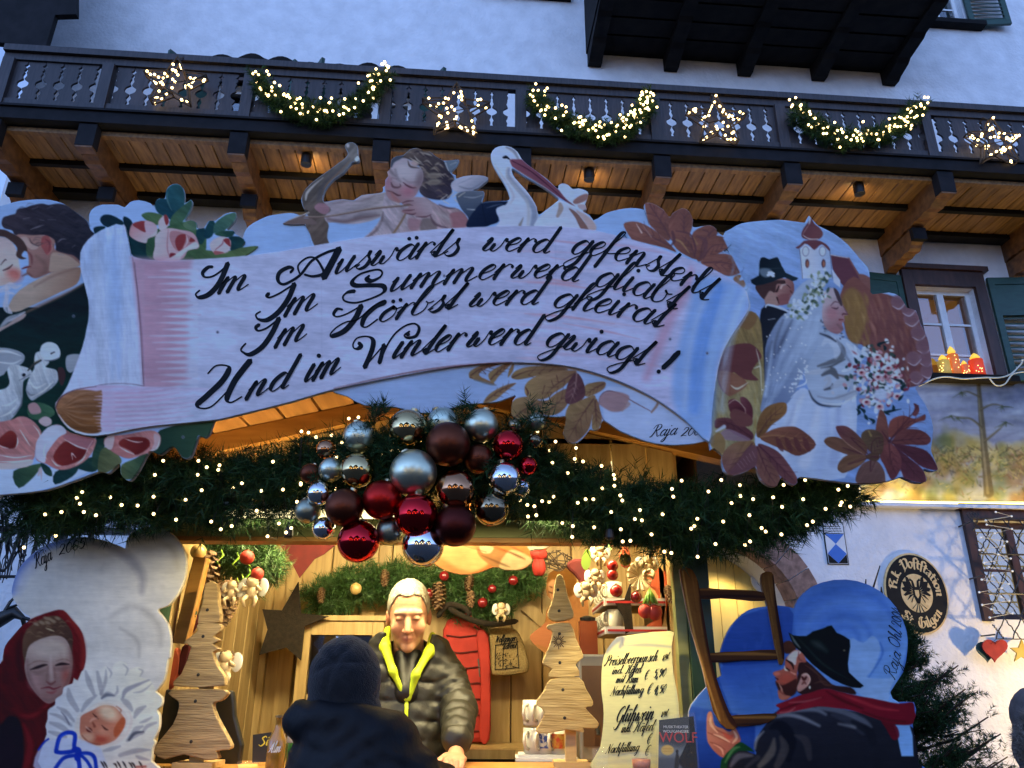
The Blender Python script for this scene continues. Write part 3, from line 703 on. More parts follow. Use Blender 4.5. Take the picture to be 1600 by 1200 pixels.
# ---------------------------------------------------------------- arched entrance
cxA=2.12;rA=.75;spr=2.04
th=np.linspace(0,math.pi,25)
sp=MB(FP)  # plaster above the arch curve inside the opening
for i in range(24):
    a0,a1=th[i],th[i+1];p0=(cxA-rA*math.cos(a0),spr+rA*math.sin(a0));p1=(cxA-rA*math.cos(a1),spr+rA*math.sin(a1))
    sp.add([(p0[0],p0[1],0),(p1[0],p1[1],0),(p1[0],2.802,0),(p0[0],2.802,0),(p0[0],p0[1],-.9),(p1[0],p1[1],-.9)],[(0,1,2,3),(0,4,5,1)])
sp.build('arch_infill',M['plaster'],inn)
dw=MB(FP);dw.box((cxA-rA,0,-.9),(cxA+rA,.02,0));door=dw.build('doorway',M['stone'],inn)
for i in range(12):
    a0,a1=math.pi*i/12+.006,math.pi*(i+1)/12-.006
    v=[]
    for r,q in((rA-.02,a0),(rA-.02,(a0+a1)/2),(rA-.02,a1),(rA+.235,a1),(rA+.235,(a0+a1)/2),(rA+.235,a0)):v.append((cxA-r*math.cos(q),spr+r*math.sin(q)))
    b=MB();b.prism(v,lambda u,w_:FP(u,w_,-.3),lambda u,w_:FP(u,w_,.03));b.build('arch_stone',M['stone'],door)
for sgn in(-1,1):
    for j in range(4):
        b=MB(FP);x0,x1=cxA+sgn*(rA-.02),cxA+sgn*(rA+.235);b.box((min(x0,x1),spr-.48*(j+1)+.005,-.3),(max(x0,x1),spr-.48*j-.005,.03));b.build('jamb_stone',M['stone'],door)
M['entry']=pmat('cream_panel_wood',L(225,195,105),L(240,215,130),3,(2,2,.4),.5,.1)
for i in range(9):
    b=MB(FP);x0=cxA-rA+.02+i*.186;b.box((x0,.0,-.80),(x0+.18,2.75,-.77));b.build('entry_panel',M['entry'],door)
b=MB(FP)
for x0 in(cxA-rA+.02,cxA-.30):b.box((x0,0,-.76),(x0+.07,2.7,-.70))
b.box((cxA-rA+.09,1.55,-.76),(cxA-.3,1.62,-.71));b.build('door_frame',M['brownframe'],door)
spot('entry_lamp',FP(cxA+.3,2.5,-.42),FP(cxA,1.6,-.8),16,(1,.75,.32),150)

# ---------------------------------------------------------------- barred window low on the right
window((BAR[0],BAR[1],BAR[2],BAR[3]),(.5,),M['roomcurt'],3,fmat='brownframe',case=.1,head=.1,sill=False,fw=.06)

# ---------------------------------------------------------------- mural between cornice and window
mc=Canvas(1330,575,1720,800,(134,132,126))
rg=np.random.default_rng(3)
for i in range(260):
    x,y=1330+rg.random()*390,585+rg.random()*120;v=rg.normal(0,12)
    mc.st([(x,y),(x+rg.uniform(10,50),y+rg.normal(0,5)),(x+rg.uniform(50,90),y+rg.normal(0,9))],[1,rg.uniform(5,16),1],(138+v*1.6,138+v*1.6,134+v),.4,2.4)
for i in range(150):
    x,y=1330+rg.random()*390,690+rg.random()*110;t=rg.random()
    c=((118,112,58),(146,128,66),(122,92,58),(90,98,62),(170,148,80))[rg.integers(5)]
    mc.el(x,y,rg.uniform(6,26),rg.uniform(5,16),c,.55,4,rg.random()*3)
for i in range(900):
    x,y=1350+rg.random()*370,700+abs(rg.normal(0,32));c=((84,86,44),(150,134,70),(116,80,52),(176,156,92),(70,66,50))[rg.integers(5)]
    mc.st([(x,y),(x+rg.normal(0,5),y-rg.uniform(1,8))],[2.4,.6],c,.55,1)
for P,wd in(([(1545,770),(1540,720),(1534,660),(1530,612),(1528,590)],[12,9,7,5,4]),([(1534,668),(1518,655),(1500,652),(1486,650)],[3,2,1.4,.8]),([(1532,640),(1550,632),(1566,634)],[3,2,.8]),([(1530,620),(1512,612),(1500,614)],[2,1.5,.7]),([(1538,690),(1560,672),(1572,660)],[3,2,.8])):
    mc.st(P,[w_*1.3 for w_ in wd],(92,80,54),.85,1.2);mc.st([(x-1.5,y)for x,y in P],[w_*.4 for w_ in wd],(150,136,96),.5,.8)
for x,y in((1486,650),(1496,653),(1566,635),(1502,613),(1572,660)):
    for i in range(9):mc.st([(x,y),(x+rg.normal(0,8),y+rg.uniform(-2,9))],[2,.5],(84,88,60),.7,.8)
mc.weather(.05,.03)
mo=[(1345,600),(1700,592),(1700,784),(1345,782)]
def facs(P,o):
    out=[]
    d=rays(P);p0=FO+o*FN;t=((p0-CAM_P)@FN)/(d@FN);return CAM_P+d*t[:,None]
cutout('mural',mo,mc,0,.006,(235,225,200),M['mural'],inn,1.6,sm=0,back=False,proj=lambda P:facs(P,.008),adir=tuple(-FN))

# ---------------------------------------------------------------- houses across the square, seen only as reflections and sky line
for k,(x,y,w_,h_,lab)in enumerate(((-11,-17,9,7.5,'plain gabled house across the square with few lit windows'),(0,-19,10,8.6,'tall gabled house across the square with a steep roof'),(12,-16,9,7.0,'low wide gabled house across the square with lit shop windows'))):
    t=thing('gabled_house',(x,y,0),lab,'house','houses across the square')
    b=MB();b.box((x-w_/2,y-4,0),(x+w_/2,y+3,h_*.65));b.build('wall',pmat('house_wall',(.3,.3,.32),(.4,.4,.4),3,rough=.9),t)
    b=MB();b.prism([(x-w_/2-.6,h_*.62),(x+w_/2+.6,h_*.62),(x,h_+1)],lambda u,v:(u,y+3.6,v),lambda u,v:(u,y-4.5,v));b.build('roof',M['darkwood'],t)
    for i in range(4):
        for j in range(2):
            xx=x-w_/2+w_*(i+.5)/4;zz=1.0+j*2.3
            q=MB();q.box((xx-.5,y+3.0,zz),(xx+.5,y+3.05,zz+1.3));q.build('window',emat('shop_window_light',(1,.7,.3),6 if(i+j+k)%2 else.15),t)
# ================================================================ the stall under the board
M['honey']=pmat('honey_pine_boards',(.37,.245,.095),(.52,.365,.16),5,(9,9,.9),.5,.22,30,rand=.14)
M['orange']=pmat('oiled_orange_wood',(.36,.16,.035),(.50,.25,.065),5,(1,7,7),.45,.2,40,rand=.08)
M['roofwood']=pmat('roof_soffit_wood',(.26,.12,.035),(.40,.20,.07),5,(6,.6,6),.5,.2,40,rand=.15)
M['oldwood']=pmat('weathered_barn_wood',(.24,.16,.075),(.44,.31,.15),9,(.8,6,9),.75,.7,22,rand=.12,dist=.006)
M['sawn']=pmat('sawn_wood_edge',(.50,.33,.13),(.62,.43,.19),14,(1,4,4),.6,.2)
M['postgreen']=pmat('stall_green_paint',(.012,.036,.024),(.03,.07,.042),9,(3,3,.6),.45,.2,40)
M['limegreen']=pmat('pale_green_beam',(.22,.24,.09),(.30,.31,.13),9,(.6,3,3),.5,.15)
M['palewood']=pmat('pale_rough_boards',(.38,.255,.09),(.60,.44,.19),9,(.8,6,9),.7,.7,22,rand=.08,dist=.006)
M['brown']=pmat('dark_counter_wood',(.05,.022,.012),(.09,.045,.022),7,rough=.5)
CZ=1.19;YF=2.75;YB=3.9;XL,XR=-1.19,.60
stall=thing('market_stall',(-.3,YF,0),'wooden christmas market stall with pitched roof and open counter','stall')
RX,RZ,SL=-.2,2.515,.236
def roofz(x):return RZ-SL*abs(x-RX)
for x0,x1 in((RX,-1.75),(RX,1.28)):
    m=MB();V=[]
    for y in(2.40,4.2):
        for x,dz in((x0,.0),(x1,.0),(x1,.09),(x0,.09)):V.append((x,y,roofz(x)+.022+dz))
    m.add(V,[(0,3,2,1),(4,5,6,7),(0,1,5,4),(1,2,6,5),(2,3,7,6),(3,0,4,7)]);rf=m.build('roof',M['brown'],stall)
    n=int(abs(x1-x0)/.125)
    for i in range(n):
        a=x0+(x1-x0)*(i+.04)/n;b=x0+(x1-x0)*(i+.96)/n
        m=MB();m.add([(a,2.405,roofz(a)),(b,2.405,roofz(b)),(b,4.1,roofz(b)),(a,4.1,roofz(a)),(a,2.405,roofz(a)+.02),(b,2.405,roofz(b)+.02),(b,4.1,roofz(b)+.02),(a,4.1,roofz(a)+.02)],
                        [(0,3,2,1),(4,5,6,7),(0,1,5,4),(1,2,6,5),(2,3,7,6),(3,0,4,7)]);m.build('soffit_plank',M['roofwood'],rf)
    m=MB();V=[]
    for y in(YF-.035,YF+.035):
        for x,z in((x0,roofz(x0)-.003),(x1*.98,roofz(x1*.98)-.003),(x1*.98,roofz(x1*.98)-.075),(x0,roofz(x0)-.075)):V.append((x,y,z))
    m.add(V,[(0,1,2,3),(4,7,6,5),(0,4,5,1),(1,5,6,2),(2,6,7,3),(3,7,4,0)]);m.build('gable_beam',M['orange'],stall)
# gable boards over the opening
x=XL
while x<XR:
    m=MB();a,b=x+.003,min(x+.13,XR)-.003
    m.add([(a,YF,2.02),(b,YF,2.02),(b,YF,roofz(b)-.08),(a,YF,roofz(a)-.08),(a,YF+.02,2.02),(b,YF+.02,2.02),(b,YF+.02,roofz(b)-.08),(a,YF+.02,roofz(a)-.08)],
          [(0,1,2,3),(4,7,6,5),(0,4,5,1),(1,5,6,2),(2,6,7,3),(3,7,4,0)]);m.build('gable_board',M['honey'],stall);x+=.13
m=MB();m.box((XL-.07,YF-.03,1.925),(XR+.08,YF+.05,2.02));m.build('header_beam',M['limegreen'],stall)
m=MB();m.box((XL,YF-.034,1.908),(XR,YF+.045,1.923));m.build('header_trim',M['orange'],stall)
for a,b in((XL-.075,XL-.002),(XR+.002,XR+.082)):
    m=MB();m.box((a,YF-.04,0),(b,YF+.05,2.02));m.build('post',M['postgreen'],stall)
m=MB();m.box((XR-.035,YF-.02,1.2),(XR,YF+.03,1.905));m.build('post_trim',M['limegreen'],stall)
m=MB();m.box((XR+.0,YB,0),(XR+.08,YB+.08,2.3));m.build('post',M['postgreen'],stall)
# walls: boards of their own
def vboards(p,q,n,z0,z1,mat,thick=.02):
    p,q=np.array(p),np.array(q);e=(q-p)/n;u=e/np.linalg.norm(e);nn=np.array([-u[1],u[0]])
    for i in range(n):
        a=p+e*i+u*.0025;b=p+e*(i+1)-u*.0025;m=MB();bv=.004
        cs=[a+nn*bv,a+u*bv,b-u*bv,b+nn*bv,b+nn*thick,a+nn*thick]
        V=[(c[0],c[1],z)for z in(z0,z1)for c in cs];m.add(V,[tuple(range(6)),tuple(range(11,5,-1))]+[(j,6+j,6+(j+1)%6,(j+1)%6)for j in range(6)]);m.build('wall_board',mat,stall)
vboards((XL,YB),(XR,YB),12,0,2.5,M['honey'])
vboards((XL,YF+.05),(XL,YB),8,0,2.3,M['honey']);vboards((XR,YB),(XR,YF+.05),8,0,2.3,M['honey'])
m=MB();m.box((XL,YF,2.28),(XR,YB,2.30));m.build('ceiling',M['honey'],stall)
# battened door in the back wall
m=MB();m.box((-1.10,YB-.03,.0),(-1.03,YB-.001,2.2));m.box((-.72,YB-.03,0),(-.66,YB-.001,2.2));m.build('door_frame',M['honey'],stall)
m=MB();m.box((-1.03,YB-.024,1.84),(-.72,YB-.002,1.90));m.build('door_rail',M['honey'],stall)
m=MB();m.bar((-1.0,YB-.016,1.52),(-.80,YB-.016,1.73),.06,.022,(0,1,0));m.build('door_brace',M['honey'],stall)
m=MB();m.bar((.07,YB-.014,1.80),(.30,YB-.014,1.60),.055,.022,(0,1,0));m.build('wall_brace',M['honey'],stall)
# counters
m=MB();m.box((XL-.08,2.52,CZ-.035),(XR+.1,2.98,CZ));m.build('front_counter',M['orange'],stall)
m=MB();m.box((XL-.06,2.58,.02),(XR+.06,2.62,CZ-.036));m.build('counter_front',M['postgreen'],stall)
m=MB();m.box((-.66,3.50,CZ-.035),(XR-.002,YB-.002,CZ));m.build('back_counter',M['honey'],stall);m=MB();m.box((-.64,3.53,.02),(XR-.02,YB-.03,CZ-.037));m.build('back_cupboard',M['brown'],stall)
m=MB();m.box((.02,2.985,CZ-.035),(XR-.002,3.498,CZ-.001));m.build('side_counter',M['honey'],stall)
# lamps under the stall roof
m=MB();m.box((-.95,2.82,2.235),(.40,2.90,2.275));tl=m.build('tube_lamp',M['wframe'],stall)
m=MB();m.tube([(-.93,2.86,2.215),(.38,2.86,2.215)],.016,10);m.build('tube',emat('warm_tube_light',(1,.86,.45),9),tl)
l=area('stall_lamp',(-.28,2.86,2.17),(0,0,0),1.4,.10,42,(1,.84,.46));l.rotation_euler=(R(26),0,0)
m=MB();m.box((XL,YB+.022,0),(XR+.1,YB+.03,2.5));m.box((XL-.03,YF+.05,0),(XL-.022,YB+.03,2.3));m.box((XR+.09,YF+.06,0),(XR+.098,YB,2.3));m.build('added_backing',M['brown'],stall)  # dark sheet added unseen behind the boards, stops sky light in the gaps
m=MB();m.box((-.95,2.50,1.975),(-.30,2.54,2.0));lf_=m.build('strip_light',M['wframe'],stall);m=MB();m.tube([(-.94,2.52,1.962),(-.31,2.52,1.962)],.013,8);m.build('tube',emat('warm_tube_light',(1,.86,.45),2.5),lf_)
l=area('front_lamp',(-.325,2.52,1.945),(0,0,0),1.2,.05,4,(1,.84,.42));l.rotation_euler=(R(6),0,0)
for a in(XL,XR-.03):m=MB();m.box((a,YB-.03,0),(a+.03,YB-.001,2.3));m.build('corner_post',M['honey'],stall)
for X_,tg,pw,an_,lab in((.31,(.36,2.66,1.42),20,74,'small dark lamp added under the garland to light the price list'),(-.70,(-1.02,2.66,1.45),15,100,'small dark lamp added under the garland to light the left cutout')):  # lamps added for warm light on list and left cutout; housings invented
    c=np.array((X_,2.425,1.865));t_=thing('added_lamp',tuple(c),lab,'lamp');m=MB();m.lathe(c,[(.012,.004),(.016,.01),(.012,.035),(.004,.04)],12);m.build('housing',M['black'],t_);spot('added_spot',tuple(c-(0,0,.004)),tg,pw,(1,.80,.36),an_,.5,.02)
l=area('added_uplight',(-.75,2.665,2.035),(R(180),0,0),.9,.03,3.4,(1,.72,.3));l=area('added_uplight',(.45,2.665,2.035),(R(180),0,0),.5,.03,.5,(1,.72,.3))  # uplights added without fixtures, to brighten the gable beam and roof boards
# ================================================================ the big painted board over the stall
A_,B_,C_,D_,E_,F_,G_,H_=((0,300),8),((0,440),8),((0,580),6.154),((130,280),5.714),((430,215),8),((580,225),8),((740,220),8),((960,310),7.273)
I_,J_,K_,L_,M_=((1130,330),6.667),((1180,460),5.714),((1100,560),5.714),((1270,560),5.714),((720,550),3.81)
Z4,Z5,Z6,Z1=((0,400),2.963),((530,400),2.963),((1060,400),2.963),((0,0),2.963)
def t(z,*p):return T(z[0],z[1],*p)
SKYB,SKYW=(143,175,232),(176,198,238)
cv=Canvas(-50,215,1480,790,SKYB)
# --- clouds
rg=np.random.default_rng(21)
for i in range(420):
    x,y=rg.uniform(-40,1470),rg.uniform(225,780);cv.st([(x,y),(x+rg.uniform(8,40),y+rg.normal(0,9))],[1,rg.uniform(4,12),1],(150+rg.normal(0,9),178+rg.normal(0,8),230),.3,3)
def leaf(P,c1,c2,vein=None,vc=(96,72,78),axis=None,hl=None):
    P=np.asarray(P);d=axis or(P[0],P[len(P)//2])
    cv.poly(P,c1,.8,1,4,c2,d,1.2,math.atan2(d[1][1]-d[0][1],d[1][0]-d[0][0]))
    if vein is not None:
        cv.st(vein,[2.6,1.6,.6],vc,.75,.8)
        v=np.asarray(vein);a,b=v[0],v[-1];e=b-a;n=np.array([-e[1],e[0]])
        for u in(.3,.5,.7):
            for sg in(-1,1):cv.st([a+e*u,a+e*(u+.14)+n*sg*.10,a+e*(u+.2)+n*sg*.17],[1.6,1.1,.4],vc,.55,.7)
    if hl:cv.st(hl,[.6,1.6,.5],(214,196,190),.7,.7)
def star_leaf(c,tips,wd,c1,c2,vc):
    c=np.array(c,float)
    for tp,w_ in zip(tips,wd):
        tp=np.array(tp,float);e=tp-c;n=np.array([-e[1],e[0]])/np.linalg.norm(e)*w_
        leaf([c+e*.04,c+e*.3+n*.7,c+e*.62+n,c+e*.88+n*.62,tp,c+e*.88-n*.62,c+e*.62-n,c+e*.3-n*.7],c1,c2,[c+e*.12,c+e*.5+n*.05,c+e*.93],vc,(tuple(c),tuple(tp)))
# --- left couple
cv.poly([(-50,330),(0,322),(31,314),(69,311),(100,318),(140,350),(150,560),(-50,560)],(138,170,226),sm=0)
cv.poly([(-50,480),(60,480),(110,455),(150,430),(200,440),(200,640),(130,700),(-50,700)],(17,38,44),1,1,0,(30,62,56),((80,480),(80,700)),1.5,.2)  # green coat
for i in range(40):x,y=rg.uniform(-40,140),rg.uniform(490,560);cv.st([(x,y),(x+30,y-12)],[1,7,1],(26,58,58),.25,4)
cv.poly(t(A_,(20,400),(40,320),(120,290),(190,270),(220,215),(330,190),(400,165),(520,145),(610,160),(720,145),(830,165),(900,215),(1000,290),(1090,365),(1130,470),(1180,530),(1100,600),(1020,720),(1000,860),(900,800),(820,790),(700,800),(690,640),(560,540),(380,560),(200,540),(150,480),(60,455)),(58,54,66),.8,1,4,(46,48,62),((40,330),(140,390)),2,.4)
cv.poly(t(A_,(200,540),(420,540),(560,540),(680,600),(690,720),(820,770),(930,800),(1010,900),(900,950),(640,1010),(560,1040),(430,1080),(330,1000),(360,900),(330,720)),(150,122,124),1.2,1,4,(126,98,100),((50,380),(80,430)))  # his face and neck
cv.poly(t(A_,(660,760),(840,790),(950,860),(980,930),(640,1000),(620,900)),(160,146,142),1.5,.9)
cv.poly(t(A_,(240,1230),(640,1010),(980,940),(1010,1000),(960,1150),(760,1250),(400,1420),(200,1500),(100,1450)),(164,152,150),1,1,3,(140,118,112),((60,440),(110,460)))  # arm
cv.st(t(B_,(250,420),(480,310),(760,180),(1030,40)),[3,5,5,3],(122,98,92),.7,2)
cv.st(t(A_,(430,1180),(640,1060),(960,950)),[2,4,2],(120,96,96),.5,2)
cv.poly(t(A_,(530,560),(600,550),(650,640),(640,740),(590,790),(540,720),(510,660)),(142,86,92),1)
cv.st(t(A_,(570,590),(620,640),(610,740)),[1.5,3,1],(112,62,72),.8,.8)
cv.st(t(A_,(640,640),(650,720),(590,790)),[1,1.6,.6],(170,130,130),.8)
cv.st(t(A_,(450,800),(560,900),(560,1000),(470,1050)),[3,7,7,3],(110,90,90),.55,2.5)
cv.st(t(A_,(340,740),(390,800),(400,900)),[2,4,2],(104,66,74),.7,1.4)
for P in([(380,470),(460,440),(550,410)],[(500,350),(550,355)],[(600,345),(700,350)],[(290,335),(370,322)],[(400,215),(470,190)],[(590,205),(660,175)],[(720,630),(770,590),(830,590)],[(900,690),(940,665)],[(730,780),(800,790)]):
    cv.st(t(A_,*P),[.6,2.2,.5],(122,122,142),.75,.7)
for i in range(50):x,y=rg.uniform(20,135),rg.uniform(322,390);cv.st([(x,y),(x+5,y-4),(x+12,y-3)],[.6,2.4,.6],(74,72,84)if i%2 else(34,34,46),.3,1)
cv.st(t(A_,(370,580),(400,640),(470,670),(540,640)),[1,2.4,2.2,1],(90,78,86),.9)
cv.poly(t(A_,(240,580),(330,560),(380,640),(480,690),(400,720),(300,650)),(168,154,158),1.2,.8)
cv.poly(t(A_,(-400,560),(0,560),(130,600),(210,740),(240,900),(260,1000),(230,1090),(100,1150),(-400,1200)),(168,160,174),1.2,1,4,(186,176,184),((0,370),(10,430)))  # her face
cv.poly(t(A_,(-400,470),(0,465),(120,500),(260,580),(330,680),(340,740),(300,740),(270,800),(330,830),(260,840),(200,790),(215,700),(120,600),(0,555),(-400,560)),(72,58,58),1,1,3)
cv.el(22,429,12,9,(160,84,84),.75,5,.4);cv.el(12,436,16,8,(190,140,142),.5,5)
cv.st(t(A_,(10,910),(60,850),(80,850)),[1,2,1],(82,70,80));cv.st(t(A_,(40,980),(110,950),(155,910)),[1.6,2.6,1.4],(74,56,64))
cv.st(t(A_,(275,960),(330,940),(390,930)),[1.5,3,1],(100,50,58));cv.st(t(A_,(280,1050),(350,1020),(400,1050)),[2,4,2],(110,82,84),.8,1.2)
for P,wd in(([(-20,1240),(80,1200),(130,1160),(200,1190),(270,1160)],[6,10,8,7,2]),([(80,1180),(90,1260),(70,1400),(90,1470),(140,1510)],[5,7,8,9,4]),([(120,1260),(170,1270)],[4,3]),([(0,1700),(100,1600),(200,1560),(310,1500)],[4,8,8,2])):
    cv.st(t(A_,*P),wd,(178,184,212),.95,1,dry=.3)
cv.poly([(-50,520),(0,512),(25,497),(40,490),(36,498),(10,512),(-50,545)],(158,146,156),1)
# --- doves
W1,W2,W3=(176,190,214),(140,152,176),(96,104,122)
cv.poly([(-50,545),(0,543),(25,547),(38,555),(36,566),(24,575),(10,580),(0,588),(-50,600)],W2,1);cv.st([(-20,550),(10,549),(33,556)],[3,4,1],W1);cv.st([(0,566),(20,568),(33,562)],[2,3,1],W1)
cv.poly(t(C_,(70,0),(100,-60),(170,-60),(290,-20),(300,40),(230,90),(220,160),(210,300),(130,440),(0,520),(-300,540),(-300,200),(0,180),(90,120)),W1,1,1,4,W2,((0,590),(30,650)),1.5,1.2)
cv.poly(t(C_,(290,40),(330,-30),(330,-120),(350,-180),(420,-190),(470,-150),(470,-80),(440,-40),(540,-10),(560,80),(500,160),(380,240),(300,280),(250,180)),W1,1,1,4,W2,((55,580),(75,620)),1.5,1.2)
cv.poly(t(B_,(500,900),(520,800),(600,755),(700,780),(750,860),(740,950),(650,985),(560,980)),(184,198,222),1)
cv.poly(t(B_,(820,980),(850,920),(950,905),(1020,930),(950,1080),(880,1140),(830,1090)),W2,1);cv.poly(t(B_,(720,1090),(790,1080),(820,1180),(780,1300),(740,1250)),(66,50,56),1)
cv.st(t(B_,(350,1110),(430,1030),(510,985)),[2,4.5,3],(62,64,66));cv.st(t(B_,(430,1010),(500,975)),[.8,1.6,.8],(150,150,140))
cv.st(t(B_,(640,900),(680,880)),[2,2.8,1.4],(28,28,38));cv.el(*t(B_,(300,1165))[0],2.6,2.2,(22,24,34));cv.el(*t(C_,(228,38))[0],2.2,2,(24,26,36));cv.st(t(B_,(560,985),(650,985),(740,950)),[1,1.6,.6],W3)
cv.st(t(C_,(210,260),(200,330),(130,420)),[1.5,3,1],W3,.8);cv.st(t(C_,(250,180),(300,230),(400,210),(520,120)),[1.5,3,2.4,1],W3,.7,1.4);cv.st(t(C_,(180,90),(240,60),(290,30)),[1,2,1],W3,.7)
for P in([(280,80),(340,160),(440,120)],[(300,250),(420,190),(510,100)],[(20,330),(90,320),(170,260)],[(0,440),(90,400),(160,330)]):cv.st(t(C_,*P),[.8,3,.8],(200,210,228),.7,1)
# --- lower roses and leaves, white base
cv.poly(t(C_,(-400,1000),(0,940),(600,930),(930,930),(600,1090),(300,1160),(0,1190),(-400,1210)),(166,190,232),.8,1,0)
GD,GM,GLt=(30,58,64),(48,74,66),(86,100,76)
for P,c,c2 in(([(130,960),(370,890),(400,900),(330,1010),(180,1125)],GM,(66,92,74)),([(390,880),(480,930),(500,1010),(430,980)],GD,GM),([(530,970),(720,900),(760,920),(700,1010),(530,1090)],GD,(38,70,72)),([(700,900),(900,820),(1000,860),(920,960),(820,960)],GD,GM),([(270,330),(380,300),(500,350),(520,420),(400,470),(280,440)],(52,86,74),(70,104,88)),
              ([(930,620),(1030,620),(1000,740),(950,900),(880,900)],GD,GM),([(960,780),(1040,730),(1150,820),(1160,890),(1040,970),(970,985),(940,950)],(78,90,70),(96,104,82)),([(1170,900),(1300,840),(1410,780),(1400,880),(1300,1020),(1200,1040),(1165,1000)],(84,100,78),(58,84,72)),([(1540,640),(1700,560),(2050,470),(2040,560),(1960,640),(1900,620),(1880,760),(1800,830),(1700,790),(1600,830),(1440,800)],(36,60,58),(52,76,66))):
    cv.poly(t(C_,*P),c,.8,1,3,c2,(t(C_,P[0])[0],t(C_,P[len(P)//2])[0]),1.5,.5)
cv.poly([(250,672),(330,655),(331,672),(321,683),(311,680),(306,690),(297,714),(284,714),(270,697),(252,709),(236,706)],(40,64,58),.8,1,3,(60,84,70),((250,690),(320,670)))
PK,PKl,RD=(158,108,116),(196,176,192),(122,56,56)
def rose(P,core,petals,lights):
    cv.poly(P,PK,.9,1,4,(172,128,136),(tuple(P[0]),tuple(P[len(P)//2])),1.5,.8);cv.poly(core,RD,1,1,3,(100,42,44),(tuple(core[0]),tuple(core[-2])))
    for p_,c in petals:cv.poly(p_,c,.8,.95,3)
    for l_ in lights:cv.st(l_,[.5,1.8,.6],(216,206,220),.9,.6)
rose(t(C_,(-200,560),(100,470),(200,435),(320,480),(400,600),(340,740),(320,850),(180,930),(0,940),(-200,930)),t(C_,(20,620),(100,570),(160,620),(150,730),(60,740),(-30,700)),
     [(t(C_,(200,440),(300,470),(380,620),(340,640),(250,560)),(166,122,132)),(t(C_,(-200,800),(100,800),(320,810),(200,870),(-100,880)),(168,132,146)),(t(C_,(-200,880),(60,880),(310,850),(260,920),(0,945),(-200,940)),PKl)],
     [t(C_,*p)for p in([(190,560),(240,640),(290,720)],[(150,740),(170,690),(170,640)],[(-50,690),(30,730),(80,740)],[(320,520),(370,580),(390,640)],[(0,870),(150,870),(300,850)],[(-40,800),(140,830),(310,810)])])
cv.poly(t(C_,(370,480),(430,435),(490,460),(490,510),(430,530)),(180,164,182),1);cv.poly(t(C_,(270,330),(330,300),(380,340),(390,400),(300,410)),(160,134,148),1)
rose(t(C_,(340,720),(380,640),(440,560),(560,510),(680,590),(900,640),(920,700),(860,820),(740,910),(580,950),(440,890),(350,850)),t(C_,(510,820),(610,680),(700,700),(830,760),(780,850),(600,910)),
     [(t(C_,(340,760),(360,660),(460,540),(580,520),(640,590),(560,640),(450,790),(430,880),(350,840)),(178,190,224)),(t(C_,(620,650),(640,610),(900,650),(840,750),(740,730)),(152,108,124))],
     [t(C_,*p)for p in([(620,655),(740,720),(840,750)],[(840,750),(890,670)],[(495,850),(540,900),(580,915)],[(840,760),(800,840),(730,900)],[(440,700),(420,780),(450,850)],[(700,850),(690,790),(730,830)])])
rose(t(C_,(1000,690),(1030,630),(1200,610),(1450,570),(1540,620),(1530,720),(1450,780),(1380,800),(1240,840),(1120,800),(1040,740)),t(C_,(1140,700),(1210,640),(1400,640),(1440,720),(1330,800),(1240,780)),
     [(t(C_,(1000,700),(1030,630),(1100,620),(1080,740),(1040,750)),(184,172,190)),(t(C_,(1480,600),(1540,640),(1520,730),(1440,780),(1480,700)),(180,160,178)),(t(C_,(1090,740),(1150,720),(1290,790),(1240,835),(1130,800)),(168,120,128))],
     [t(C_,*p)for p in([(1150,730),(1220,770),(1290,800)],[(1440,770),(1510,740),(1535,660)],[(1200,650),(1300,680),(1370,680)])])
cv.st(t(C_,(370,1000),(390,940),(400,1050)),[3,5,1],(172,160,178),.8)
# --- upper roses
for P,c,c2 in(([(150,360),(180,320),(250,320),(330,360),(360,390),(360,460),(250,440),(180,410)],(18,46,62),(22,52,64)),([(90,440),(140,420),(200,430),(120,500)],(18,46,58),(22,50,60)),([(355,350),(400,345),(440,390),(430,470),(600,560),(640,720),(450,690),(400,560)],(18,46,60),(28,60,68)),
                 ([(635,210),(690,170),(760,190),(830,280),(800,360),(720,330),(660,290)],(36,74,92),(30,66,84)),([(740,180),(740,100),(790,50),(850,45),(895,90),(905,200),(880,300),(820,310),(760,240)],(40,80,96),(52,92,104)),([(770,400),(800,320),(900,230),(960,185),(970,230),(930,320),(870,400),(800,430)],(74,104,84),(58,90,84)),
                 ([(520,320),(580,295),(680,310),(720,350),(660,410),(570,370)],(70,100,78),(84,110,84)),([(590,480),(680,440),(900,380),(1000,380),(1010,450),(1080,435),(1100,560),(1040,700),(620,720),(560,600)],(60,92,76),(70,98,76)),([(890,400),(950,365),(1010,390),(1000,460),(920,440)],(92,118,100),(78,108,96)),
                 ([(1010,460),(1080,435),(1090,520),(1060,580),(1020,560)],(28,62,76),(36,70,78)),([(1080,470),(1120,380),(1160,365),(1180,420),(1150,510),(1090,530)],(30,66,82),(40,76,84)),([(1160,470),(1180,390),(1270,320),(1360,300),(1350,370),(1260,460),(1180,480)],(62,100,100),(84,118,108)),([(1170,490),(1260,460),(1350,465),(1340,500),(1280,520)],(62,94,80),(40,76,80)),
                 ([(1300,520),(1400,515),(1445,560),(1420,610),(1320,640)],(28,62,76),(44,78,80)),([(880,720),(920,650),(1010,620),(1150,640),(1300,640),(1420,610),(1560,597),(1480,670),(1380,700),(1100,715)],(64,92,72),(88,110,82))):
    cv.poly(t(D_,*P),c,.8,1,3,c2,(t(D_,P[0])[0],t(D_,P[len(P)//2])[0]),1.5,.6)
cv.st(t(D_,(755,110),(750,180),(790,280)),[.6,1.8,.6],(120,150,160),.5)
PKu,PKd,RDu=(196,176,196),(160,124,140),(128,62,70)
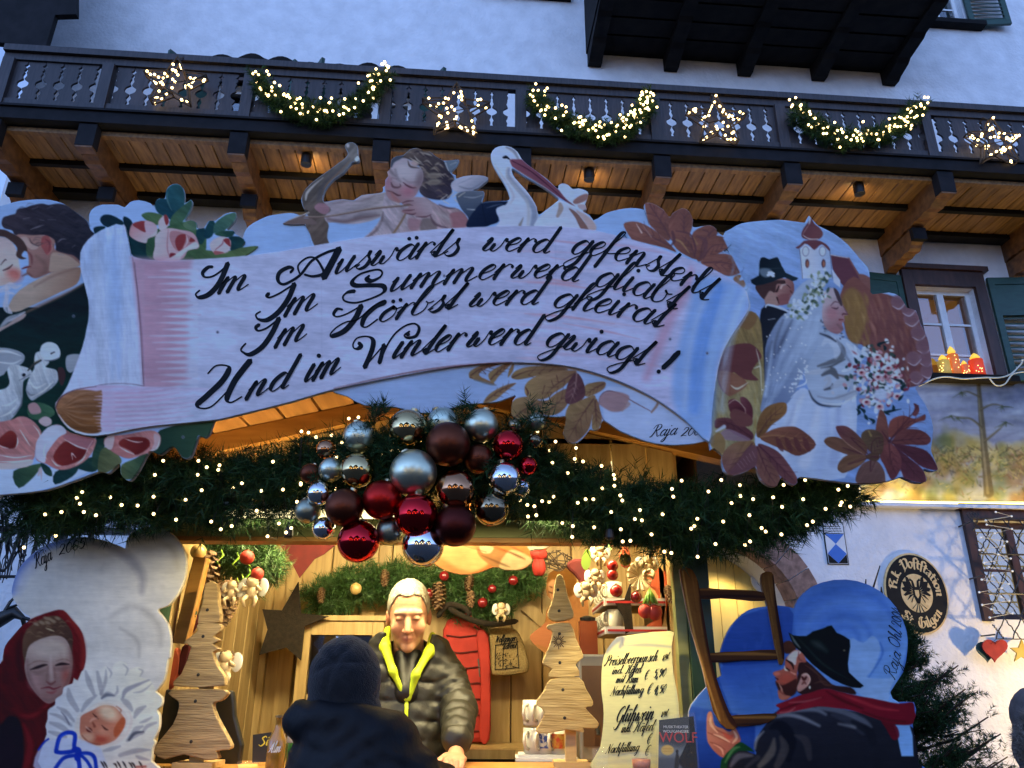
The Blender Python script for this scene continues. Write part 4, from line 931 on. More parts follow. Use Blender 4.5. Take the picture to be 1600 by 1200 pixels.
cv.poly(t(D_,(412,470),(440,400),(540,370),(620,385),(660,430),(650,500),(580,530),(560,570),(480,550),(420,510)),PKd,.8,1,4,PKu,(t(D_,(440,400))[0],t(D_,(560,560))[0]));cv.poly(t(D_,(440,400),(545,375),(560,470),(500,450)),RDu,.8);cv.poly(t(D_,(550,380),(620,390),(650,450),(600,500),(560,470)),(188,160,184),1)
cv.poly(t(D_,(670,390),(700,340),(740,320),(765,370),(750,430),(690,460)),PKu,.8);cv.poly(t(D_,(720,330),(745,320),(765,380),(740,410)),RDu,.8)
cv.poly(t(D_,(640,600),(650,500),(740,440),(860,450),(980,480),(1030,570),(1020,620),(940,630),(870,720),(640,720)),PKu,.8,1,4,(176,148,168),(t(D_,(640,600))[0],t(D_,(950,600))[0]));cv.poly(t(D_,(770,500),(800,460),(920,490),(1000,560),(900,620),(840,640),(790,580)),PKd,.8)
cv.poly(t(D_,(820,560),(850,500),(920,500),(890,610),(850,640)),RDu,.8);cv.poly(t(D_,(950,560),(960,520),(1000,550)),RDu,.7);cv.poly(t(D_,(770,700),(780,660),(830,670),(800,710)),(116,46,60),.7);cv.poly(t(D_,(700,725),(780,700),(900,620),(1000,560),(1030,610),(930,640),(870,700),(850,728)),(204,188,206),.8)
cv.st(t(D_,(760,450),(750,600),(770,700)),[1,2.4,1],(150,120,140),.8);cv.st(t(D_,(920,500),(930,560),(900,610)),[1,2,1],(206,180,200),.9)
cv.poly(t(D_,(1130,600),(1150,550),(1220,515),(1300,530),(1320,580),(1290,650),(1180,665)),PKu,.8);cv.poly(t(D_,(1250,540),(1300,530),(1315,600),(1280,580)),RDu,.8);cv.st(t(D_,(1250,550),(1240,580),(1180,630)),[1,1.8,1],(130,90,108));cv.poly(t(D_,(1170,640),(1260,655),(1180,675)),(150,96,106),.8)
# --- cupid
SK,SKs,SKp=(158,152,172),(112,98,108),(148,118,134)
cv.poly(t(E_,(330,740),(380,640),(500,530),(640,430),(790,320),(880,250),(910,190),(870,110),(900,70),(970,60),(1030,110),(1035,200),(1055,270),(1020,305),(960,310),(860,430),(740,510),(650,610),(605,700),(600,800),(690,860),(690,960),(610,980),(650,1050),(670,1110),(650,1250),(700,1400),(560,1420),(480,1330),(430,1200),(380,1090),(420,1000),(360,900)),(112,112,118),.8,1,3,(92,84,84),((500,240),(490,350)),2,-.8)
cv.st(t(E_,(380,780),(400,690),(490,590),(600,500)),[2,4,2.4,1],(176,178,188),.9);cv.st(t(E_,(930,260),(820,380),(700,480),(580,640),(540,780)),[2,4,5,7,6],(84,84,96),.6,2);cv.st(t(E_,(600,700),(640,590),(760,470),(930,290)),[1,2,2,1],(134,110,96),.7)
cv.poly(t(E_,(990,270),(1030,230),(1055,270),(1020,300)),(190,200,216),.6);cv.el(*t(E_,(908,100))[0],2.4,3.2,(170,172,188))
cv.poly(t(E_,(490,880),(540,820),(640,830),(680,890),(650,950),(580,950)),(146,118,136),.8)
cv.poly(t(E_,(600,800),(700,795),(850,770),(980,790),(1080,725),(1250,700),(1370,685),(1500,700),(1560,900),(1350,980),(1200,1040),(980,1080),(760,1060),(650,1060),(620,980),(700,900)),SK,.8,1,3,(170,164,178),((520,330),(600,300)),1.5,-.15)
cv.st(t(E_,(660,1020),(850,1050),(1050,1010),(1300,970)),[4,6,6,3],SKs,.8,2);cv.st(t(E_,(1000,990),(1120,960),(1250,950)),[3,6,3],(96,90,102),.5,3);cv.st(t(E_,(720,830),(900,790),(1080,790),(1250,720)),[1,2.6,1],SKs,.5,1.4)
body=t(F_,(170,620),(250,700),(400,780),(640,660),(760,720),(900,790),(1050,800),(1130,840),(1200,920),(1210,1040),(900,1060),(600,1100),(200,1160),(-150,1240),(0,1090),(100,960),(140,840))
cv.poly(body,SK,.8,1,3,(150,132,144),((600,320),(720,350)),2,.9)
cv.poly(t(F_,(470,930),(620,950),(640,1000),(560,1080),(470,1060)),SKp,2,.8);cv.poly(t(F_,(640,940),(760,940),(820,1060),(620,1090)),(112,104,110),2,.8);cv.poly(t(F_,(980,880),(1100,850),(1180,900),(1200,1030),(1020,1040)),(144,106,120),1.6,.9)
cv.st(t(F_,(740,900),(800,1000),(950,1050)),[2,4,2],(92,76,90),.8,1.2);cv.st(t(F_,(-100,1200),(60,1080),(130,960),(150,850)),[3,4,3,1],SKs,.8,1.6);cv.st(t(F_,(850,760),(960,800),(1050,800)),[2,3,1],(84,70,82),.8,1);cv.st(t(F_,(800,860),(950,920),(1000,1000)),[2,6,2],(176,172,186),.6,3)
for u in range(8):x,y=rg.uniform(590,640),rg.uniform(330,368);cv.st([(x,y),(x+3,y-18)],[1,5,1],(172,176,196),.4,2.5)
hair=t(F_,(240,310),(250,200),(320,150),(400,140),(480,70),(560,50),(640,60),(730,95),(800,150),(880,195),(920,230),(990,360),(1040,440),(1000,500),(1010,600),(960,680),(850,700),(720,680),(640,640),(600,560),(640,330),(460,190),(300,300))
cv.poly(hair,(98,90,92),.8,1,3,(62,58,76),((640,240),(695,310)),2,.6)
for i in range(70):
    a=rg.random();x,y=662+rg.normal(0,24),268+rg.normal(0,20)
    if inside(np.array(hair),np.array([x]),np.array([y]))[0]:cv.st([(x-6,y-1),(x,y-3),(x+7,y+1+3*a)],[.5,2.6,.5],((150,140,130),(120,108,104),(52,46,60),(168,160,158))[i%4],.6,.8)
face=t(F_,(245,240),(330,190),(440,180),(560,270),(640,330),(650,450),(600,560),(540,660),(420,720),(330,730),(230,690),(180,600),(175,510),(210,420),(200,350))
cv.poly(face,(164,158,178),1,1,4,(150,124,138),((640,255),(615,312)))
cv.el(*t(F_,(410,360))[0],20,15,(184,184,204),.7,7,.3);cv.el(*t(F_,(460,590))[0],11,8,(166,118,140),.8,5);cv.el(*t(F_,(205,480))[0],5,9,(160,122,146),.8,3);cv.el(*t(F_,(610,440))[0],6,16,(112,100,112),.6,4,.3)
cv.st(t(F_,(400,480),(450,520),(510,545),(560,545)),[1,2.6,2.2,1],(98,70,84));cv.st(t(F_,(250,480),(270,530),(320,545),(365,530),(360,500)),[1.4,3.4,3,2,1],(106,84,96));cv.st(t(F_,(200,585),(260,600),(330,640),(370,640)),[1,2,2.6,1],(98,70,82));cv.st(t(F_,(250,610),(300,680),(360,730)),[4,6,3],(152,112,118),.8,1.6)
cv.st(t(F_,(300,320),(330,430),(370,470)),[3,4,2],(120,112,128),.6,2);cv.st(t(F_,(400,430),(480,480),(600,470)),[1,3,1],(132,116,132),.5,2);cv.st(t(F_,(250,450),(260,420),(320,440)),[1,2,1],(130,108,124),.6,1);cv.st(t(F_,(225,310),(260,360),(300,400)),[3,5,2],(104,96,108),.6,2)
cv.st(t(F_,(460,210),(490,280),(600,300)),[1,3,1],(96,86,92));cv.el(*t(F_,(545,240))[0],6,4,(168,150,156),.9,1.5,.5)
cv.poly(t(F_,(260,200),(320,150),(400,145),(380,180),(290,230),(260,290),(240,280)),(76,84,104),1)
for P in([(480,170),(560,220),(650,260)],[(540,150),(580,200),(640,240)],[(640,110),(720,130),(760,150)],[(440,110),(500,100)]):cv.st(t(F_,*P),[.6,2.2,.6],(176,172,172),.8,.7)
for c in((780,395),(790,475)):cv.el(*t(F_,c)[0],11,4.5,(138,132,130),.9,1.2,-.05);cv.el(t(F_,c)[0][0],t(F_,c)[0][1]+1,8,2.2,(112,104,106),.7,1)
hand=t(F_,(380,740),(470,690),(580,660),(700,700),(760,790),(740,880),(620,910),(500,880),(420,870),(380,830),(470,790))
cv.poly(hand,(158,146,164),.8,1,4,(142,112,124),((660,310),(630,335)));
for P in([(380,740),(450,715),(530,710)],[(390,770),(460,755),(520,770)],[(400,830),(480,830),(540,820)],[(430,870),(520,880),(560,860)],[(560,910),(680,910),(750,880)]):cv.st(t(F_,*P),[.8,2.2,.8],(88,62,76),.85,.7)
cv.st(t(E_,(330,990),(600,990),(900,945),(1200,890),(1600,850),(1680,840)),[2.6,2.6,2.8,3,3.2,3],(112,96,96));cv.st(t(E_,(330,985),(600,985),(900,938),(1200,882),(1600,842)),.9,(178,172,172),.7)
cv.poly(t(E_,(95,1075),(420,930),(350,1000),(450,1010),(520,1080),(300,1085)),(112,100,104),.7);cv.st(t(E_,(180,1030),(420,935)),[.6,1.6],(176,178,188))
cv.st(t(F_,(425,880),(370,980),(290,1100),(250,1140)),[3,3.4,3.4,3],(130,112,100))
# wings
cv.poly(t(F_,(1000,490),(1160,405),(1350,390),(1460,420),(1440,470),(1330,550),(1200,600),(1040,590)),(172,176,204),.8,1,3,(134,140,166),((730,280),(745,297)));cv.st(t(F_,(1100,530),(1250,560),(1400,470)),[1,3,1],(112,118,142),.7,1);cv.st(t(F_,(1080,500),(1200,450),(1300,400)),[1,2,.6],(146,150,178),.8)
cv.poly(t(F_,(1060,640),(1180,590),(1390,590),(1410,640),(1380,720),(1400,820),(1380,920),(1260,1000),(1200,900),(1120,800)),(96,106,128),.8,1,3,(52,66,92),((740,300),(740,350)));cv.st(t(F_,(1160,660),(1280,670),(1390,640)),[1,2,1],(150,158,178),.8);cv.st(t(F_,(1200,815),(1300,820),(1380,800)),[.6,1.4,.6],(176,184,200))
cv.poly(t(F_,(920,220),(1080,195),(1095,215),(1050,290),(985,360)),(108,122,146),.8);cv.st(t(F_,(930,235),(965,330)),[1.6,.8],(184,190,206));cv.st(t(F_,(990,260),(1060,230)),[1,2],(150,160,178))
for P in([(870,695),(950,635)],[(955,670),(1030,605)],[(1020,665),(1090,605)],[(1090,660),(1170,605)],[(900,710),(970,750)],[(1040,690),(1080,730)]):cv.st(t(F_,*P),[1.4,3,1],(186,184,186),.95,.6)
# --- stork
cv.poly(t(F_,(1200,1040),(1220,930),(1380,730),(1500,705),(1640,715),(1800,720),(1640,800),(1560,830),(1600,960),(1500,1010),(1380,1045)),(38,50,78),.8,1,3,(26,38,64),((740,310),(770,350)));cv.st(t(F_,(1380,740),(1480,720),(1600,720)),[.8,1.6,.6],(118,132,156),.8);cv.st(t(F_,(1440,800),(1540,770),(1640,750)),[1,2.2,1],(86,102,130),.7)
stork=t(G_,(400,800),(440,740),(450,690),(400,560),(300,400),(230,270),(215,170),(270,90),(370,62),(470,80),(550,140),(600,240),(500,250),(480,310),(480,400),(520,470),(640,600),(730,720),(790,830),(810,930),(780,1080),(300,1090),(330,1000),(280,860),(360,810))
cv.poly(stork,(196,206,236),.8,1,3,(176,190,226),((770,240),(820,350)))
cv.st(t(G_,(440,350),(440,450),(560,600),(680,740),(760,880),(740,1060)),[4,6,7,8,9,9],(120,132,164),.75,2);cv.st(t(G_,(420,340),(420,440),(520,570),(650,720),(690,860),(680,1050)),[2,4,5,5,5,5],(166,172,190),.7,1.6);cv.st(t(G_,(580,1050),(600,1010),(620,960)),[5,3,1],(128,122,124),.8,1)
cv.st(t(G_,(410,80),(500,130),(560,230)),[3,5,3],(126,134,156),.8,1.4);cv.st(t(G_,(270,300),(360,440),(450,580),(500,700),(460,780)),[1,2,3,4,2],(160,166,186),.5,1.4)
cv.poly(t(G_,(450,250),(470,228),(600,230),(680,300),(800,390),(1060,610),(1300,850),(1200,790),(1060,700),(880,570),(640,430),(480,320)),(126,84,104),.7,1,0,(112,74,92),((800,250),(890,320)));cv.st(t(G_,(480,250),(700,370),(900,530),(1150,750)),[1.2,1.6,1.4,.6],(70,40,62));cv.st(t(G_,(520,350),(800,520),(1050,710)),[1,1.6,.8],(150,122,122),.8)
cv.poly(t(G_,(360,205),(400,185),(430,200),(460,240),(420,225),(380,225)),(24,28,44),.6)
bun=t(G_,(770,1080),(800,980),(900,870),(1060,750),(1200,790),(1400,900),(1500,1000),(1530,1100),(1350,1115),(1100,1080))
cv.poly(bun,(184,196,228),.8,1,3,(170,184,220),((850,330),(920,355)));cv.poly(t(G_,(1190,845),(1290,900),(1400,1040),(1460,1120),(1350,1110),(1270,960)),(124,100,102),.8);cv.poly(t(G_,(1280,870),(1420,940),(1510,1030),(1530,1110),(1450,1120),(1380,1000)),(170,158,170),.9)
cv.poly(t(G_,(1060,600),(1060,555),(1110,530),(1190,555),(1240,605),(1320,595),(1430,650),(1410,740),(1390,790),(1410,850),(1340,870),(1250,800),(1150,720)),(184,198,230),.8);cv.poly(t(G_,(1240,760),(1320,690),(1425,665),(1410,740),(1290,790)),(140,112,116),.8);cv.poly(t(G_,(1300,800),(1390,800),(1410,850),(1340,865)),(170,160,178),.8);cv.st(t(G_,(1080,790),(1090,850),(1050,940)),[5,8,5],(152,140,142),.9);cv.st(t(G_,(1060,740),(1200,800),(1400,890)),[1,2.4,1],(206,214,240))
# --- upper autumn leaves
BR1,BR2,VN=(128,92,90),(112,82,82),(92,68,80)
for P,v in(([(345,70),(370,50),(440,60),(560,130),(625,215),(640,420),(600,480),(440,340),(385,260)],[(650,470),(500,220),(400,90)]),([(640,440),(620,250),(660,170),(770,110),(850,150),(895,250),(860,400),(800,500)],[(790,440),(790,270),(800,130)]),([(105,295),(210,262),(330,290),(480,380),(640,530),(700,610),(560,560),(240,480),(180,440)],[(640,540),(400,420),(260,300)]),([(640,380),(720,365),(830,400),(920,520),(950,690),(800,640),(680,540)],[(920,660),(860,520),(760,420)]),
             ([(880,420),(1000,320),(1090,305),(1160,350),(1160,420),(1050,560),(1000,700),(930,690)],[(980,670),(1010,500),(1120,350)]),([(1040,560),(1100,430),(1240,440),(1330,520),(1230,600),(1060,690),(1000,700)],[(1010,680),(1120,540),(1300,520)]),([(980,730),(1100,650),(1260,630),(1400,680),(1475,770),(1440,840),(1300,885),(1150,820)],[(1020,730),(1250,730),(1420,790)])):
    leaf(t(H_,*P),BR1,BR2,t(H_,*v),VN,(t(H_,P[0])[0],t(H_,P[len(P)//2])[0]))
cv.st(t(H_,(660,380),(680,480),(650,530)),[4,5,3],VN,.8);cv.st(t(H_,(700,370),(860,410),(920,560),(910,660)),[2,3,3.4,2],VN,.8);cv.st(t(H_,(940,430),(1030,480),(1030,600),(960,690)),[3,6,6,3],(102,76,88),.7,1.2)
cv.st(t(H_,(700,470),(760,500),(850,620)),[2,3,1],(158,130,104),.8);cv.st(t(H_,(250,290),(310,390)),[1,2.4],(196,180,186),.9);cv.st(t(H_,(320,300),(420,440)),[1,2],(150,126,128),.8);cv.st(t(H_,(900,440),(940,520)),[1,3],(150,120,96),.7)
cv.poly(t(H_,(1350,920),(1400,870),(1440,880),(1420,930),(1480,930),(1490,990),(1440,1015)),(130,100,80),1)
for P in([(400,60),(450,150)],[(450,90),(460,150)],[(560,150),(540,210)],[(1010,360),(1090,390)],[(1070,420),(1150,340)]):cv.st(t(H_,*P),[2.4,1],VN,.7)
# --- bridal panel
brid=[(1108,690),(1122,560),(1140,520),(1170,500),(1168,450),(1130,372),(1159,349),(1205,344),(1258,348),(1302,364),(1345,405),(1359,432),(1380,470),(1460,480),(1470,760),(1240,770),(1100,720)]
cv.poly(brid,(140,172,230),1,1,0,(120,150,212),((1200,350),(1200,480)),1,.4)
for i in range(90):x,y=rg.uniform(1140,1340),rg.uniform(350,430);cv.st([(x,y),(x+rg.normal(0,8),y+rg.uniform(8,26))],[1,rg.uniform(4,9),1],(150+rg.normal(0,8),180,230),.3,2.5)
# church
cv.poly(t(I_,(800,400),(850,340),(950,400),(1050,340),(1110,410),(1130,700),(820,700)),(196,204,230),.7,1,0,(150,174,220),((1250,400),(1300,400)))
cv.poly(t(I_,(755,378),(800,350),(840,310),(930,300),(1010,310),(1080,350),(1115,400),(1100,410),(1040,350),(1000,360),(950,405),(900,360),(850,340),(790,390)),(104,70,82),.7,1,2);cv.poly(t(I_,(815,250),(830,190),(880,120),(915,75),(950,130),(1010,180),(1040,240),(1000,290),(920,300),(840,285)),(98,66,78),.7,1,4,(112,78,86),((1250,350),(1280,370)));cv.st(t(I_,(900,45),(905,90),(895,130)),[1,2.2,1.6],(178,190,218));cv.st(t(I_,(830,250),(900,290),(990,290)),[.8,1.6,.8],(186,180,196));cv.st(t(I_,(900,130),(860,190),(830,240)),[.6,1.4,.6],(150,120,132))
for c in((858,418),(1035,418)):cv.el(*t(I_,c)[0],5.4,7.8,(104,112,140),.9,.7);cv.el(*t(I_,c)[0],4.5,6.9,(190,200,228),1,.6)
for c in((875,545),(1045,545)):cv.el(*t(I_,c)[0],3.2,6.6,(70,52,64),1,.7);cv.el(t(I_,c)[0][0]+.4,t(I_,c)[0][1]+.6,2,4.8,(150,106,96),1,.7)
cv.st(t(I_,(795,400),(815,560),(825,700)),.9,(92,100,130));cv.st(t(I_,(1110,410),(1125,560),(1140,700)),.9,(92,100,130))
cv.poly(t(I_,(1120,455),(1310,485),(1420,660),(1530,690),(1540,830),(1300,830),(1200,720),(1140,600)),(96,66,82),.8,1,0);cv.poly(t(I_,(1130,600),(1220,720),(1220,800),(1150,740)),(176,192,228),.8,1,0);cv.st(t(I_,(1120,455),(1310,488)),1.2,(190,190,210));cv.st(t(I_,(1310,490),(1480,790)),2,(124,92,98));cv.poly(t(I_,(1410,660),(1520,690),(1540,830),(1470,790)),(122,90,92),.8)
# feathery autumn tree
tree=t(J_,(760,0),(880,-160),(1030,-40),(1180,0),(1330,60),(1440,160),(1470,260),(1530,380),(1555,500),(1580,680),(1540,760),(1380,830),(1200,740),(1000,480),(860,420),(800,300))
cv.poly(tree,(118,84,84),1,1,3,(104,74,84),((1310,480),(1440,560)))
cv.poly(t(J_,(770,40),(860,-60),(960,20),(1000,200),(930,420),(840,410),(800,260)),(126,104,76),4,.95)
for i in range(240):
    u,v=rg.random(),rg.random();x,y=1318+126*u,456+130*v
    if not inside(np.array(tree),np.array([x]),np.array([y]))[0]:continue
    k=(x-1318)/130;c=(134,112,80)if k<.28 else((128,92,88),(112,76,80),(140,104,100))[i%3]
    cv.st([(x,y),(x+4,y+8),(x+3+6*k,y+18)],[1,4.5,.6],tuple(np.array(c)+rg.normal(0,8)),.45,1.4)
for x,y,r in((1425,498,13),(1436,520,13),(1444,541,13),(1448,561,13),(1450,580,12),(1432,590,11),(1420,483,12),(1404,472,12),(1428,560,12)):
    cv.el(x,y,r,r*.9,(126,104,124),.75,1.5,.4);cv.el(x-2,y-2,r*.7,r*.6,(112,88,104),.6,2.5);cv.st([(x-r*.8,y+r*.5),(x+r*.1,y+r*.9),(x+r*.95,y+r*.1)],[.7,1.8,.7],(178,178,206),.85,.7)
# man with hat
cv.poly(t(I_,(385,720),(560,700),(720,720),(735,860),(700,900),(690,960),(600,980),(460,990),(420,900),(340,800)),(150,118,122),.8,1,3,(116,80,86),((1215,460),(1240,470)));cv.poly(t(I_,(335,780),(440,740),(560,720),(640,720),(640,760),(560,760),(540,840),(480,880),(430,920),(370,860)),(72,56,60),.8);cv.poly(t(I_,(490,830),(560,880),(580,960),(470,990),(430,930),(450,880)),(152,128,130),1)
cv.poly(t(I_,(570,880),(690,860),(700,930),(600,980)),(126,88,96),1.4,.8);cv.st(t(I_,(600,790),(650,760),(700,800)),[1,2,1],(80,56,66));cv.st(t(I_,(580,780),(560,830),(545,840)),[2,3,1],(52,40,46));cv.st(t(I_,(600,800),(620,770),(660,760)),[3,2.6,1],(196,184,190),.8);cv.st(t(I_,(700,830),(735,880),(700,890)),[1.4,2,1],(86,56,62));cv.st(t(I_,(560,900),(580,960)),[2.4,1.4],(70,48,54))
cv.poly(t(I_,(285,715),(370,670),(375,560),(390,490),(430,480),(480,500),(550,480),(580,500),(650,640),(780,695),(720,730),(640,690),(500,740),(340,775)),(30,40,52),.7,1,2,(40,54,66),((1190,420),(1230,440)));cv.st(t(I_,(378,590),(480,600),(620,590)),[1,2,1],(54,70,82),.7);cv.poly(t(I_,(385,600),(480,600),(520,650),(450,690),(390,660)),(112,132,160),2,.8)
for p in((480,640),(500,660),(520,675),(470,665),(500,640),(520,650)):cv.el(*t(I_,p)[0],2.6,2,(206,214,232),1,.6)
cv.poly(t(I_,(385,1080),(420,1000),(470,970),(600,1010),(720,1060),(640,1300),(560,1600),(480,1900),(400,2000),(370,1500)),(34,38,50),.9,1,3,(48,54,70),((1190,480),(1230,560)));cv.st(t(I_,(440,1000),(470,975),(600,1010),(690,1050)),[2,3,4,3],(170,188,222));cv.st(t(I_,(470,1130),(540,1120)),[.8,1.2],(140,150,170))
# left leaves below him
cv.poly([(1108,690),(1114,600),(1124,560),(1136,530),(1150,500),(1168,486),(1186,496),(1192,540),(1196,640),(1194,690),(1140,720)],(126,112,84),1,1,3,(142,140,116),((1130,540),(1190,660)),2,1.2)
for i in range(60):x,y=rg.uniform(1122,1194),rg.uniform(510,690);cv.st([(x,y),(x+rg.normal(0,4),y+20)],[1,5,1],((158,158,144),(150,128,70),(112,92,72))[i%3],.35,2)
cv.poly(t(Z6,(185,460),(230,420),(330,405),(385,460),(360,500),(340,540),(370,575),(300,570),(250,540),(240,640),(200,620),(180,560)),(100,66,72),.9);cv.poly(t(Z6,(180,540),(250,540),(320,590),(260,640),(220,640)),(126,92,84),1.2,.9);cv.poly(t(Z6,(250,330),(330,258),(365,290),(330,340),(290,330)),(120,98,76),1)
cv.st(t(Z6,(360,430),(380,520),(385,640)),[1,2.4,1],(190,196,196),.7);cv.st(t(Z6,(350,520),(375,510)),[1,2],(186,192,190));cv.st(t(K_,(240,240),(300,270),(400,210)),[1,3,.6],(176,180,176))
# bride: veil, dress, bodice
cv.poly(t(J_,(90,800),(90,480),(150,320),(230,200),(300,150),(300,60),(420,-100),(560,-140),(640,40),(700,200),(600,280),(580,400),(500,560),(430,700),(300,960),(60,1060),(70,900)),(112,130,172),1.2,.96,3,(150,170,208),((1205,560),(1265,540)))
for P,wd,a in(([(300,160),(180,400),(130,560),(90,900)],[2,6,8,6],.8),([(420,180),(280,460),(160,800),(90,1050)],[4,10,16,12],.6),([(500,200),(420,420),(300,640),(180,900)],[3,12,14,6],.6),([(560,200),(520,360),(440,520)],[6,12,6],.7),([(330,20),(480,-90),(600,-60)],[6,9,6],.5)):
    cv.st(t(J_,*P),wd,(164,186,226),a,2.5,dry=.4)
for P in([(250,230),(180,420),(170,560)],[(330,230),(240,420),(200,520)],[(150,420),(110,560),(90,760)]):cv.st(t(J_,*P),[2,6,2],(62,70,96),.55,2.5)
for i in range(26):cv.el(1190+rg.random()*70,500+rg.random()*110,1.2,1.2,(206,216,238),.8,.6)
cv.poly(t(J_,(400,840),(480,860),(560,990),(760,1010),(820,880),(900,880),(900,1300),(800,1640),(400,1640),(0,1500),(60,1060),(200,1050),(300,960)),(172,192,234),1,1,2,(158,180,226),((1260,620),(1260,740)))
for P,c,wd in(([(430,900),(330,1100),(240,1400)],(196,210,240),[4,14,20]),([(560,1020),(520,1250),(440,1500)],(190,204,238),[6,16,20]),([(740,1020),(740,1200),(700,1500)],(138,156,206),[6,10,16]),([(830,1000),(860,1200),(800,1500)],(180,198,236),[5,12,12]),([(350,1000),(300,1150),(200,1300)],(132,150,196),[3,6,6]),([(640,1030),(640,1300),(560,1600)],(150,172,222),[4,8,10])):
    cv.st(t(J_,*P),wd,c,.55,4)
cv.poly(t(J_,(580,300),(700,350),(820,400),(940,500),(980,560),(900,640),(880,720),(760,1000),(620,990),(520,930),(470,830),(440,700),(500,560),(560,440)),(150,170,208),1,1,3,(164,184,222),((1270,540),(1330,570)))
for P,c,wd,a in(([(560,640),(660,610),(770,560),(780,480),(720,410)],(92,98,112),[3,7,9,7,3],.8),([(590,660),(680,640),(800,580)],(70,74,84),[2,3,2],.8),([(600,450),(660,400),(730,470),(720,560)],(180,196,228),[4,12,14,6],.6),([(580,350),(660,380),(720,420)],(60,68,88),[2,4,2],.9),([(730,400),(790,520),(860,620)],(120,134,164),[2,5,2],.7),([(820,440),(900,540),(940,600)],(184,200,232),[4,9,4],.7),
                    ([(600,720),(680,680),(740,750)],(78,82,94),[4,12,4],.8),([(620,850),(680,830),(690,800)],(70,74,88),[3,5,2],.8),([(460,700),(560,690),(660,660)],(172,186,216),[4,9,3],.7),([(620,770),(650,740),(660,790),(610,840)],(160,172,200),[3,6,6,2],.8),([(690,830),(780,780),(880,800),(860,900),(740,920)],(158,172,202),[6,14,14,14,8],.8),([(480,860),(520,940),(600,990),(760,1000)],(58,64,80),[1.4,3,3,1],.9),([(560,910),(700,930),(900,860)],(126,136,162),[2,3,1.5],.7),([(740,720),(840,740),(900,720)],(96,92,96),[3,5,3],.8),([(600,970),(760,980),(900,900)],(196,208,232),[1,3,1.4],.7)):
    cv.st(t(J_,*P),wd,c,a,1.3)
for i in range(46):u=rg.random();cv.el(*t(J_,(580+210*u+rg.normal(0,10),262+100*u+rg.normal(0,22)))[0],rg.uniform(1.2,3),rg.uniform(1,2.2),((74,82,104),(168,182,212),(122,136,164))[i%3],.8,.8)
for i in range(34):u=rg.random();cv.el(*t(J_,(300+180*u+rg.normal(0,18),880-260*u+rg.normal(0,24)))[0],1.6,1.4,(204,214,238),.8,.7)
for P in([(440,720),(380,660)],[(430,760),(350,750)],[(460,760),(440,800),(360,830)],[(380,860),(320,920)]):cv.st(t(J_,*P),[1,2.6,.8],(206,216,240),.9,.7)
bf=t(I_,(1060,830),(1150,800),(1210,860),(1240,960),(1300,1075),(1260,1090),(1265,1140),(1240,1170),(1250,1230),(1190,1280),(1080,1230),(1030,1100),(1040,950))
cv.poly(bf,(170,164,184),.9,1,3,(146,114,128),((1292,470),(1318,500)));cv.poly(t(I_,(1150,800),(1200,840),(1240,960),(1225,985),(1180,900)),(76,66,78),1);cv.el(*t(I_,(1130,1060))[0],9,11,(156,118,134),.8,4);cv.st(t(I_,(1120,985),(1160,945),(1210,955)),[1,2,1],(112,88,102));cv.st(t(I_,(1130,1005),(1180,1015),(1200,1000)),[1,2.4,1],(92,70,86));cv.st(t(I_,(1300,1075),(1250,1070),(1240,1085)),[1,2.2,1],(86,56,68));cv.st(t(I_,(1250,1130),(1210,1130)),[1,2.4],(116,66,76));cv.st(t(I_,(1240,970),(1290,1060)),[1,1.8],(104,78,90),.8);cv.st(t(I_,(1190,1180),(1240,1230)),[2,5],(110,88,100),.6,1.5)
def blooms(n,f,pal,r0,r1):
    for i in range(n):x,y=f();cv.el(x,y,rg.uniform(r0,r1),rg.uniform(r0,r1)*.75,pal[rg.integers(len(pal))],.9,.8,rg.random()*3)
WR=((202,214,236),(180,196,222),(214,222,240),(96,116,104),(122,140,124),(62,82,78),(170,186,212))
def wreath():
    u=rg.random();a,b,c=np.array((1280,432)),np.array((1284,470)),np.array((1240,488));p=(1-u)**2*a+2*u*(1-u)*b+u*u*c
    return p[0]+rg.normal(0,7),p[1]+rg.normal(0,7)
blooms(150,wreath,WR,1.5,4.5)
# bouquet
BQ=((206,216,238),(188,200,226),(176,186,214),(172,140,160),(150,112,132),(112,50,66),(40,62,66),(60,82,84),(212,220,240))
blooms(420,lambda:(1372+rg.normal(0,19),590+rg.normal(0,22)),BQ,1.6,5)
for x,y in((1371,558),(1346,582),(1388,575),(1372,589),(1399,590),(1384,616),(1354,628),(1374,635),(1402,619)):cv.el(x,y,7,5.5,(196,200,224),.95,1.2);cv.el(x+1,y+1,5,3.6,(172,132,152),.8,1.2);cv.el(x,y,2.2,1.8,(108,34,52),.95,.8)
cv.el(1376,616,11,9,(172,190,230),.95,2)
for x,y in((1342,640),(1350,646),(1356,656),(1340,648),(1395,642),(1390,648),(1404,626),(1412,610),(1408,600),(1363,662),(1376,542),(1382,548),(1338,568)):cv.st([(x,y),(x+rg.normal(0,5),y-4),(x+rg.normal(0,8),y-9)],[1,5,.8],(32,52,62),.95,.8)
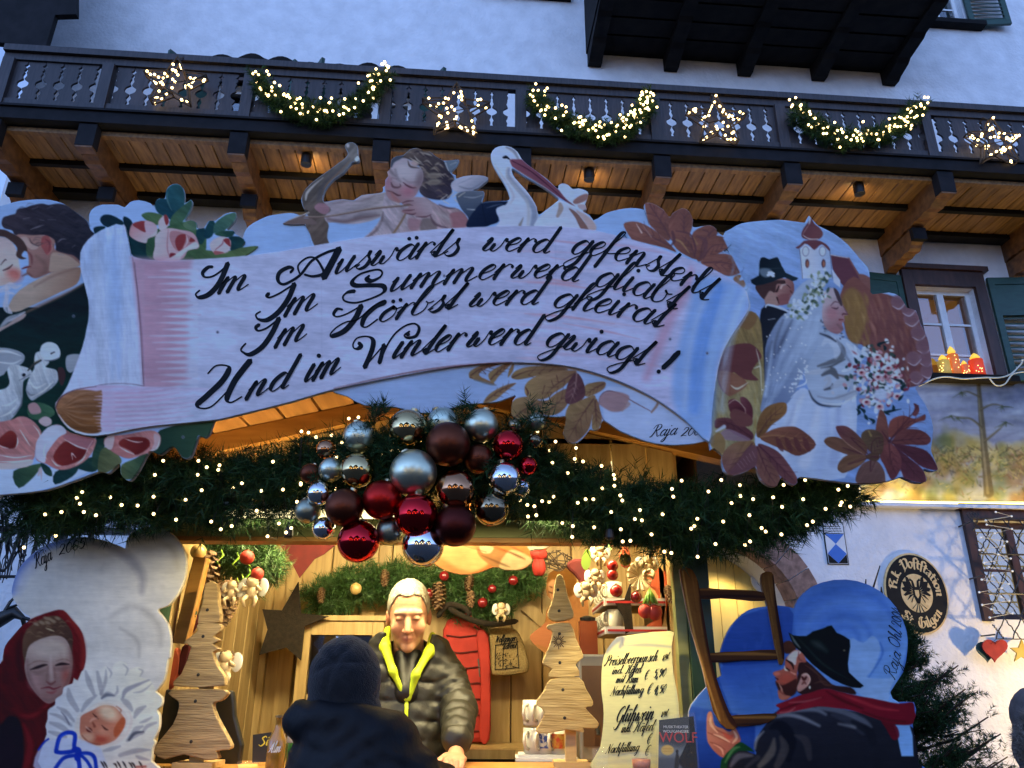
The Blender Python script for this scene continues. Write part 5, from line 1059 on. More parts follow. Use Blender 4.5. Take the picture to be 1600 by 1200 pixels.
# lower leaves of the bridal panel
cK=t(K_,(455,735))[0]
leaf(t(K_,(470,690),(480,560),(540,450),(640,400),(730,400),(735,480),(680,540),(600,600),(520,700)),(112,88,66),(126,98,72),t(K_,(490,680),(580,540),(700,430)),(84,60,60))
leaf(t(K_,(500,710),(600,640),(720,610),(850,625),(1000,770),(850,870),(720,820),(600,770)),(122,88,76),(104,72,70),t(K_,(510,700),(680,690),(980,765)),(150,116,92))
for u in(640,720,800,880):cv.poly(t(K_,(u,700),(u+50,740),(u+70,830),(u+20,800)),(92,60,66),1,.8)
leaf(t(K_,(480,770),(560,780),(680,850),(800,1010),(835,1090),(800,1130),(690,1060),(560,900)),(98,68,78),(108,76,84),t(K_,(490,780),(620,900),(810,1100)),(76,50,64));leaf(t(K_,(470,780),(560,880),(680,1060),(650,1140),(580,1140),(510,1080),(465,960)),(110,80,84),(112,84,80),t(K_,(475,790),(560,1000),(640,1120)),(80,54,64))
leaf(t(K_,(440,740),(460,850),(460,960),(400,1000),(270,1045),(200,1020),(160,920),(180,830),(280,750)),(128,106,84),(112,84,88),t(K_,(430,760),(330,880),(220,1010)),(86,60,70));cv.poly(t(K_,(470,790),(465,960),(380,1000),(230,1030),(320,900),(400,790)),(104,76,90),1,.9)
for u in range(6):cv.st(t(K_,(300+u*26,940-u*22),(340+u*24,990-u*20)),[1,2,.6],(140,116,128),.8,.7)
leaf(t(K_,(100,620),(110,540),(250,540),(430,660),(420,730),(300,690),(180,620)),(98,68,76),(88,58,68),t(K_,(420,700),(250,590),(130,560)),(74,48,60));cv.poly(t(K_,(130,700),(200,630),(300,660),(420,730),(250,735)),(130,112,138),1,.8);cv.poly(t(K_,(50,735),(130,660),(190,740),(170,850),(90,800)),(130,112,86),1);cv.st(t(K_,(110,650),(180,610)),[3,6],(170,186,218),.9,1)
leaf(t(K_,(215,410),(230,370),(290,370),(370,450),(360,560),(250,500)),(96,60,72),(84,48,60));leaf(t(K_,(320,360),(370,350),(430,430),(430,540),(370,480)),(110,74,86),(90,54,66));cv.poly(t(K_,(230,510),(280,450),(420,520),(420,600),(300,600)),(104,72,76),1);cv.st(t(K_,(215,410),(280,370),(360,440),(370,490)),[.7,1.4,.7],(190,180,176),.8)
cL=t(L_,(680,740))[0]
for P,c,c2 in(([(560,640),(600,460),(660,540),(680,740),(640,800),(570,720)],(114,80,78),(104,72,74)),([(680,700),(690,560),(800,510),(920,540),(1000,500),(1000,550),(930,570),(850,620),(760,680)],(120,78,76),(112,72,74)),([(700,750),(800,640),(960,640),(1050,710),(1020,770),(880,770),(760,770)],(108,72,76),(102,66,72)),([(720,770),(860,780),(1020,830),(1110,960),(1110,1000),(980,970),(860,880)],(90,58,72),(84,54,68)),([(720,780),(850,880),(980,990),(1015,1080),(990,1110),(900,1100),(800,1050),(770,900)],(88,56,72),(96,64,76)),([(620,800),(700,760),(780,860),(790,960),(750,1050),(700,1080),(640,960),(600,880)],(112,74,78),(98,62,72)),([(890,500),(910,440),(900,400),(940,420),(950,470),(920,515)],(112,74,84),(96,64,74)),
                 ([(430,700),(470,640),(560,640),(630,700),(620,840),(560,860),(480,800)],(98,86,74),(88,72,66)),([(205,620),(240,600),(310,610),(400,680),(480,780),(470,860),(360,800),(260,720)],(98,66,76),(104,80,72)),([(100,740),(150,700),(260,720),(460,870),(440,890),(310,860),(160,800)],(108,84,74),(96,72,68)),([(220,980),(240,920),(320,860),(480,870),(430,950),(290,1020),(240,1010)],(104,82,72),(110,86,74)),([(400,1115),(400,1010),(460,930),(560,910),(630,990),(645,1110)],(96,76,78),(112,90,92)),([(470,880),(560,830),(600,880),(560,920)],(90,72,66),(90,72,66))):
    leaf(t(L_,*P),c,c2,[cL if P[0][0]>540 else t(L_,(520,880))[0],t(L_,tuple(np.mean(np.array(P),0)))[0],t(L_,P[len(P)//2])[0]],(78,52,62))
cv.poly(t(L_,(640,990),(690,1080),(650,1100)),(150,170,216),1,.9,0);cv.poly(t(L_,(770,1070),(790,1005),(805,1050)),(150,170,216),1,.9,0);cv.st(t(L_,(500,650),(520,690)),[2,3],(150,138,100),.7,1);cv.st(t(L_,(240,690),(320,770),(460,860)),[.6,1.6,.6],(160,130,124),.7)
# --- scroll
scr=[(86,636),(91,624),(105,604),(122,560),(136,520),(139,480),(136,460),(128,430),(125,410),(130,385),(148,366),(170,355),(190,352),(196,354),(203,392),(207,401),(250,408),(310,405),(370,401),(430,394),(490,384),(560,372),(640,362),(720,356),(800,353),(870,354),(930,360),(985,374),(1040,391),(1100,414),(1150,441),(1166,456),(1170,480),(1160,500),(1140,530),(1126,560),(1118,600),(1112,650),(1108,690),
       (1070,655),(1020,620),(960,592),(900,574),(840,567),(770,567),(700,574),(620,588),(522,608),(452,628),(371,648),(329,657),(250,664),(209,670),(152,681),(118,676),(98,660)]
SCR=[tuple(p)for p in scr]
cv.poly(scr,(176,188,230),.8,1,2,(172,180,228),((200,400),(1000,500)),.8,.05)
cv.poly([(125,410),(130,385),(148,366),(170,355),(192,352),(205,400),(216,500),(222,603),(200,601),(150,604),(112,616),(88,640),(105,604),(124,560),(138,500),(138,470)],(160,184,234),.8,1,2,(178,194,236),((140,400),(140,600)),1,1.5)
for x0,wd,c in((178,16,(134,166,226)),(150,12,(176,196,236)),(196,8,(170,190,234)),(168,10,(146,176,230))):cv.st([(x0-2,372),(x0+4,460),(x0+8,590)],[4,wd,3],c,.5,5)
cv.poly([(205,402),(300,406),(296,430),(292,600),(240,604),(224,602),(216,500)],(170,144,176),7,.9,0)
for i in range(19):
    y=418+i*10.2;cv.st([(230,y+rg.normal(0,2)),(262,y),(296+rg.normal(0,7),y+rg.normal(0,2))],[10,8,.6],(170,142,174),.75,1.6);cv.st([(306,y+5),(280,y+5),(246+rg.normal(0,6),y+5)],[8,5,.5],(182,192,232),.8,1.6)
cv.st([(207,402),(214,450),(221,520),(225,603)],[1.6,2.6,3,2],(146,120,150),.9,1);cv.st([(210,410),(217,480),(224,600)],.8,(92,74,96),.8);cv.st([(224,603),(190,599),(150,603),(110,617),(90,634)],1,(100,74,96),.8)
cv.poly([(87,636),(96,620),(120,608),(160,602),(224,604),(300,606),(330,610),(330,650),(250,662),(160,680),(118,675),(98,660)],(178,170,214),.8,1,3,(174,188,230),((200,610),(220,670)),1,-.1)
for i in range(16):y=612+i*3.6;cv.st([(160,y+3),(230,y+1),(300+rg.normal(0,15),y-6)],[3,3.4,.6],((178,150,190),(186,186,226))[i%2],.55,1.2)
cv.poly([(87,636),(96,621),(120,609),(150,611),(160,614),(157,660),(158,674),(140,678),(116,673),(98,659)],(136,104,86),1.5,1,3,(118,84,56),((110,615),(120,675)),2,.1)
for i in range(12):y=613+i*5.2;cv.st([(94,639),(125,y+(640-y)*.1),(160,y)],[1,2,.8],((156,126,110),(112,76,50))[i%2],.5,.9);cv.st([(178,y+1),(163,y+1),(152+rg.normal(0,4),y+1)],[5,3.6,.5],(182,172,214),.7,1)
cv.st([(87,638),(95,621),(118,609),(150,604)],[1.4,2,1.2,.8],(84,56,66),.9);cv.st([(92,648),(104,664),(120,674),(150,679),(200,671)],[1,2,2.4,2,1],(206,214,240),.9)
for i in range(46):
    x,y=rg.uniform(780,960),rg.uniform(370,560);s_=.16*(x-760)/200;ln=rg.uniform(40,130);cv.st([(x,y),(x+ln*.5,y+ln*.5*s_),(x+ln,y+ln*s_*1.2)],[.6,rg.uniform(2,6),.6],((184,156,190),(196,168,194),(190,190,230))[i%3],.35,1.6)
for P in([(825,441),(870,443),(930,452)],[(838,432),(880,440),(905,443)],[(820,490),(880,494),(960,506)],[(850,375),(900,380),(960,392)],[(880,505),(940,516),(1000,530)],[(860,402),(920,412)]):cv.st(P,[.6,3,.6],(186,138,160),.55,1.2)
cv.st([(1080,420),(1074,450),(1050,490),(1030,540),(1010,590)],[6,14,18,16,10],(176,138,172),.6,6)
cv.poly([(1090,430),(1150,442),(1168,460),(1170,482),(1140,530),(1122,570),(1110,690),(1060,650),(1050,600),(1060,540),(1080,470)],(128,166,232),8,.85,2)
for x0,c,wd in((1100,(96,142,226),22),(1084,(166,188,236),10),(1120,(150,184,238),14),(1142,(170,196,238),14),(1092,(112,154,230),8)):cv.st([(x0+26,450),(x0+6,500),(x0-8,560),(x0-14,640)],[wd*.6,wd,wd,wd*.7],c,.6,5,dry=.3)
cv.st([(1166,456),(1171,480),(1158,506),(1138,534),(1124,566),(1116,610)],[1,2,2,2,1.4,1],(196,208,238),.8)
cv.weather(.012,.012)
EDGE=[(522,607),(575,595),(640,582),(700,573),(760,568),(800,566)]
cv.st(EDGE,[1.4,2,2.6,2.6,2.2,1.6],(130,104,120),.95)
# screws and seams
for x in(700,868,502):cv.st([(x,372 if x>600 else 400),(x+1,560)],.7,(140,148,190),.35)
for x,y in((340,519),(1105,552),(1047,530),(115,494),(286,683),(694,431)):cv.el(x,y,2.4,2.4,(120,128,160),.8,.8);cv.el(x,y,1.2,1.2,(56,60,80),.9,.6)
# --- lower cloud with oak leaves
low=[(522,608),(620,588),(700,574),(770,566),(840,566),(900,573),(960,591),(1020,619),(1070,654),(1110,688),(1103,694),(1061,697),(1035,696),(1009,691),(969,676),(944,660),(930,640),(830,640),(806,617),(780,627),(754,630),(719,633),(690,643),(650,644),(618,636),(570,633),(543,619)]
lowc=Canvas(500,555,1130,710,(146,172,226))
for i in range(200):x,y=rg.uniform(510,1120),rg.uniform(565,700);lowc.st([(x,y),(x+rg.normal(0,14),y+rg.normal(0,8))],[1,rg.uniform(4,12),1],(150+rg.normal(0,10),178+rg.normal(0,8),230),.35,3)
keep=cv;cv=lowc
cv.poly([(944,610),(960,604),(1000,612),(1060,650),(1108,686),(1060,694),(1010,688),(968,672),(944,655)],(166,186,234),1.5,.9,2)
cv.st([(770,567),(840,569),(900,576),(960,594),(1020,622),(1070,657),(1104,686)],[1,3,5,6,5,4,2.4],(146,128,120),.95,1);cv.st([(1030,624),(1026,634),(1018,644)],[3,4,3],(142,124,124));cv.st([(1016,642),(990,628),(970,616),(950,611),(938,620),(936,640),(944,658)],[1,1.4,1.6,1.8,1.6,1.4,1],(104,76,88),.9)
cv.poly(t(M_,(820,300),(850,245),(920,235),(1000,260),(990,310),(960,350),(900,355),(850,330)),(150,124,136),1.6,.9);cv.st(t(M_,(960,350),(1000,310),(970,300)),[2,5,1],(160,140,150),.8,1)
OK1,OK2,OV=(136,118,92),(122,100,86),(90,66,66)
for P,v in(([(50,150),(60,110),(150,70),(240,70),(150,100),(110,140),(200,185),(170,190),(80,165)],[(60,140),(120,100),(220,75)]),([(165,130),(240,80),(300,70),(230,140),(190,185)],[(180,160),(240,100),(290,75)]),([(280,150),(290,100),(315,65),(315,100),(300,130)],None),([(300,150),(330,110),(420,85),(560,85),(640,105),(560,120),(420,150),(340,165)],[(310,150),(420,110),(620,105)]),([(135,305),(170,250),(260,200),(330,185),(260,240),(200,290)],[(150,290),(230,230),(320,190)]),
             ([(300,370),(310,290),(400,265),(480,290),(560,280),(490,330),(430,380),(340,400)],[(320,390),(400,330),(520,290)]),([(380,210),(420,160),(520,120),(640,110),(690,120),(620,200),(560,240),(500,280),(400,270)],[(680,125),(560,200),(480,290)]),([(480,330),(560,250),(640,220),(640,300),(590,360),(520,380),(480,360)],[(500,370),(570,310),(640,240)]),([(740,200),(800,180),(860,180),(850,220),(780,260),(740,260)],[(850,190),(790,220),(740,260)]),
             ([(640,320),(730,280),(800,260),(790,340),(770,440),(740,490),(680,540),(630,530),(610,470)],[(790,280),(720,380),(640,520)]),([(780,440),(790,320),(810,280),(840,400),(820,460),(795,468)],[(800,290),(805,380),(810,450)])):
    leaf(t(M_,*P),OK1,OK2,t(M_,*v)if v else None,OV)
leaf(t(M_,(620,280),(640,180),(690,125),(730,180),(740,260),(690,300),(640,310)),(96,70,80),(86,62,72),t(M_,(690,130),(680,220),(650,300)),(140,116,122))
for P in([(120,100),(150,130)],[(540,170),(550,200)],[(570,140),(580,180)],[(500,200),(485,250)],[(385,210),(400,240),(395,260)],[(55,150),(70,155)]):cv.st(t(M_,*P),[1.4,3,1],(84,58,60),.85,.7)
cv.st(t(M_,(80,165),(170,190),(210,198)),[2,3.4,1.4],(112,116,130),.9,1);cv.weather(.012,.012)
cv=keep
# ---------------------------------------------------------------- sawn parts: one stack of plywood pieces
YS=2.32;WH=(178,200,250)
sign=thing('painted_board',tuple(onY(640,560,YS)),'large painted scroll board with black dialect verse above the stall','sign board')
left_o=[(-42,330),(0,322),(31,314),(69,311.5),(96,317),(112,327),(136,345),(141,358),(150,370),(215,380),(240,500),(240,630),(328,640),(329,670),(321,683),(311,681),(306,690),(297,714),(284,714),(270,697),(250,710),(233,705),(216,734),(202,751),(189,741),(187,724),(169,739),(154,737),(115,751),(68,766),(0,773),(-42,776)]
cutout('couple_panel',left_o,cv,YS+.012,.018,WH,M['paint'],sign,sm=3,label='panel of kissing couple, white doves and pink roses')
rose_o=[(139,345),(143,328),(155,321),(165,319.5),(185,320),(195,324),(203,316),(217,312.7),(235,317.6),(241,324),(243,315),(249,310),(258,310),(259.5,297.5),(266,289.5),(277,287),(286,294),(288,306),(288,318),(298,312),(300,317),(295,332),(287,346),(298,344),(307,348),(307,356),(319,356),(326,345),(336,345),(352,334),(368,332),(366,345),(353,359),(364,359.6),(368,366),(375,370),(383,377),(378,385),(403,384.5),(389,395.5),(378,404),(370,420),(200,420),(150,380)]
cutout('rose_panel',rose_o,cv,YS+.008,.014,WH,M['paint'],sign,sm=2,label='panel of pink rosebuds and green leaves against white cloud')
cloud_o=[(376,392),(379,374),(388,354),(415,339),(430,335.6),(449,333),(465,335),(500,350),(600,360),(700,345),(800,340),(900,345),(928,344),(945,334),(960,329),(985,325),(1008,328),(1040,340),(1088,356),(1120,362),(1150,390),(1165,430),(1160,470),(1040,420),(930,380),(800,370),(600,385),(430,410),(376,415)]
cutout('cloud_panel',cloud_o,cv,YS+.014,.014,WH,M['paint'],sign,sm=3,label='pale blue cloud panel behind the cupid and stork')
cup_o=t(E_,(330,740),(380,640),(500,530),(640,430),(790,320),(880,250),(910,190),(870,110),(900,70),(970,60),(1030,110),(1035,200),(1055,270),(1020,305),(960,310),(860,430),(740,510),(650,610),(605,700),(600,800),(700,790),(850,770),(980,785),(1080,722),(1250,700),(1345,680))+t(F_,(145,540),(175,520),(175,450),(215,400),(200,350),(240,310),(250,200),(320,150),(400,140),(480,70),(560,50),(630,70),(650,92),(730,95),(800,150),(880,195),(920,210),(1080,195),(1095,215),(1060,280),(995,360),(1060,392),(1050,440),(1160,402),(1350,390),(1460,420),(1440,465),(1330,550),(1250,585),(1400,590),(1410,640),(1385,720))+[(754,330),(752,375),(640,385),(500,405),(488,385),(484,372),(478,352),(470,350.5),(442,349),(482,331),(475,327),(471,315)]
cutout('cupid_figure',cup_o,cv,YS+.007,.014,WH,M['paint'],sign,sm=2,label='curly haired cherub drawing a bow')
sto_o=t(G_,(60,790),(250,752),(420,750),(450,700),(400,560),(300,400),(230,270),(215,170),(270,90),(370,62),(470,80),(550,140),(600,225),(680,300),(800,390),(920,480),(1058,608),(1060,560),(1110,532),(1185,553),(1238,603),(1310,595),(1400,620),(1435,660),(1412,740),(1392,790),(1412,855),(1345,872),(1450,930),(1515,1030),(1535,1110))+[(930,385),(750,385),(740,345)]
# gap between the neck, the bill and the bundle is sawn away
sto_h=t(G_,(484,340),(640,440),(880,580),(1055,712),(1050,752),(900,868),(812,925),(790,830),(730,720),(640,600),(520,468),(484,400))
cutout('stork_figure',sto_o,cv,YS+.010,.014,WH,M['paint'],sign,sm=2,holes=[sto_h],label='white stork carrying a bundle in a red bill')
lf_o=t(H_,(105,295),(210,262),(330,290),(400,305),(345,130),(340,70),(370,50),(440,60),(560,130),(625,215),(660,170),(770,110),(850,150),(895,250),(888,330),(1000,315),(1090,305),(1160,350),(1165,412),(1240,440),(1330,520),(1235,598),(1300,640),(1400,680),(1475,770),(1440,840),(1440,890),(1490,950),(1470,1060),(900,900),(200,520))
cutout('autumn_leaf',lf_o,cv,YS+.006,.010,WH,M['paint'],sign,sm=2,label='brown chestnut leaf at the upper right of the scroll')
bri_o=[(1108,690),(1120,560),(1150,500),(1150,420),(1128,372),(1143,357),(1159,349),(1180,346),(1205,344),(1226,344),(1257,348),(1260,344),(1264,337),(1268,342),(1273,347),(1279,353),(1302,364.5),(1325,382.5),(1344,405),(1356,418),(1359,432),(1360,450),(1363,460),(1389,457),(1407,464),(1417,481),(1431,485),(1438,505),(1448,525),(1453,548),(1457,582),(1448,597),(1430,606),(1445,630),(1455,654),(1458,672),(1456,693),(1455,705),(1464,728),(1464,735),(1454,736),(1442,732),(1448,748),(1443,754),(1427,753),(1410,745),(1400,748),(1375,754),(1340,755),(1300,751),(1250,745),(1246,754),(1240,758),(1229,752),(1221,745),(1214,759),(1203,759),(1189,749),(1181,730),(1170,735),(1147,743),(1131,735),(1128,717),(1129,710),(1116,700)]
cutout('bridal_panel',bri_o,cv,YS+.009,.018,WH,M['paint'],sign,sm=2,label='bride and hatted groom before a church among autumn leaves')
oak_o=[(516,604),(620,572),(770,552),(900,560),(1000,592),(1114,670),(1103,689),(1061,695),(1035,694),(1009,689),(969,673),(943,656),(938,668),(929,673),(922,671),(914,681),(901,692),(888,690),(880,676),(885,652),(875,651),(851,650),(846,641),(836,650),(809,655),(799,645),(801,626),(808,616),(780,627),(754,630),(719,633),(690,643),(660,645),(618,636),(570,633),(543,619)]
cutout('oak_leaf_panel',oak_o,lowc,YS+.012,.012,WH,M['paint'],sign,sm=2,label='pale cloud with brown oak leaves under the scroll')
cutout('scroll_panel',SCR,cv,YS,.016,WH,M['paint'],sign,sm=3,label='white and pink scroll lettered with four lines of verse')
# ---------------------------------------------------------------- verse
M['ink']=pmat('black_sign_paint',(.004,.005,.007),(.009,.011,.014),30,rough=.7,spec=.15)
ink=Ink();TH,TN=6.3,1.8
I1=[(332,417),(325,418),(317,426),(320,433),(332,432),(345,424),(356,413)];I1b=[(356,412),(348,432),(338,449),(325,461),(311,465),(306,460),(312,454)]
I2=[(420,459),(417,463),(422,465),(436,459),(449,451),(460,444)];I2b=[(460,444),(451,466),(436,487),(418,500),(404,499),(400,492),(407,487)]
I3=[(405,507.5),(400,512),(404,517),(418,512),(436,498)];I3b=[(436,498),(425,521),(410,542),(391,554),(379,550),(377,545),(384,537)]
for a,b in((I1,I1b),(I2,I2b),(I3,I3b)):ink.stroke(a,6,3,None,1);ink.stroke(b,8.4,2.8,(-.62,.78),1)
def traced(P,thick=10,thin=2.6,sl=(-.55,.83)):ink.stroke(P,thick*.88,thin*.95,sl,1)
traced([(454,426),(458,420),(451,418),(438,425),(434,435),(438,443),(448,443),(469,430),(487,408),(510,395),(530,389)],7.5,4.4);traced([(530,389),(520,408),(506,434)],12,8)
traced([(469,429),(466,415),(480,403),(493,404),(503,418),(505,428),(489,432),(476,429)],6,3)
traced([(577,431),(573,436),(581,439),(594,433),(597,425),(588,421.5),(564,428),(551,439),(555,446),(577,446),(598,447),(600,456),(584,465),(558,473),(540,471),(536,464),(543,457),(554,455)],10,3.2,(.6,.8))
traced([(535,484),(527,483),(521.5,491),(527,495),(543,490),(564,478)],6,2.6);traced([(564.5,478),(555,498),(538.5,517),(519,525.5),(517,521),(527,511),(542,503),(556,501),(566,494)],10,2.4);traced([(566,494),(586,477),(600,470),(599,474),(586,480),(571,494),(566,508),(573,511),(590,499)],9,2.6)
traced([(325,584),(337,572),(352,571),(358,577),(347,596),(322,620),(309,632),(314,638),(331,635),(355,612)],10.5,2.6);traced([(391,564),(378,580),(366,597),(355,622),(361,629),(378,620)],11,2.6)
traced([(561,536),(564,541),(559,545),(553,544),(552,537),(559,528),(574,526),(583,532),(581,548),(570,574)],9,2.6,(-.2,.98));traced([(570,574),(599,540)],4,2.4);traced([(600,539),(597,552),(593,567)],8,6,(-.3,.95));traced([(593,567),(605,540),(618,521),(634,509),(648,506),(655,513),(650,525),(637,528),(632,524),(640,518)],6,3)
W_=ink.word
W_('m',[(340,459),(386,452)],25,0.46,TH,TN);W_('m',[(443,495),(494,483)],28,0.46,TH,TN);W_('m',[(428,544),(477,530)],28,0.46,TH,TN)
W_('uswärts',[(520,430),(571,418),(620,408),(681,401),(716,399)],24,0.46,TH-.5,TN)
W_('werd',[(752,392),(801,393),(858,396)],20.5,0.58,TH-.6,TN);W_('gefensterlt',[(889,397),(938,401),(983,413),(1024,426),(1070,449),(1104,473)],21,0.62,TH-.4,TN)
W_('ummer',[(606,457),(654,449),(706,443),(757,437),(792,436)],22.5,0.52,TH-.5,TN);W_('werd',[(796,435),(847,435),(903,441)],21,0.60,TH-.5,TN);W_('gliabt',[(926,447),(967,454),(997,463),(1034,476),(1055,487)],22,0.64,TH-.4,TN)
W_('örbst',[(588,505),(623,498),(646,493),(685,486),(712,481)],22.5,0.56,TH-.5,TN);W_('werd',[(731,480),(778,477),(840,476)],22,0.60,TH-.5,TN);W_('gheirat',[(861,480),(911,486),(947,491),(988,501),(1034,513)],21.5,0.64,TH-.4,TN)
W_('nd',[(383,625),(425,612),(450,606)],27,0.48,TH+.4,TN);W_('im',[(474,598),(495,593),(530,582)],27,0.46,TH+.2,TN);W_('inter',[(611,561),(632,558),(666,553),(704,547),(718,545)],25,0.54,TH,TN)
W_('werd',[(727,543),(773,539),(828,540)],24,0.58,TH,TN);W_('gwiagt',[(849,541),(900,549),(940,555),(967,562),(1004,573)],22,0.62,TH-.2,TN)
ink.stroke([(1060,551),(1050,562),(1036,575)],8,2,(-.7,.7));ink.put(*ribbon(np.array([(1061,550),(1055,556),(1045,566),(1036,575)]),np.array([6,9,5.5,1.5])));ink.dot(1029,581,3.4)
ink.build('verse_lettering',YS,M['ink'],sign,.0012)
sg=Ink();sg.word('Raja',[(1016,683),(1056,679)],10,.45,1.7,.9);sg.word('2005',[(1063,682),(1102,679)],9,.45,1.7,.9);sg.build('signature',YS+.012,M['ink'],sign,.0012)
# ================================================================ fir garland, fairy lights and baubles
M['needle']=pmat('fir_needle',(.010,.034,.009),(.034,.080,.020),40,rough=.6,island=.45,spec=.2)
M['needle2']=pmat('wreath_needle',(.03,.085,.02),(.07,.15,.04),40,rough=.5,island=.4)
M['twig']=pmat('twig_bark',(.05,.032,.02),(.09,.06,.035),20,rough=.9)
M['bulb']=emat('fairy_bulb',(1,.70,.30),6)
def needles(cs,rad,n,rg,ln=.045,wd=.0032,twig=.09,per=28,droop=.0,squash=1.0):
    """sprays of needles set about a centre line -> verts, triangles"""
    C=crom(cs,10);d=np.concatenate([[0],np.cumsum(np.linalg.norm(np.diff(C,axis=0),axis=1))])
    u=rg.random(n)*d[-1];B=np.stack([np.interp(u,d,C[:,k])for k in range(3)],1)
    Tn=np.stack([np.interp(u+.01,d,C[:,k])-np.interp(u-.01,d,C[:,k])for k in range(3)],1);Tn/=np.linalg.norm(Tn,axis=1)[:,None]+1e-9
    rd=rad if not hasattr(rad,'__len__')else np.interp(u/d[-1],np.linspace(0,1,len(rad)),rad)
    D=rg.normal(0,1,(n,3));D-=Tn*(D*Tn).sum(1)[:,None];D/=np.linalg.norm(D,axis=1)[:,None]
    rr=np.sqrt(rg.random(n))*rd;root=B+D*(rr*.62)[:,None]*np.array([1,squash,1])
    ax=D*rg.uniform(.5,1.1,n)[:,None]+Tn*rg.choice([-1,1],n)[:,None]*rg.uniform(.3,1.2,n)[:,None]+rg.normal(0,.25,(n,3));ax[:,2]-=droop;ax/=np.linalg.norm(ax,axis=1)[:,None]
    tl=rg.uniform(.6,1.15,n)*twig
    k=rg.random((n,per));P=root[:,None]+ax[:,None]*(k*tl[:,None])[...,None]
    ND=rg.normal(0,1,(n,per,3));ND-=ax[:,None]*(ND*ax[:,None]).sum(-1,keepdims=True);ND/=np.linalg.norm(ND,axis=-1,keepdims=True)
    ND=ND*.8+ax[:,None]*.62;ND/=np.linalg.norm(ND,axis=-1,keepdims=True);L_=rg.uniform(.6,1.1,(n,per,1))*ln
    SD=np.cross(ND,rg.normal(0,1,(n,per,3)));SD/=np.linalg.norm(SD,axis=-1,keepdims=True)
    V=np.stack([P-SD*wd/2,P+SD*wd/2,P+ND*L_],2).reshape(-1,3)
    return V,np.arange(len(V)).reshape(-1,3)
rg=np.random.default_rng(5)
GP=[(40,800),(100,782),(170,772),(260,768),(400,766),(510,742),(600,725),(700,712),(800,728),(880,768),(980,800),(1100,812),(1205,802),(1275,772),(1320,756)]
GY=[2.50,2.5,2.5,2.5,2.5,2.49,2.47,2.45,2.47,2.49,2.5,2.5,2.5,2.5,2.5]
GL3=[onY(x,y,Y)for(x,y),Y in zip(GP,GY)]
gar=thing('fir_garland',tuple(GL3[7]),'long thick dark green fir garland sweeping along the stall gable','garland')
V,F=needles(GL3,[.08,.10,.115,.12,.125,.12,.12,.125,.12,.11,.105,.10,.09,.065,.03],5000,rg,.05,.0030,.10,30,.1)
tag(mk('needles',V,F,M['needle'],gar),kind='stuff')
m=MB();m.tube(crom(GL3,4),.03,8);m.build('core',M['twig'],gar)
# --- fairy lights
fl_=thing('fairy_lights',tuple(GL3[3]),'string of warm white fairy lights wound through the stall garland','light string')
bm_=MB();bm_.ball((0,0,0),.0050,8,6);bulbme=local_mesh('light_bulb',bm_,M['bulb'],True)
BP=[(125,787),(131,800),(172,777),(190,789),(255,720),(242,742),(240,776),(290,781),(310,720),(323,730),(343,727),(341,734),(309,742),(315,766),(364,763),(378,755),(408,767),(401,798),(442,765),(470,755),(512,702),(471,674),(482,676),(494,683),(518,680),(560,652),(545,654),(562,700),(526,714),(525,764),(588,753),(598,709),(464,784),(470,757),(863,723),(898,717),(911,721),(887,739),(940,728),(959,742),(941,763),(960,759),(927,780),(847,783),(835,791),(865,776),(858,784),(824,789),(813,782),(838,805),(825,807),(1052,776),(1050,764),(895,822),(894,839),(970,827),(973,846),(992,811),(1003,813),(1018,835),(1065,751),(1127,750),(1107,768),(1157,775),(1143,786),(1258,750),(1255,780),(1208,777),(1310,765),(1290,795),(1222,792),(1171,805),(1080,826),(1085,822),(1118,850),(1172,846),(1221,835),(1038,862),(1049,864),(1090,870),(1000,797),(240,803),(150,805),(120,778),(96,800),(345,827),(362,822),(330,815),(447,832),(455,825),(418,838),(436,818),(275,812),(580,690),(612,704),(756,690),(730,706),(840,674),(868,690),(900,700),(915,780),(955,800),(985,845),(1130,815),(1190,825),(1270,815),(1315,785),(205,745),(215,790)]
blb=[]
for x,y in BP:
    p=onY(x,y,2.372+.02*random.random());inst('light_bulb',bulbme,fl_,p);blb.append(p)
for i in range(40):
    u=rg.random();k=int(u*(len(GL3)-1));p=GL3[k]*(1-(u*14-k))+GL3[min(k+1,14)]*(u*14-k)if k<14 else GL3[14]
    a=rg.uniform(-2.2,.2);inst('light_bulb',bulbme,fl_,p+np.array([0,math.sin(a)*.12,math.cos(a)*rg.choice([-1,1])*.12]))
m=MB();ks=sorted(blb,key=lambda p:p[0])
for i in range(len(ks)-1):
    a,b=ks[i],ks[i+1];mid=(a+b)/2+np.array([0,.05,-.02]);m.tube([a+(0,.008,0),mid,b+(0,.008,0)],.0011,3,False)
m.build('wire',M['black'],fl_)

# --- baubles
def bmat(name,c,rough):return pmat(name,c,c,5,rough=rough,metal=1.0)
BM={'silver_m':bmat('matte_silver',(.64,.70,.54),.36),'champ':bmat('matte_champagne',(.70,.72,.52),.34),'gold_s':bmat('shiny_gold',(.62,.46,.22),.05),'copper_s':bmat('shiny_copper',(.50,.24,.12),.05),
      'brown_m':bmat('matte_brown',(.15,.042,.022),.40),'maroon_m':bmat('matte_maroon',(.09,.018,.014),.42),'red_m':bmat('matte_red',(.46,.02,.016),.34),'red_s':bmat('shiny_red',(.55,.018,.026),.05),
      'silver_s':bmat('shiny_silver',(.85,.86,.88),.04),'grey_m':bmat('matte_grey_silver',(.36,.38,.28),.4),'dark_s':bmat('shiny_dark_gold',(.30,.22,.13),.07)}
cap=bmat('bauble_cap',(.6,.5,.3),.3)
ms=MB();ms.ball((0,0,0),1,40,24)
ball={k:local_mesh('shell',ms,v,True)for k,v in BM.items()}
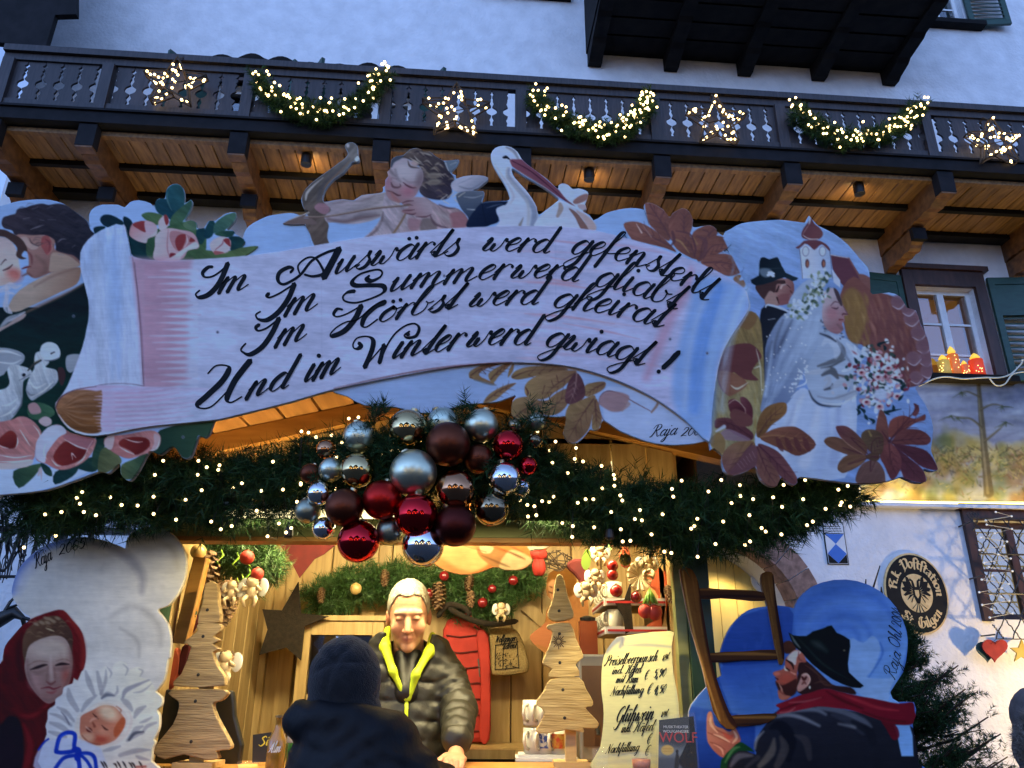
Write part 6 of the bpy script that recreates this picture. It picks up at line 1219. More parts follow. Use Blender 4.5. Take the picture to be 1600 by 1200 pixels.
mc_=MB();mc_.lathe((0,0,0),[(.20,.97),(.21,1.10),(.18,1.13),(.05,1.15)],14);capme=local_mesh('cap',mc_,cap)
GB='baubles bunched at the middle of the garland'
BAUB=[(561,683,24,'silver_m',0,'matte silver bauble at the top left of the cluster'),(637,670,29,'gold_s',0,'large shiny bronze bauble topping the cluster, mirroring rooftops'),(646,739,35,'champ',.06,'largest pale matte bauble in the middle of the cluster'),(509,703,15,'copper_s',-.03,'small shiny copper bauble high on the left edge of the cluster'),
        (485,740,15,'brown_m',-.02,'small matte brown bauble left of the small silver one'),(517,734,18,'silver_m',.01,'small matte silver bauble left of the shiny gold one'),(558,735,26,'gold_s',.03,'shiny gold bauble above the matte maroon one'),(498,771,18,'silver_s',.03,'small mirror silver bauble on the left edge above a dull silver one'),
        (481,798,19,'grey_m',-.01,'dull silver bauble lowest on the left edge of the cluster'),(538,793,28,'brown_m',.06,'large matte reddish brown bauble at the lower left'),(597,781,29,'red_m',.05,'matte bright red bauble left of the pale middle bauble'),(506,826,17,'silver_s',-.02,'small mirror silver bauble hanging below the left side'),
        (560,846,31,'red_s',.03,'large shiny red bauble hanging lowest on the left'),(609,830,21,'grey_m',-.01,'grey matte bauble between two shiny red ones'),(650,805,32,'red_s',.07,'large shiny dark red bauble right under the pale middle bauble'),(661,852,31,'silver_s',.02,'mirror silver bauble hanging lowest of all the cluster'),
        (692,662,24,'silver_m',-.05,'pale matte bauble half hidden behind the large maroon one'),(700,694,33,'brown_m',.05,'very large matte brown red bauble near the top'),(752,665,25,'champ',.0,'matte pale gold bauble at the top right'),(748,717,22,'brown_m',.0,'medium matte brown bauble right of the very large one'),
        (794,696,23,'red_s',.01,'shiny red bauble on the right edge with lit skyline reflection'),(825,728,14,'red_s',-.02,'small shiny red bauble farthest out on the right edge'),(788,748,25,'silver_s',.03,'mirror silver bauble on the right side of the cluster'),(814,762,14,'silver_s',-.03,'tiny mirror silver bauble behind the larger one on the right'),
        (712,765,29,'copper_s',.05,'shiny copper bauble right of the pale middle bauble'),(768,794,26,'dark_s',.0,'shiny dark gold bauble at the lower right of the cluster'),(711,821,31,'maroon_m',.05,'large dark maroon bauble at the lower right'),(836,690,11,'dark_s',-.05,'tiny dark gold bauble deep in the needles on the right'),
        (838,659,14,'grey_m',-.06,'dim grey bauble under the oak leaf at the upper right'),(804,666,12,'dark_s',-.05,'small dark bauble in shade right of the pale gold one')]
def bauble(c,r,kind,label,group,rot=(0,0,0),hang=True):
    b=thing('bauble',tuple(c),label,'bauble',group)
    inst('shell',ball[kind],b,c,sc=(r,r,r));inst('cap',capme,b,c,sc=(r,r,r),mat_rot=rot)
    return b
for x,y,r,k,f,lab in BAUB:
    Y=2.285-f*.75;c=onY(x,y,Y);bauble(c,r*1.06*mpp(x,y,Y),k,lab,GB,(rg.uniform(-.5,.2),rg.uniform(-.5,.5),0))
# a few tufts standing out in front of the board among the baubles
for i,(x,y)in enumerate(((620,690),(668,700),(585,735),(520,760),(770,740),(735,790),(610,745),(680,780),(830,670),(540,700),(800,770),(560,770),(728,652),(598,662))):
    p=onY(x,y,2.30);V,F=needles([p+(-.03,0,-.03),p+(.03,0,.04)],.05,22,rg,.042,.003,.07,28)
    tag(mk('fir_tuft',V,F,M['needle'],gar),kind='stuff')
# ================================================================ light stars and small garlands on the balcony rail
def rail(px,py):return fac(px,py,BO+.16)
LM=local_mesh('light_bulb',MB().ball((0,0,0),.0125,8,6),emat('rail_bulb',(1,.70,.28),9),True)
for i,(x,y,rr,lab)in enumerate(((272,128,48,'wire star of fairy lights left of the leftmost balcony garland'),(712,172,54,'wire star of fairy lights between the two lit balcony garlands on the left'),(1121,188,50,'wire star of fairy lights left of the rightmost balcony garland'),(1556,222,48,'wire star of fairy lights beyond the rightmost balcony garland'))):
    s0,h0=rail(x,y);rr*=.0062;st=thing('light_star',tuple(FP(s0,h0,BO+.16)),lab,'light star','wire stars on the balcony rail')
    pt=[(s0+(rr if k%2==0 else rr*.45)*math.sin(math.pi*k/5)*1.05,h0+(rr if k%2==0 else rr*.45)*math.cos(math.pi*k/5))for k in range(10)]
    m=MB()
    for k in range(10):
        a,b=pt[k],pt[(k+1)%10]
        for o in(.10,.19):m.tube([FP(a[0],a[1],BO+o),FP(b[0],b[1],BO+o)],.009,5)
        m.tube([FP(a[0],a[1],BO+.10),FP(a[0],a[1],BO+.19)],.008,5);c=pt[(k*7+3)%10];m.tube([FP(a[0],a[1],BO+.15),FP(c[0],c[1],BO+.15)],.006,4)
    m.tube([FP(s0,h0+rr,BO+.15),FP(s0,h0+rr+.09,BO+.08),FP(s0,h0+rr+.06,BO+.0)],.008,5)
    m.build('frame',M['twig'],st)
    for k in range(46):
        u=rg.random();j=rg.integers(10);a,b=pt[j],pt[(j+1)%10];q=rg.random()**.5 if k%3==0 else.93
        ss_,hh_=s0+(a[0]+(b[0]-a[0])*u-s0)*q,h0+(a[1]+(b[1]-a[1])*u-h0)*q;inst('light_bulb',LM,st,FP(ss_,hh_,BO+rg.uniform(.09,.22)))
for P,nb,lab in(([(400,122),(425,150),(470,172),(520,176),(560,160),(590,130),(603,116)],80,'short fir garland with lights draped left of the second star'),([(832,150),(860,175),(905,200),(950,206),(985,195),(1005,170),(1015,152)],110,'brightest fir garland on the rail, dense with lights'),([(1240,172),(1270,195),(1310,215),(1350,215),(1390,205),(1420,185),(1436,165)],90,'rightmost fir garland draped on the balcony rail')):
    C3=[FP(*rail(x,y),BO+.15)for x,y in P];gg=thing('rail_garland',tuple(C3[0]),lab,'garland','fir garlands draped on the balcony rail')
    V,F=needles(C3,.066,520,rg,.075,.007,.11,24);tag(mk('needles',V,F,M['needle'],gg),kind='stuff')
    C=crom(C3,12)
    for k in range(nb):
        p=C[rg.integers(len(C))]+rg.normal(0,.06,3)*np.array([1,.4,1])+FN*rg.uniform(.02,.11);inst('light_bulb',LM,gg,p)
# ================================================================ painted cut-out at the left: mother and child
def slab(name,out,Y,thick,mat,parent=None,sm=0,bevel=.0,loc=None,label=None,tilt=0.0):
    P=crom(out,sm,True)if sm else np.asarray(out,float)
    if np.sum(P[:,0]*np.roll(P[:,1],-1)-np.roll(P[:,0],-1)*P[:,1])>0:P=P[::-1]
    A=onYs(P,Y);c=A.mean(0);A[:,1]+=(A[:,2]-c[2])*tilt;k=len(A);Bk=A+np.array((0,thick,0))
    F=[tuple(range(k)),tuple(range(2*k-1,k-1,-1))]+[(i,k+i,k+(i+1)%k,(i+1)%k)for i in range(k)]
    o=mk(name,np.vstack([A,Bk]),F,mat,parent,loc=loc,label=label)
    if bevel:
        b=o.modifiers.new('bevel','BEVEL');b.width=bevel;b.segments=2;b.limit_method='ANGLE';b.angle_limit=R(50)
    return o
Z7,Z8,Z9=((0,795),2.963),((530,795),2.963),((1060,795),2.963)
N_,O_,P_,Q_,R_,S_=((0,930),8.889),((60,1030),7.059),((0,820),5.333),((1060,880),8),((1190,960),6.316),((1070,1020),6.667)
rg=np.random.default_rng(31)
cv=Canvas(-50,805,310,1230,(196,188,172))
for i in range(160):x,y=rg.uniform(-40,300),rg.uniform(820,1200);cv.st([(x,y),(x+rg.normal(0,16),y+rg.normal(0,16))],[1,rg.uniform(5,14),1],tuple(np.array((200,192,178))+rg.normal(0,7)),.35,4)
cv.st(t(P_,(100,560),(140,400),(260,270),(420,170),(620,120),(760,115)),[10,14,13,11,9,5],(104,122,170),.75,5);cv.st(t(P_,(150,560),(200,420),(330,290)),[8,14,8],(160,164,186),.4,7)
cv.st(t(P_,(700,140),(900,180),(1080,280),(1180,420),(1180,560)),[4,10,14,12,6],(136,130,130),.6,5);cv.st(t(P_,(930,760),(1080,680),(1240,740),(1330,860),(1340,1000)),[3,8,10,9,4],(150,142,130),.5,5);cv.st(t(P_,(1090,130),(1150,60),(1240,35)),[2,5,3],(104,102,104),.7,1.4);cv.st(t(P_,(1120,160),(1280,120),(1440,210),(1480,360)),[3,8,9,4],(168,156,132),.5,5);cv.st(t(P_,(1000,860),(1140,960),(1160,1100)),[2,6,2],(150,142,130),.5,3)
hood=t(N_,(870,205),(700,230),(550,280),(430,330),(320,400),(200,540),(70,700),(40,850),(0,950),(-400,1300),(-400,2300),(900,2400),(1000,1250),(1080,1180),(1170,1000),(1190,780),(1140,520),(1010,350))
cv.poly(hood,(104,34,34),.9,1,3,(74,20,24),((90,960),(20,1120)),1.5,1)
cv.st(t(N_,(880,230),(1020,400),(1130,600),(1160,800),(1140,1000)),[2,5,7,8,5],(140,52,44),.6,3);cv.st(t(N_,(150,760),(100,950),(60,1200)),[3,10,8],(70,18,22),.6,5);cv.st(t(N_,(300,560),(250,800),(300,1150)),[4,12,8],(54,20,22),.7,5)
cv.poly(t(Z7,(0,1000),(40,960),(90,980),(110,1090),(90,1240),(-60,1240),(-60,1000)),(34,30,36),2.5,.9)
for P,c,wd in(([(60,930),(140,960),(230,900)],(128,44,42),[4,9,3]),([(110,1000),(140,1100),(110,1230)],(124,40,40),[4,12,10]),([(170,980),(190,1080),(160,1220)],(86,22,28),[3,8,8]),([(0,900),(80,940),(200,930)],(80,22,26),[3,8,4])):cv.st(t(Z7,*P),wd,c,.7,3)
hair=t(N_,(350,960),(310,760),(330,560),(430,420),(620,310),(800,290),(930,400),(1010,560),(1000,800),(960,960),(900,700),(860,610),(760,570),(600,610),(460,720),(400,900))
cv.poly(hair,(96,70,52),1.2,1,3,(70,50,42),((60,970),(115,1020)))
for i in range(50):x,y=rg.uniform(42,110),rg.uniform(966,1005);cv.st([(x-4,y+2),(x,y),(x+5,y+2)],[.5,2,.5],((150,124,92),(62,44,36),(120,94,68))[i%3],.4,1)
for c in((500,400),(580,380),(660,380),(740,360),(640,320),(690,330),(800,320)):cv.el(*t(N_,c)[0],4.6,2.4,(140,118,92),.85,1,.4)
cv.st(t(N_,(640,460),(700,480),(750,500)),[.8,2,.6],(206,184,140),.8);cv.st(t(N_,(350,870),(400,850)),[1,2],(160,140,100),.7)
face=t(Z7,(118,700),(140,630),(230,590),(300,600),(335,680),(332,760),(310,830),(255,890),(215,900),(170,860),(130,800),(114,740))
cv.poly(face,(166,142,124),1.1,1,4,(138,102,92),((60,1010),(95,1080)))
cv.el(*t(Z7,(235,655))[0],24,16,(186,168,146),.6,8);cv.el(*t(Z7,(305,770))[0],6,12,(150,82,70),.8,5);cv.el(*t(Z7,(160,800))[0],9,12,(176,134,122),.6,6);cv.st(t(Z7,(325,640),(335,740),(300,830)),[3,6,4],(104,70,62),.55,3)
cv.st(t(Z7,(140,745),(170,735),(200,725),(218,722)),[1.4,4.4,4,1.4],(44,32,34),.95,1);cv.st(t(Z7,(258,725),(285,718),(320,720)),[2,4.4,1.4],(40,28,30),.95,1);cv.st(t(Z7,(130,725),(170,705),(220,708)),[1,2,1],(126,98,84),.7,1.2);cv.st(t(Z7,(260,705),(300,695),(330,710)),[1,2,1],(120,92,80),.7,1.2)
cv.st(t(Z7,(235,680),(236,740),(240,790)),[3,4,6],(190,166,150),.5,2);cv.st(t(Z7,(216,800),(235,812),(256,800)),[2,3.4,2],(110,64,60),.8,1.2);cv.st(t(Z7,(250,730),(256,780)),[2,3],(122,88,80),.5,1.6)
cv.st(t(Z7,(145,752),(180,758),(218,742)),[3,8,3],(120,92,82),.55,2.5);cv.st(t(Z7,(255,742),(290,742),(322,732)),[3,8,3],(112,84,76),.55,2.5);cv.st(t(Z7,(222,730),(218,770),(216,798)),[2,4,3],(128,98,86),.6,1.6);cv.st(t(Z7,(125,700),(135,780),(175,860)),[4,6,4],(118,88,80),.6,3);cv.st(t(Z7,(240,620),(290,640),(300,690)),[4,8,3],(188,168,144),.5,3);cv.st(t(Z7,(190,832),(225,826),(250,834),(282,822)),[1,3,3,1],(112,52,54),.95,.9);cv.st(t(Z7,(215,848),(240,852),(262,842)),[1,4,1],(134,76,72),.9,1.2);cv.st(t(Z7,(200,880),(240,885),(290,850)),[2,5,2],(120,92,82),.5,2)
# child in its frilled bonnet
ruf=t(O_,(60,1250),(90,830),(78,740),(100,660),(108,560),(180,505),(190,440),(262,385),(280,310),(370,270),(430,250),(480,130),(560,118),(640,128),(740,75),(805,140),(830,60),(900,20),(975,50),(985,118),(1085,85),(1155,112),(1130,195),(1235,240),(1290,330),(1300,368),(1362,430),(1350,515),(1300,560),(1332,620),(1332,720),(1312,800),(1268,885),(1280,920),(1252,1000),(1240,1130),(1180,1170),(1100,1250))
cv.poly(ruf,(196,190,180),.8,1,3,(206,198,172),((80,1100),(250,1080)))
def fl(P,c,wd,a=.8,so=1.2):cv.st(t(O_,*P),wd,c,a,so)
for P,wd in(([(520,130),(560,260),(620,400)],[3,9,4]),([(650,140),(680,280),(700,400)],[4,8,4]),([(745,120),(740,240),(690,380)],[2,5,5]),([(330,330),(350,430),(430,560)],[4,10,7]),([(210,530),(300,580),(390,680)],[3,7,4]),([(130,600),(250,640),(360,730)],[3,6,4]),([(130,700),(240,740),(330,800)],[4,9,6]),([(120,800),(220,830),(300,860)],[4,8,5]),([(640,400),(540,480),(480,570)],[3,8,4]),([(700,430),(760,385),(830,400)],[4,8,4]),([(870,300),(870,360),(840,400)],[2,4,3]),([(1220,230),(1050,300),(960,350),(930,430)],[2,6,7,3]),([(1250,270),(1150,350),(1050,370)],[1,3,1]),([(920,440),(980,490),(1030,560)],[4,10,5]),([(1180,520),(1100,570),(1060,640)],[3,9,4]),([(1150,740),(1080,770),(1040,810)],[3,8,4]),([(1160,810),(1060,830),(980,900)],[3,11,4]),([(1300,700),(1200,740),(1140,820)],[3,6,3]),([(720,1010),(800,990),(900,960)],[3,7,3]),([(1230,1000),(1080,1010),(900,1060)],[2,8,6]),([(1220,1110),(1130,1090),(1080,1070)],[2,6,3]),([(940,60),(985,110),(960,180)],[1,3,1]),([(760,90),(805,150),(790,200)],[1,3,1]),([(1110,110),(1150,130),(1120,190)],[2,3,1]),([(1250,640),(1180,680),(1120,700)],[2,5,2])):
    fl(P,((134,130,132),(152,146,140))[len(P)%2],wd)
fl([(1000,890),(1060,820),(1160,800)],(70,72,78),[4,5,2]);fl([(700,430),(750,395),(830,400)],(96,100,106),[2,5,2]);fl([(340,720),(300,640),(250,580)],(104,100,106),[2,3,1])
cv.poly(t(O_,(400,760),(430,640),(520,560),(680,470),(850,460),(980,540),(1040,660),(1010,800),(920,900),(800,960),(640,980),(500,930),(430,850)),(200,186,166),2,1)
for P in([(680,480),(840,480),(960,560),(1000,680),(960,800)],[(430,650),(540,580),(660,500)]):fl(P,(206,196,176),[2,5,2],.8)
cv.poly(t(O_,(460,690),(480,620),(600,560),(700,512),(830,520),(905,590),(960,680),(930,780),(860,880),(760,930),(640,950),(520,900),(460,820)),(172,108,82),1.2,1,4,(186,122,92),((130,1110),(185,1160)))
cv.el(*t(O_,(770,590))[0],16,11,(214,188,150),.85,5,.5);cv.poly(t(O_,(960,680),(930,780),(850,860),(830,780),(880,690),(930,640)),(164,84,52),1.6,.9);cv.el(*t(O_,(690,880))[0],11,7,(168,78,58),.9,4);cv.el(*t(O_,(540,860))[0],11,7,(196,152,118),.8,3);cv.el(*t(O_,(720,800))[0],9,7,(192,132,102),.7,4)
fl([(600,600),(640,640),(660,660)],(84,48,40),[1,3,1],.9,.8);fl([(700,730),(740,770),(770,780)],(84,48,40),[1,3,1],.9,.8);fl([(600,700),(620,740)],(120,62,48),[2,4]);fl([(570,690),(600,660),(650,650)],(204,152,122),[2,4,2],.7);cv.el(*t(O_,(560,780))[0],5,3.4,(84,36,34),.95,1,.5);fl([(520,740),(540,760),(590,800)],(206,160,130),[1,3,1],.8);fl([(480,840),(560,920),(680,940)],(128,66,50),[1,3,1.5],.7);fl([(860,520),(910,560),(900,590)],(150,84,62),[1,2,1])
cv.poly(t(O_,(0,1000),(180,880),(450,880),(640,960),(700,1010),(700,1250),(0,1250)),(184,184,190),2,.8,3)
for P,wd in(([(195,1010),(235,860),(320,810),(400,830),(395,940),(385,1010),(260,1030),(195,1020)],6.5),([(400,1000),(440,1010),(430,1090)],10),([(410,1060),(280,1090),(190,1200)],6),([(440,1080),(460,1240)],7),([(450,1040),(560,1040),(620,1090),(640,1240)],6),([(470,1060),(540,1130),(600,1240)],5),([(0,1000),(60,920),(110,880)],3)):cv.st(t(O_,*P),wd,(24,54,148),.95,.8)
for P in([(210,980),(240,870),(310,825)],[(480,1050),(560,1055),(600,1100)]):cv.st(t(O_,*P),1.6,(70,104,190),.6,.8)
for x in(690,720,830,870,930,1000,1030,1110):cv.st(t(O_,(x,1130+(x%3)*12),(x+20,1160),(x+40,1200)),[1.6,3,1.6],(52,46,44),.9,.8)
cv.st(t(O_,(1080,1190),(1180,1185)),[4,4],(150,84,70),.8,1.2);cv.weather(.02,.015)
mo=t(P_,(105,600),(100,530),(150,380),(250,260),(400,160),(600,108),(750,105),(900,140),(1000,180),(1040,200),(1048,170),(1062,110),(1125,48),(1230,15),(1350,30),(1450,90),(1520,190),(1550,300),(1540,430),(1490,560),(1400,670),(1312,706),(1355,765),(1402,845),(1422,960),(1415,1100))+[(262,1030),(256,1062),(243,1080)]+t(O_,(1302,370),(1362,430),(1350,515),(1300,560),(1332,620),(1332,720),(1312,800),(1268,885),(1280,920),(1252,1000),(1240,1130),(1180,1250))+[(-45,1220),(-45,1100),(-10,1050),(0,1037),(4,1026),(8,1009),(22,991),(35,977),(48,966),(34,955),(22,938)]
WL=(214,209,205)
moth=thing('painted_cutout',tuple(onY(140,1190,2.62)),'painted plywood cutout of a red hooded mother with a baby in white frills','cutout')
cutout('board',mo,cv,2.62,.018,WL,M['paint'],moth,sm=3)
sg=Ink();sg.word('Raja',[(56,888),(82,874)],11,.4,1.9,1.0,rot=True);sg.word('2005',[(92,868),(134,855)],10,.4,1.9,1.0,rot=True);sg.build('signature',2.62,M['ink'],moth,.0012)

# ================================================================ painted cut-out at the right: chimney sweep
cv=Canvas(1055,880,1460,1235,(66,100,176))
cv.poly([(1240,960),(1260,920),(1303,906),(1345,908),(1390,935),(1416,984),(1416,1020),(1391,1082),(1330,1090),(1260,1040)],(74,110,190),3,1,3,(104,142,206),((1300,930),(1400,1070)))
for r in(18,34,52,70):cv.st([(1320+r*1.2*math.cos(a),1000+r*1.15*math.sin(a))for a in np.linspace(2.6,6.6,14)],[2,9,10,2],((92,128,200),(62,98,182))[r%4//2],.45,4)
cv.poly([(1128,1012),(1140,985),(1160,962),(1216,948),(1240,960),(1220,1035),(1130,1040)],(50,78,156),1,1,2,(40,68,146),((1180,960),(1180,1030)));cv.poly([(1130,1040),(1220,1035),(1220,1115),(1140,1118),(1078,1112),(1100,1078)],(52,82,160),2,1,0,(70,106,178),((1150,1040),(1180,1115)));cv.poly([(1060,1100),(1150,1115),(1180,1130),(1180,1230),(1060,1230)],(50,80,160),2,1,0,(22,48,124),((1100,1110),(1110,1220)))
for i in range(60):x,y=rg.uniform(1080,1230),rg.uniform(960,1200);cv.st([(x,y),(x+rg.normal(0,6),y+rg.uniform(8,24))],[1,6,1],((72,106,184),(38,64,142))[i%2],.25,3)
cv.poly(t(R_,(870,240),(1000,280),(1090,210),(1150,260),(1170,360),(1100,540),(1040,620),(1260,630),(1330,600),(1260,780),(1360,880),(1100,860),(900,720),(860,500)),(112,144,202),1.6,1,3,(126,158,212),((1330,1000),(1380,1090)));cv.st(t(R_,(1170,280),(1190,400),(1060,620)),[2,3,1],(56,92,172),.7,1.5)
cv.poly([(1391,1082),(1404,1097),(1431,1160),(1440,1230),(1380,1230),(1380,1130)],(112,152,216),1,1,0)
coat=t(S_,(940,620),(1100,560),(1300,520),(1467,560),(1900,640),(2400,800),(2300,1400),(600,1400),(420,1200),(560,1010),(740,1060),(720,960),(790,820),(880,700))
cv.poly(coat,(40,42,56),.9,1,3,(30,32,42),((1240,1110),(1250,1210)))
for P,c,wd,a in(([(950,650),(1120,600),(1350,590),(1467,640)],(92,98,118),[3,7,7,4],.9),([(900,690),(1050,650),(1200,670),(1400,760)],(118,124,144),[2,5,6,4],.75),([(820,820),(750,900),(730,1000)],(132,138,158),[2,4,2],.8),([(900,780),(1000,760),(1100,900),(1080,1100)],(18,20,30),[6,16,18,10],.6),([(930,900),(900,1040),(780,1180)],(96,92,94),[4,12,8],.7),([(1000,880),(1040,1000),(960,1180)],(78,74,78),[5,14,10],.6),([(1150,860),(1260,920),(1300,1100)],(64,62,70),[4,12,8],.6),([(480,1180),(560,1080),(700,1070)],(84,86,104),[5,10,4],.8),([(640,1190),(760,1090)],(58,58,70),[5,8],.7)):cv.st(t(S_,*P),wd,c,a,2)
for P,c,wd,a in(([(560,920),(800,960),(1000,1050),(1080,1110)],(86,92,112),[6,9,9,4],.8),([(700,990),(880,1060),(1000,1160)],(52,56,72),[5,12,10],.7),([(760,1080),(920,1110)],(112,118,136),[3,6],.7),([(900,1060),(1060,1160),(1100,1260)],(30,32,42),[6,14,12],.7)):cv.st(t(R_,*P),wd,c,a,2)
cv.poly(t(R_,(1300,1090),(1460,1090),(1490,1200),(1500,1400),(1380,1400),(1340,1200)),(110,150,214),1,1,0)
cv.poly(t(R_,(1180,1040),(1320,1090),(1360,1200),(1300,1240),(1230,1130)),(92,26,40),1.2,.9)
sf=t(R_,(140,895),(250,850),(400,790),(620,730),(760,760),(930,800),(1100,830),(1350,880),(1490,868),(1512,960),(1535,1040),(1460,1090),(1300,1080),(1100,1020),(900,950),(700,920),(550,910),(400,940),(150,985),(180,930))
cv.poly(sf,(112,34,48),.9,1,3,(92,26,42),((1250,1090),(1420,1120)))
for P,c,wd in(([(160,950),(300,900),(450,850),(600,820)],(62,18,30),[1,3,3,1]),([(270,870),(420,860),(590,820)],(150,82,92),[1,3,1]),([(640,760),(800,850),(1000,930)],(70,20,32),[2,5,3]),([(760,780),(950,850),(1150,920),(1350,950)],(134,46,60),[2,5,5,2]),([(1000,960),(1200,1030),(1420,1060)],(72,20,34),[2,4,2]),([(180,970),(270,960),(330,920)],(150,100,108),[1,2.4,1])):cv.st(t(R_,*P),wd,c,.75,1.4)
cv.poly(t(R_,(340,480),(420,440),(640,640),(720,700),(880,720),(930,790),(760,760),(620,730),(400,790),(330,700),(360,580)),(52,36,38),1,1,3);cv.poly(t(R_,(210,290),(280,260),(340,330),(300,380),(230,380)),(70,46,40),1)
fc=t(R_,(330,350),(270,400),(232,450),(222,530),(118,572),(122,600),(152,632),(138,665),(160,720),(166,770),(172,825),(240,845),(300,800),(345,740),(350,600),(370,480),(440,470),(400,370))
cv.poly(fc,(150,92,84),.8,1,3,(120,66,62),((1220,1030),(1240,1090)))
cv.poly(t(R_,(250,440),(320,360),(390,370),(350,420),(330,500)),(188,172,182),1,.9);cv.st(t(R_,(365,370),(370,440),(430,470)),[1,3,1],(122,70,70),.9);cv.st(t(R_,(245,450),(300,490),(315,540)),[2,4,1.6],(40,26,28),.9);cv.st(t(R_,(225,510),(235,545),(270,555)),[1,3,1],(200,184,180),.9);cv.st(t(R_,(245,530),(270,550)),[2,3],(60,36,36));cv.el(*t(R_,(250,640))[0],13,9,(156,78,68),.8,4);cv.el(*t(R_,(150,585))[0],5,3.6,(178,106,98),.8,1.5);cv.st(t(R_,(135,625),(160,640)),[1.4,2.4],(72,36,36));cv.st(t(R_,(290,570),(330,590)),[2,3],(196,140,130),.7)
cv.poly(t(R_,(135,660),(200,700),(290,660),(345,640),(345,760),(290,810),(230,790),(200,730),(170,750)),(58,36,36),1.4,.9,3);cv.st(t(R_,(170,680),(195,730),(205,770)),[1,2.4,1],(170,128,120),.9);cv.poly(t(R_,(160,750),(210,790),(290,810),(220,845),(175,830)),(156,100,90),1,.9)
cv.poly(t(R_,(350,720),(380,640),(400,590),(450,580),(485,640),(460,700),(400,750),(360,760)),(158,122,122),.9,1,3);cv.st(t(R_,(400,620),(420,640),(440,620)),[3,5,3],(74,42,44));cv.st(t(R_,(400,690),(420,670),(440,690)),[2,4,1],(96,58,58),.8);cv.st(t(R_,(400,600),(450,592),(478,640),(450,700)),[1,2,2,1],(190,160,160),.8);cv.el(*t(R_,(475,720))[0],1.5,2.4,(206,204,210),.9,.7)
for P in([(430,500),(520,560),(600,640)],[(520,680),(600,660),(650,680)],[(560,620),(620,690),(720,700)]):cv.st(t(R_,*P),[1,3,1],(82,58,56),.7,1)
hat=t(R_,(268,180),(310,205),(440,212),(500,170),(600,140),(690,108),(740,180),(872,252),(862,400),(860,570),(1008,705),(900,722),(700,640),(500,490),(400,380),(340,330),(300,270))
cv.poly(hat,(24,30,32),.8,1,2,(16,22,26),((1270,980),(1320,1060)));cv.st(t(R_,(500,270),(560,300),(640,360)),[3,10,4],(62,72,78),.55,4);cv.st(t(R_,(290,200),(330,270),(380,330)),[1,3.4,1.4],(98,108,116),.8,1);cv.st(t(R_,(340,215),(450,330),(620,500),(860,640)),[1,3,4,2],(40,48,52),.7,1.5);cv.el(*t(R_,(815,355))[0],1.8,1.4,(110,104,100),.8,.7)
hd=t(S_,(232,650),(280,618),(312,750),(400,790),(470,822),(520,775),(582,900),(540,960),(450,1050),(400,1092),(320,1040),(250,950),(228,860))
cv.poly(hd,(156,112,102),.9,1,3,(132,78,74),((1110,1130),(1150,1180)))
for P,c,wd in(([(250,720),(330,800),(460,860)],(112,64,60),[1,2.4,1]),([(240,830),(330,870),(440,930)],(112,64,62),[1,2.4,1]),([(260,930),(340,960),(420,1010)],(112,64,62),[1,2.4,1]),([(270,660),(270,740),(340,830)],(200,166,150),[1,4,1.6]),([(300,850),(380,880),(470,930)],(206,172,158),[1,3,1]),([(400,830),(460,880),(500,860)],(150,72,64),[2,7,3]),([(500,800),(540,880),(500,940)],(196,156,142),[1,4,2]),([(300,950),(380,1000),(400,1060)],(190,150,138),[1,3,1])):cv.st(t(S_,*P),wd,c,.8,1)
cv.poly(t(S_,(375,1300),(378,1120),(500,985),(570,930),(640,960),(720,1030),(560,1020),(450,1130),(430,1300)),(26,60,42),.9,1,2);cv.st(t(S_,(420,1140),(500,1010),(570,980)),[2,5,2],(74,112,82),.8,1.2)
cv.weather(.02,.02)
so=[(1078,1150),(1077,1112),(1087,1093),(1100,1078),(1118,1061),(1128,1055),(1124,1035),(1128,1012),(1132,1000),(1138,986),(1148,972),(1160,960),(1172,952.5),(1185,949),(1216,946),(1235,949),(1242,950),(1247,937),(1269,916.5),(1303,906),(1340,908),(1374,923),(1401,950),(1416,984),(1418,1014),(1411,1051),(1391,1082),(1404,1097),(1428,1097),(1431,1119),(1426,1132),(1431,1160),(1436,1193),(1440,1225),(1085,1225)]
WR=(168,184,228)
swp=thing('painted_cutout',tuple(onY(1260,1190,2.60)),'painted plywood cutout of a chimney sweep in black hat and red scarf with a ladder','cutout')
cutout('board',so,cv,2.60,.018,WR,M['paint'],swp,sm=2)
sg=Ink();sg.word('Raja',[(1398,1062),(1408,1022)],11,.4,1.9,1.0,rot=True);sg.word('Ohl',[(1405,1014),(1409,988)],11,.4,1.9,1.0,rot=True);sg.word('2004',[(1408,981),(1408,952)],10,.4,1.9,1.0,rot=True);sg.build('signature',2.60,M['ink'],swp,.0012)
lc=Canvas(1055,880,1260,1160,(92,66,40))
for i in range(240):x,y=rg.uniform(1060,1150),rg.uniform(885,1150);lc.st([(x,y),(x+5,y+30)],[.6,2.4,.6],((112,82,48),(70,48,30),(128,98,58))[i%3],.4,1)
lc.st(t(Z9,(100,330),(130,540),(180,780),(240,960),(280,1010)),[8,13,13,11,8],(48,32,24),.9,1.2);lc.st(t(Z9,(20,290),(60,520),(110,720),(190,980)),[2,3,3,2],(160,132,84),.7,1)
rl_=[t(Z9,(8,290),(14,277),(40,275),(66,285),(92,340),(105,420),(128,560),(150,690),(185,810),(235,940),(275,1010),(222,1018),(162,935),(112,730),(62,560),(28,400)),t(Z9,(384,320),(395,295),(420,291),(440,305),(448,380),(462,480),(486,620),(490,700),(468,720),(440,600),(412,440),(390,370))]
lc2=Canvas(1055,880,1260,1160,(84,62,40))
for i in range(240):x,y=rg.uniform(1180,1240),rg.uniform(885,1050);lc2.st([(x,y),(x+4,y+26)],[.6,2.4,.6],((128,108,74),(62,44,30),(104,78,48))[i%3],.4,1)
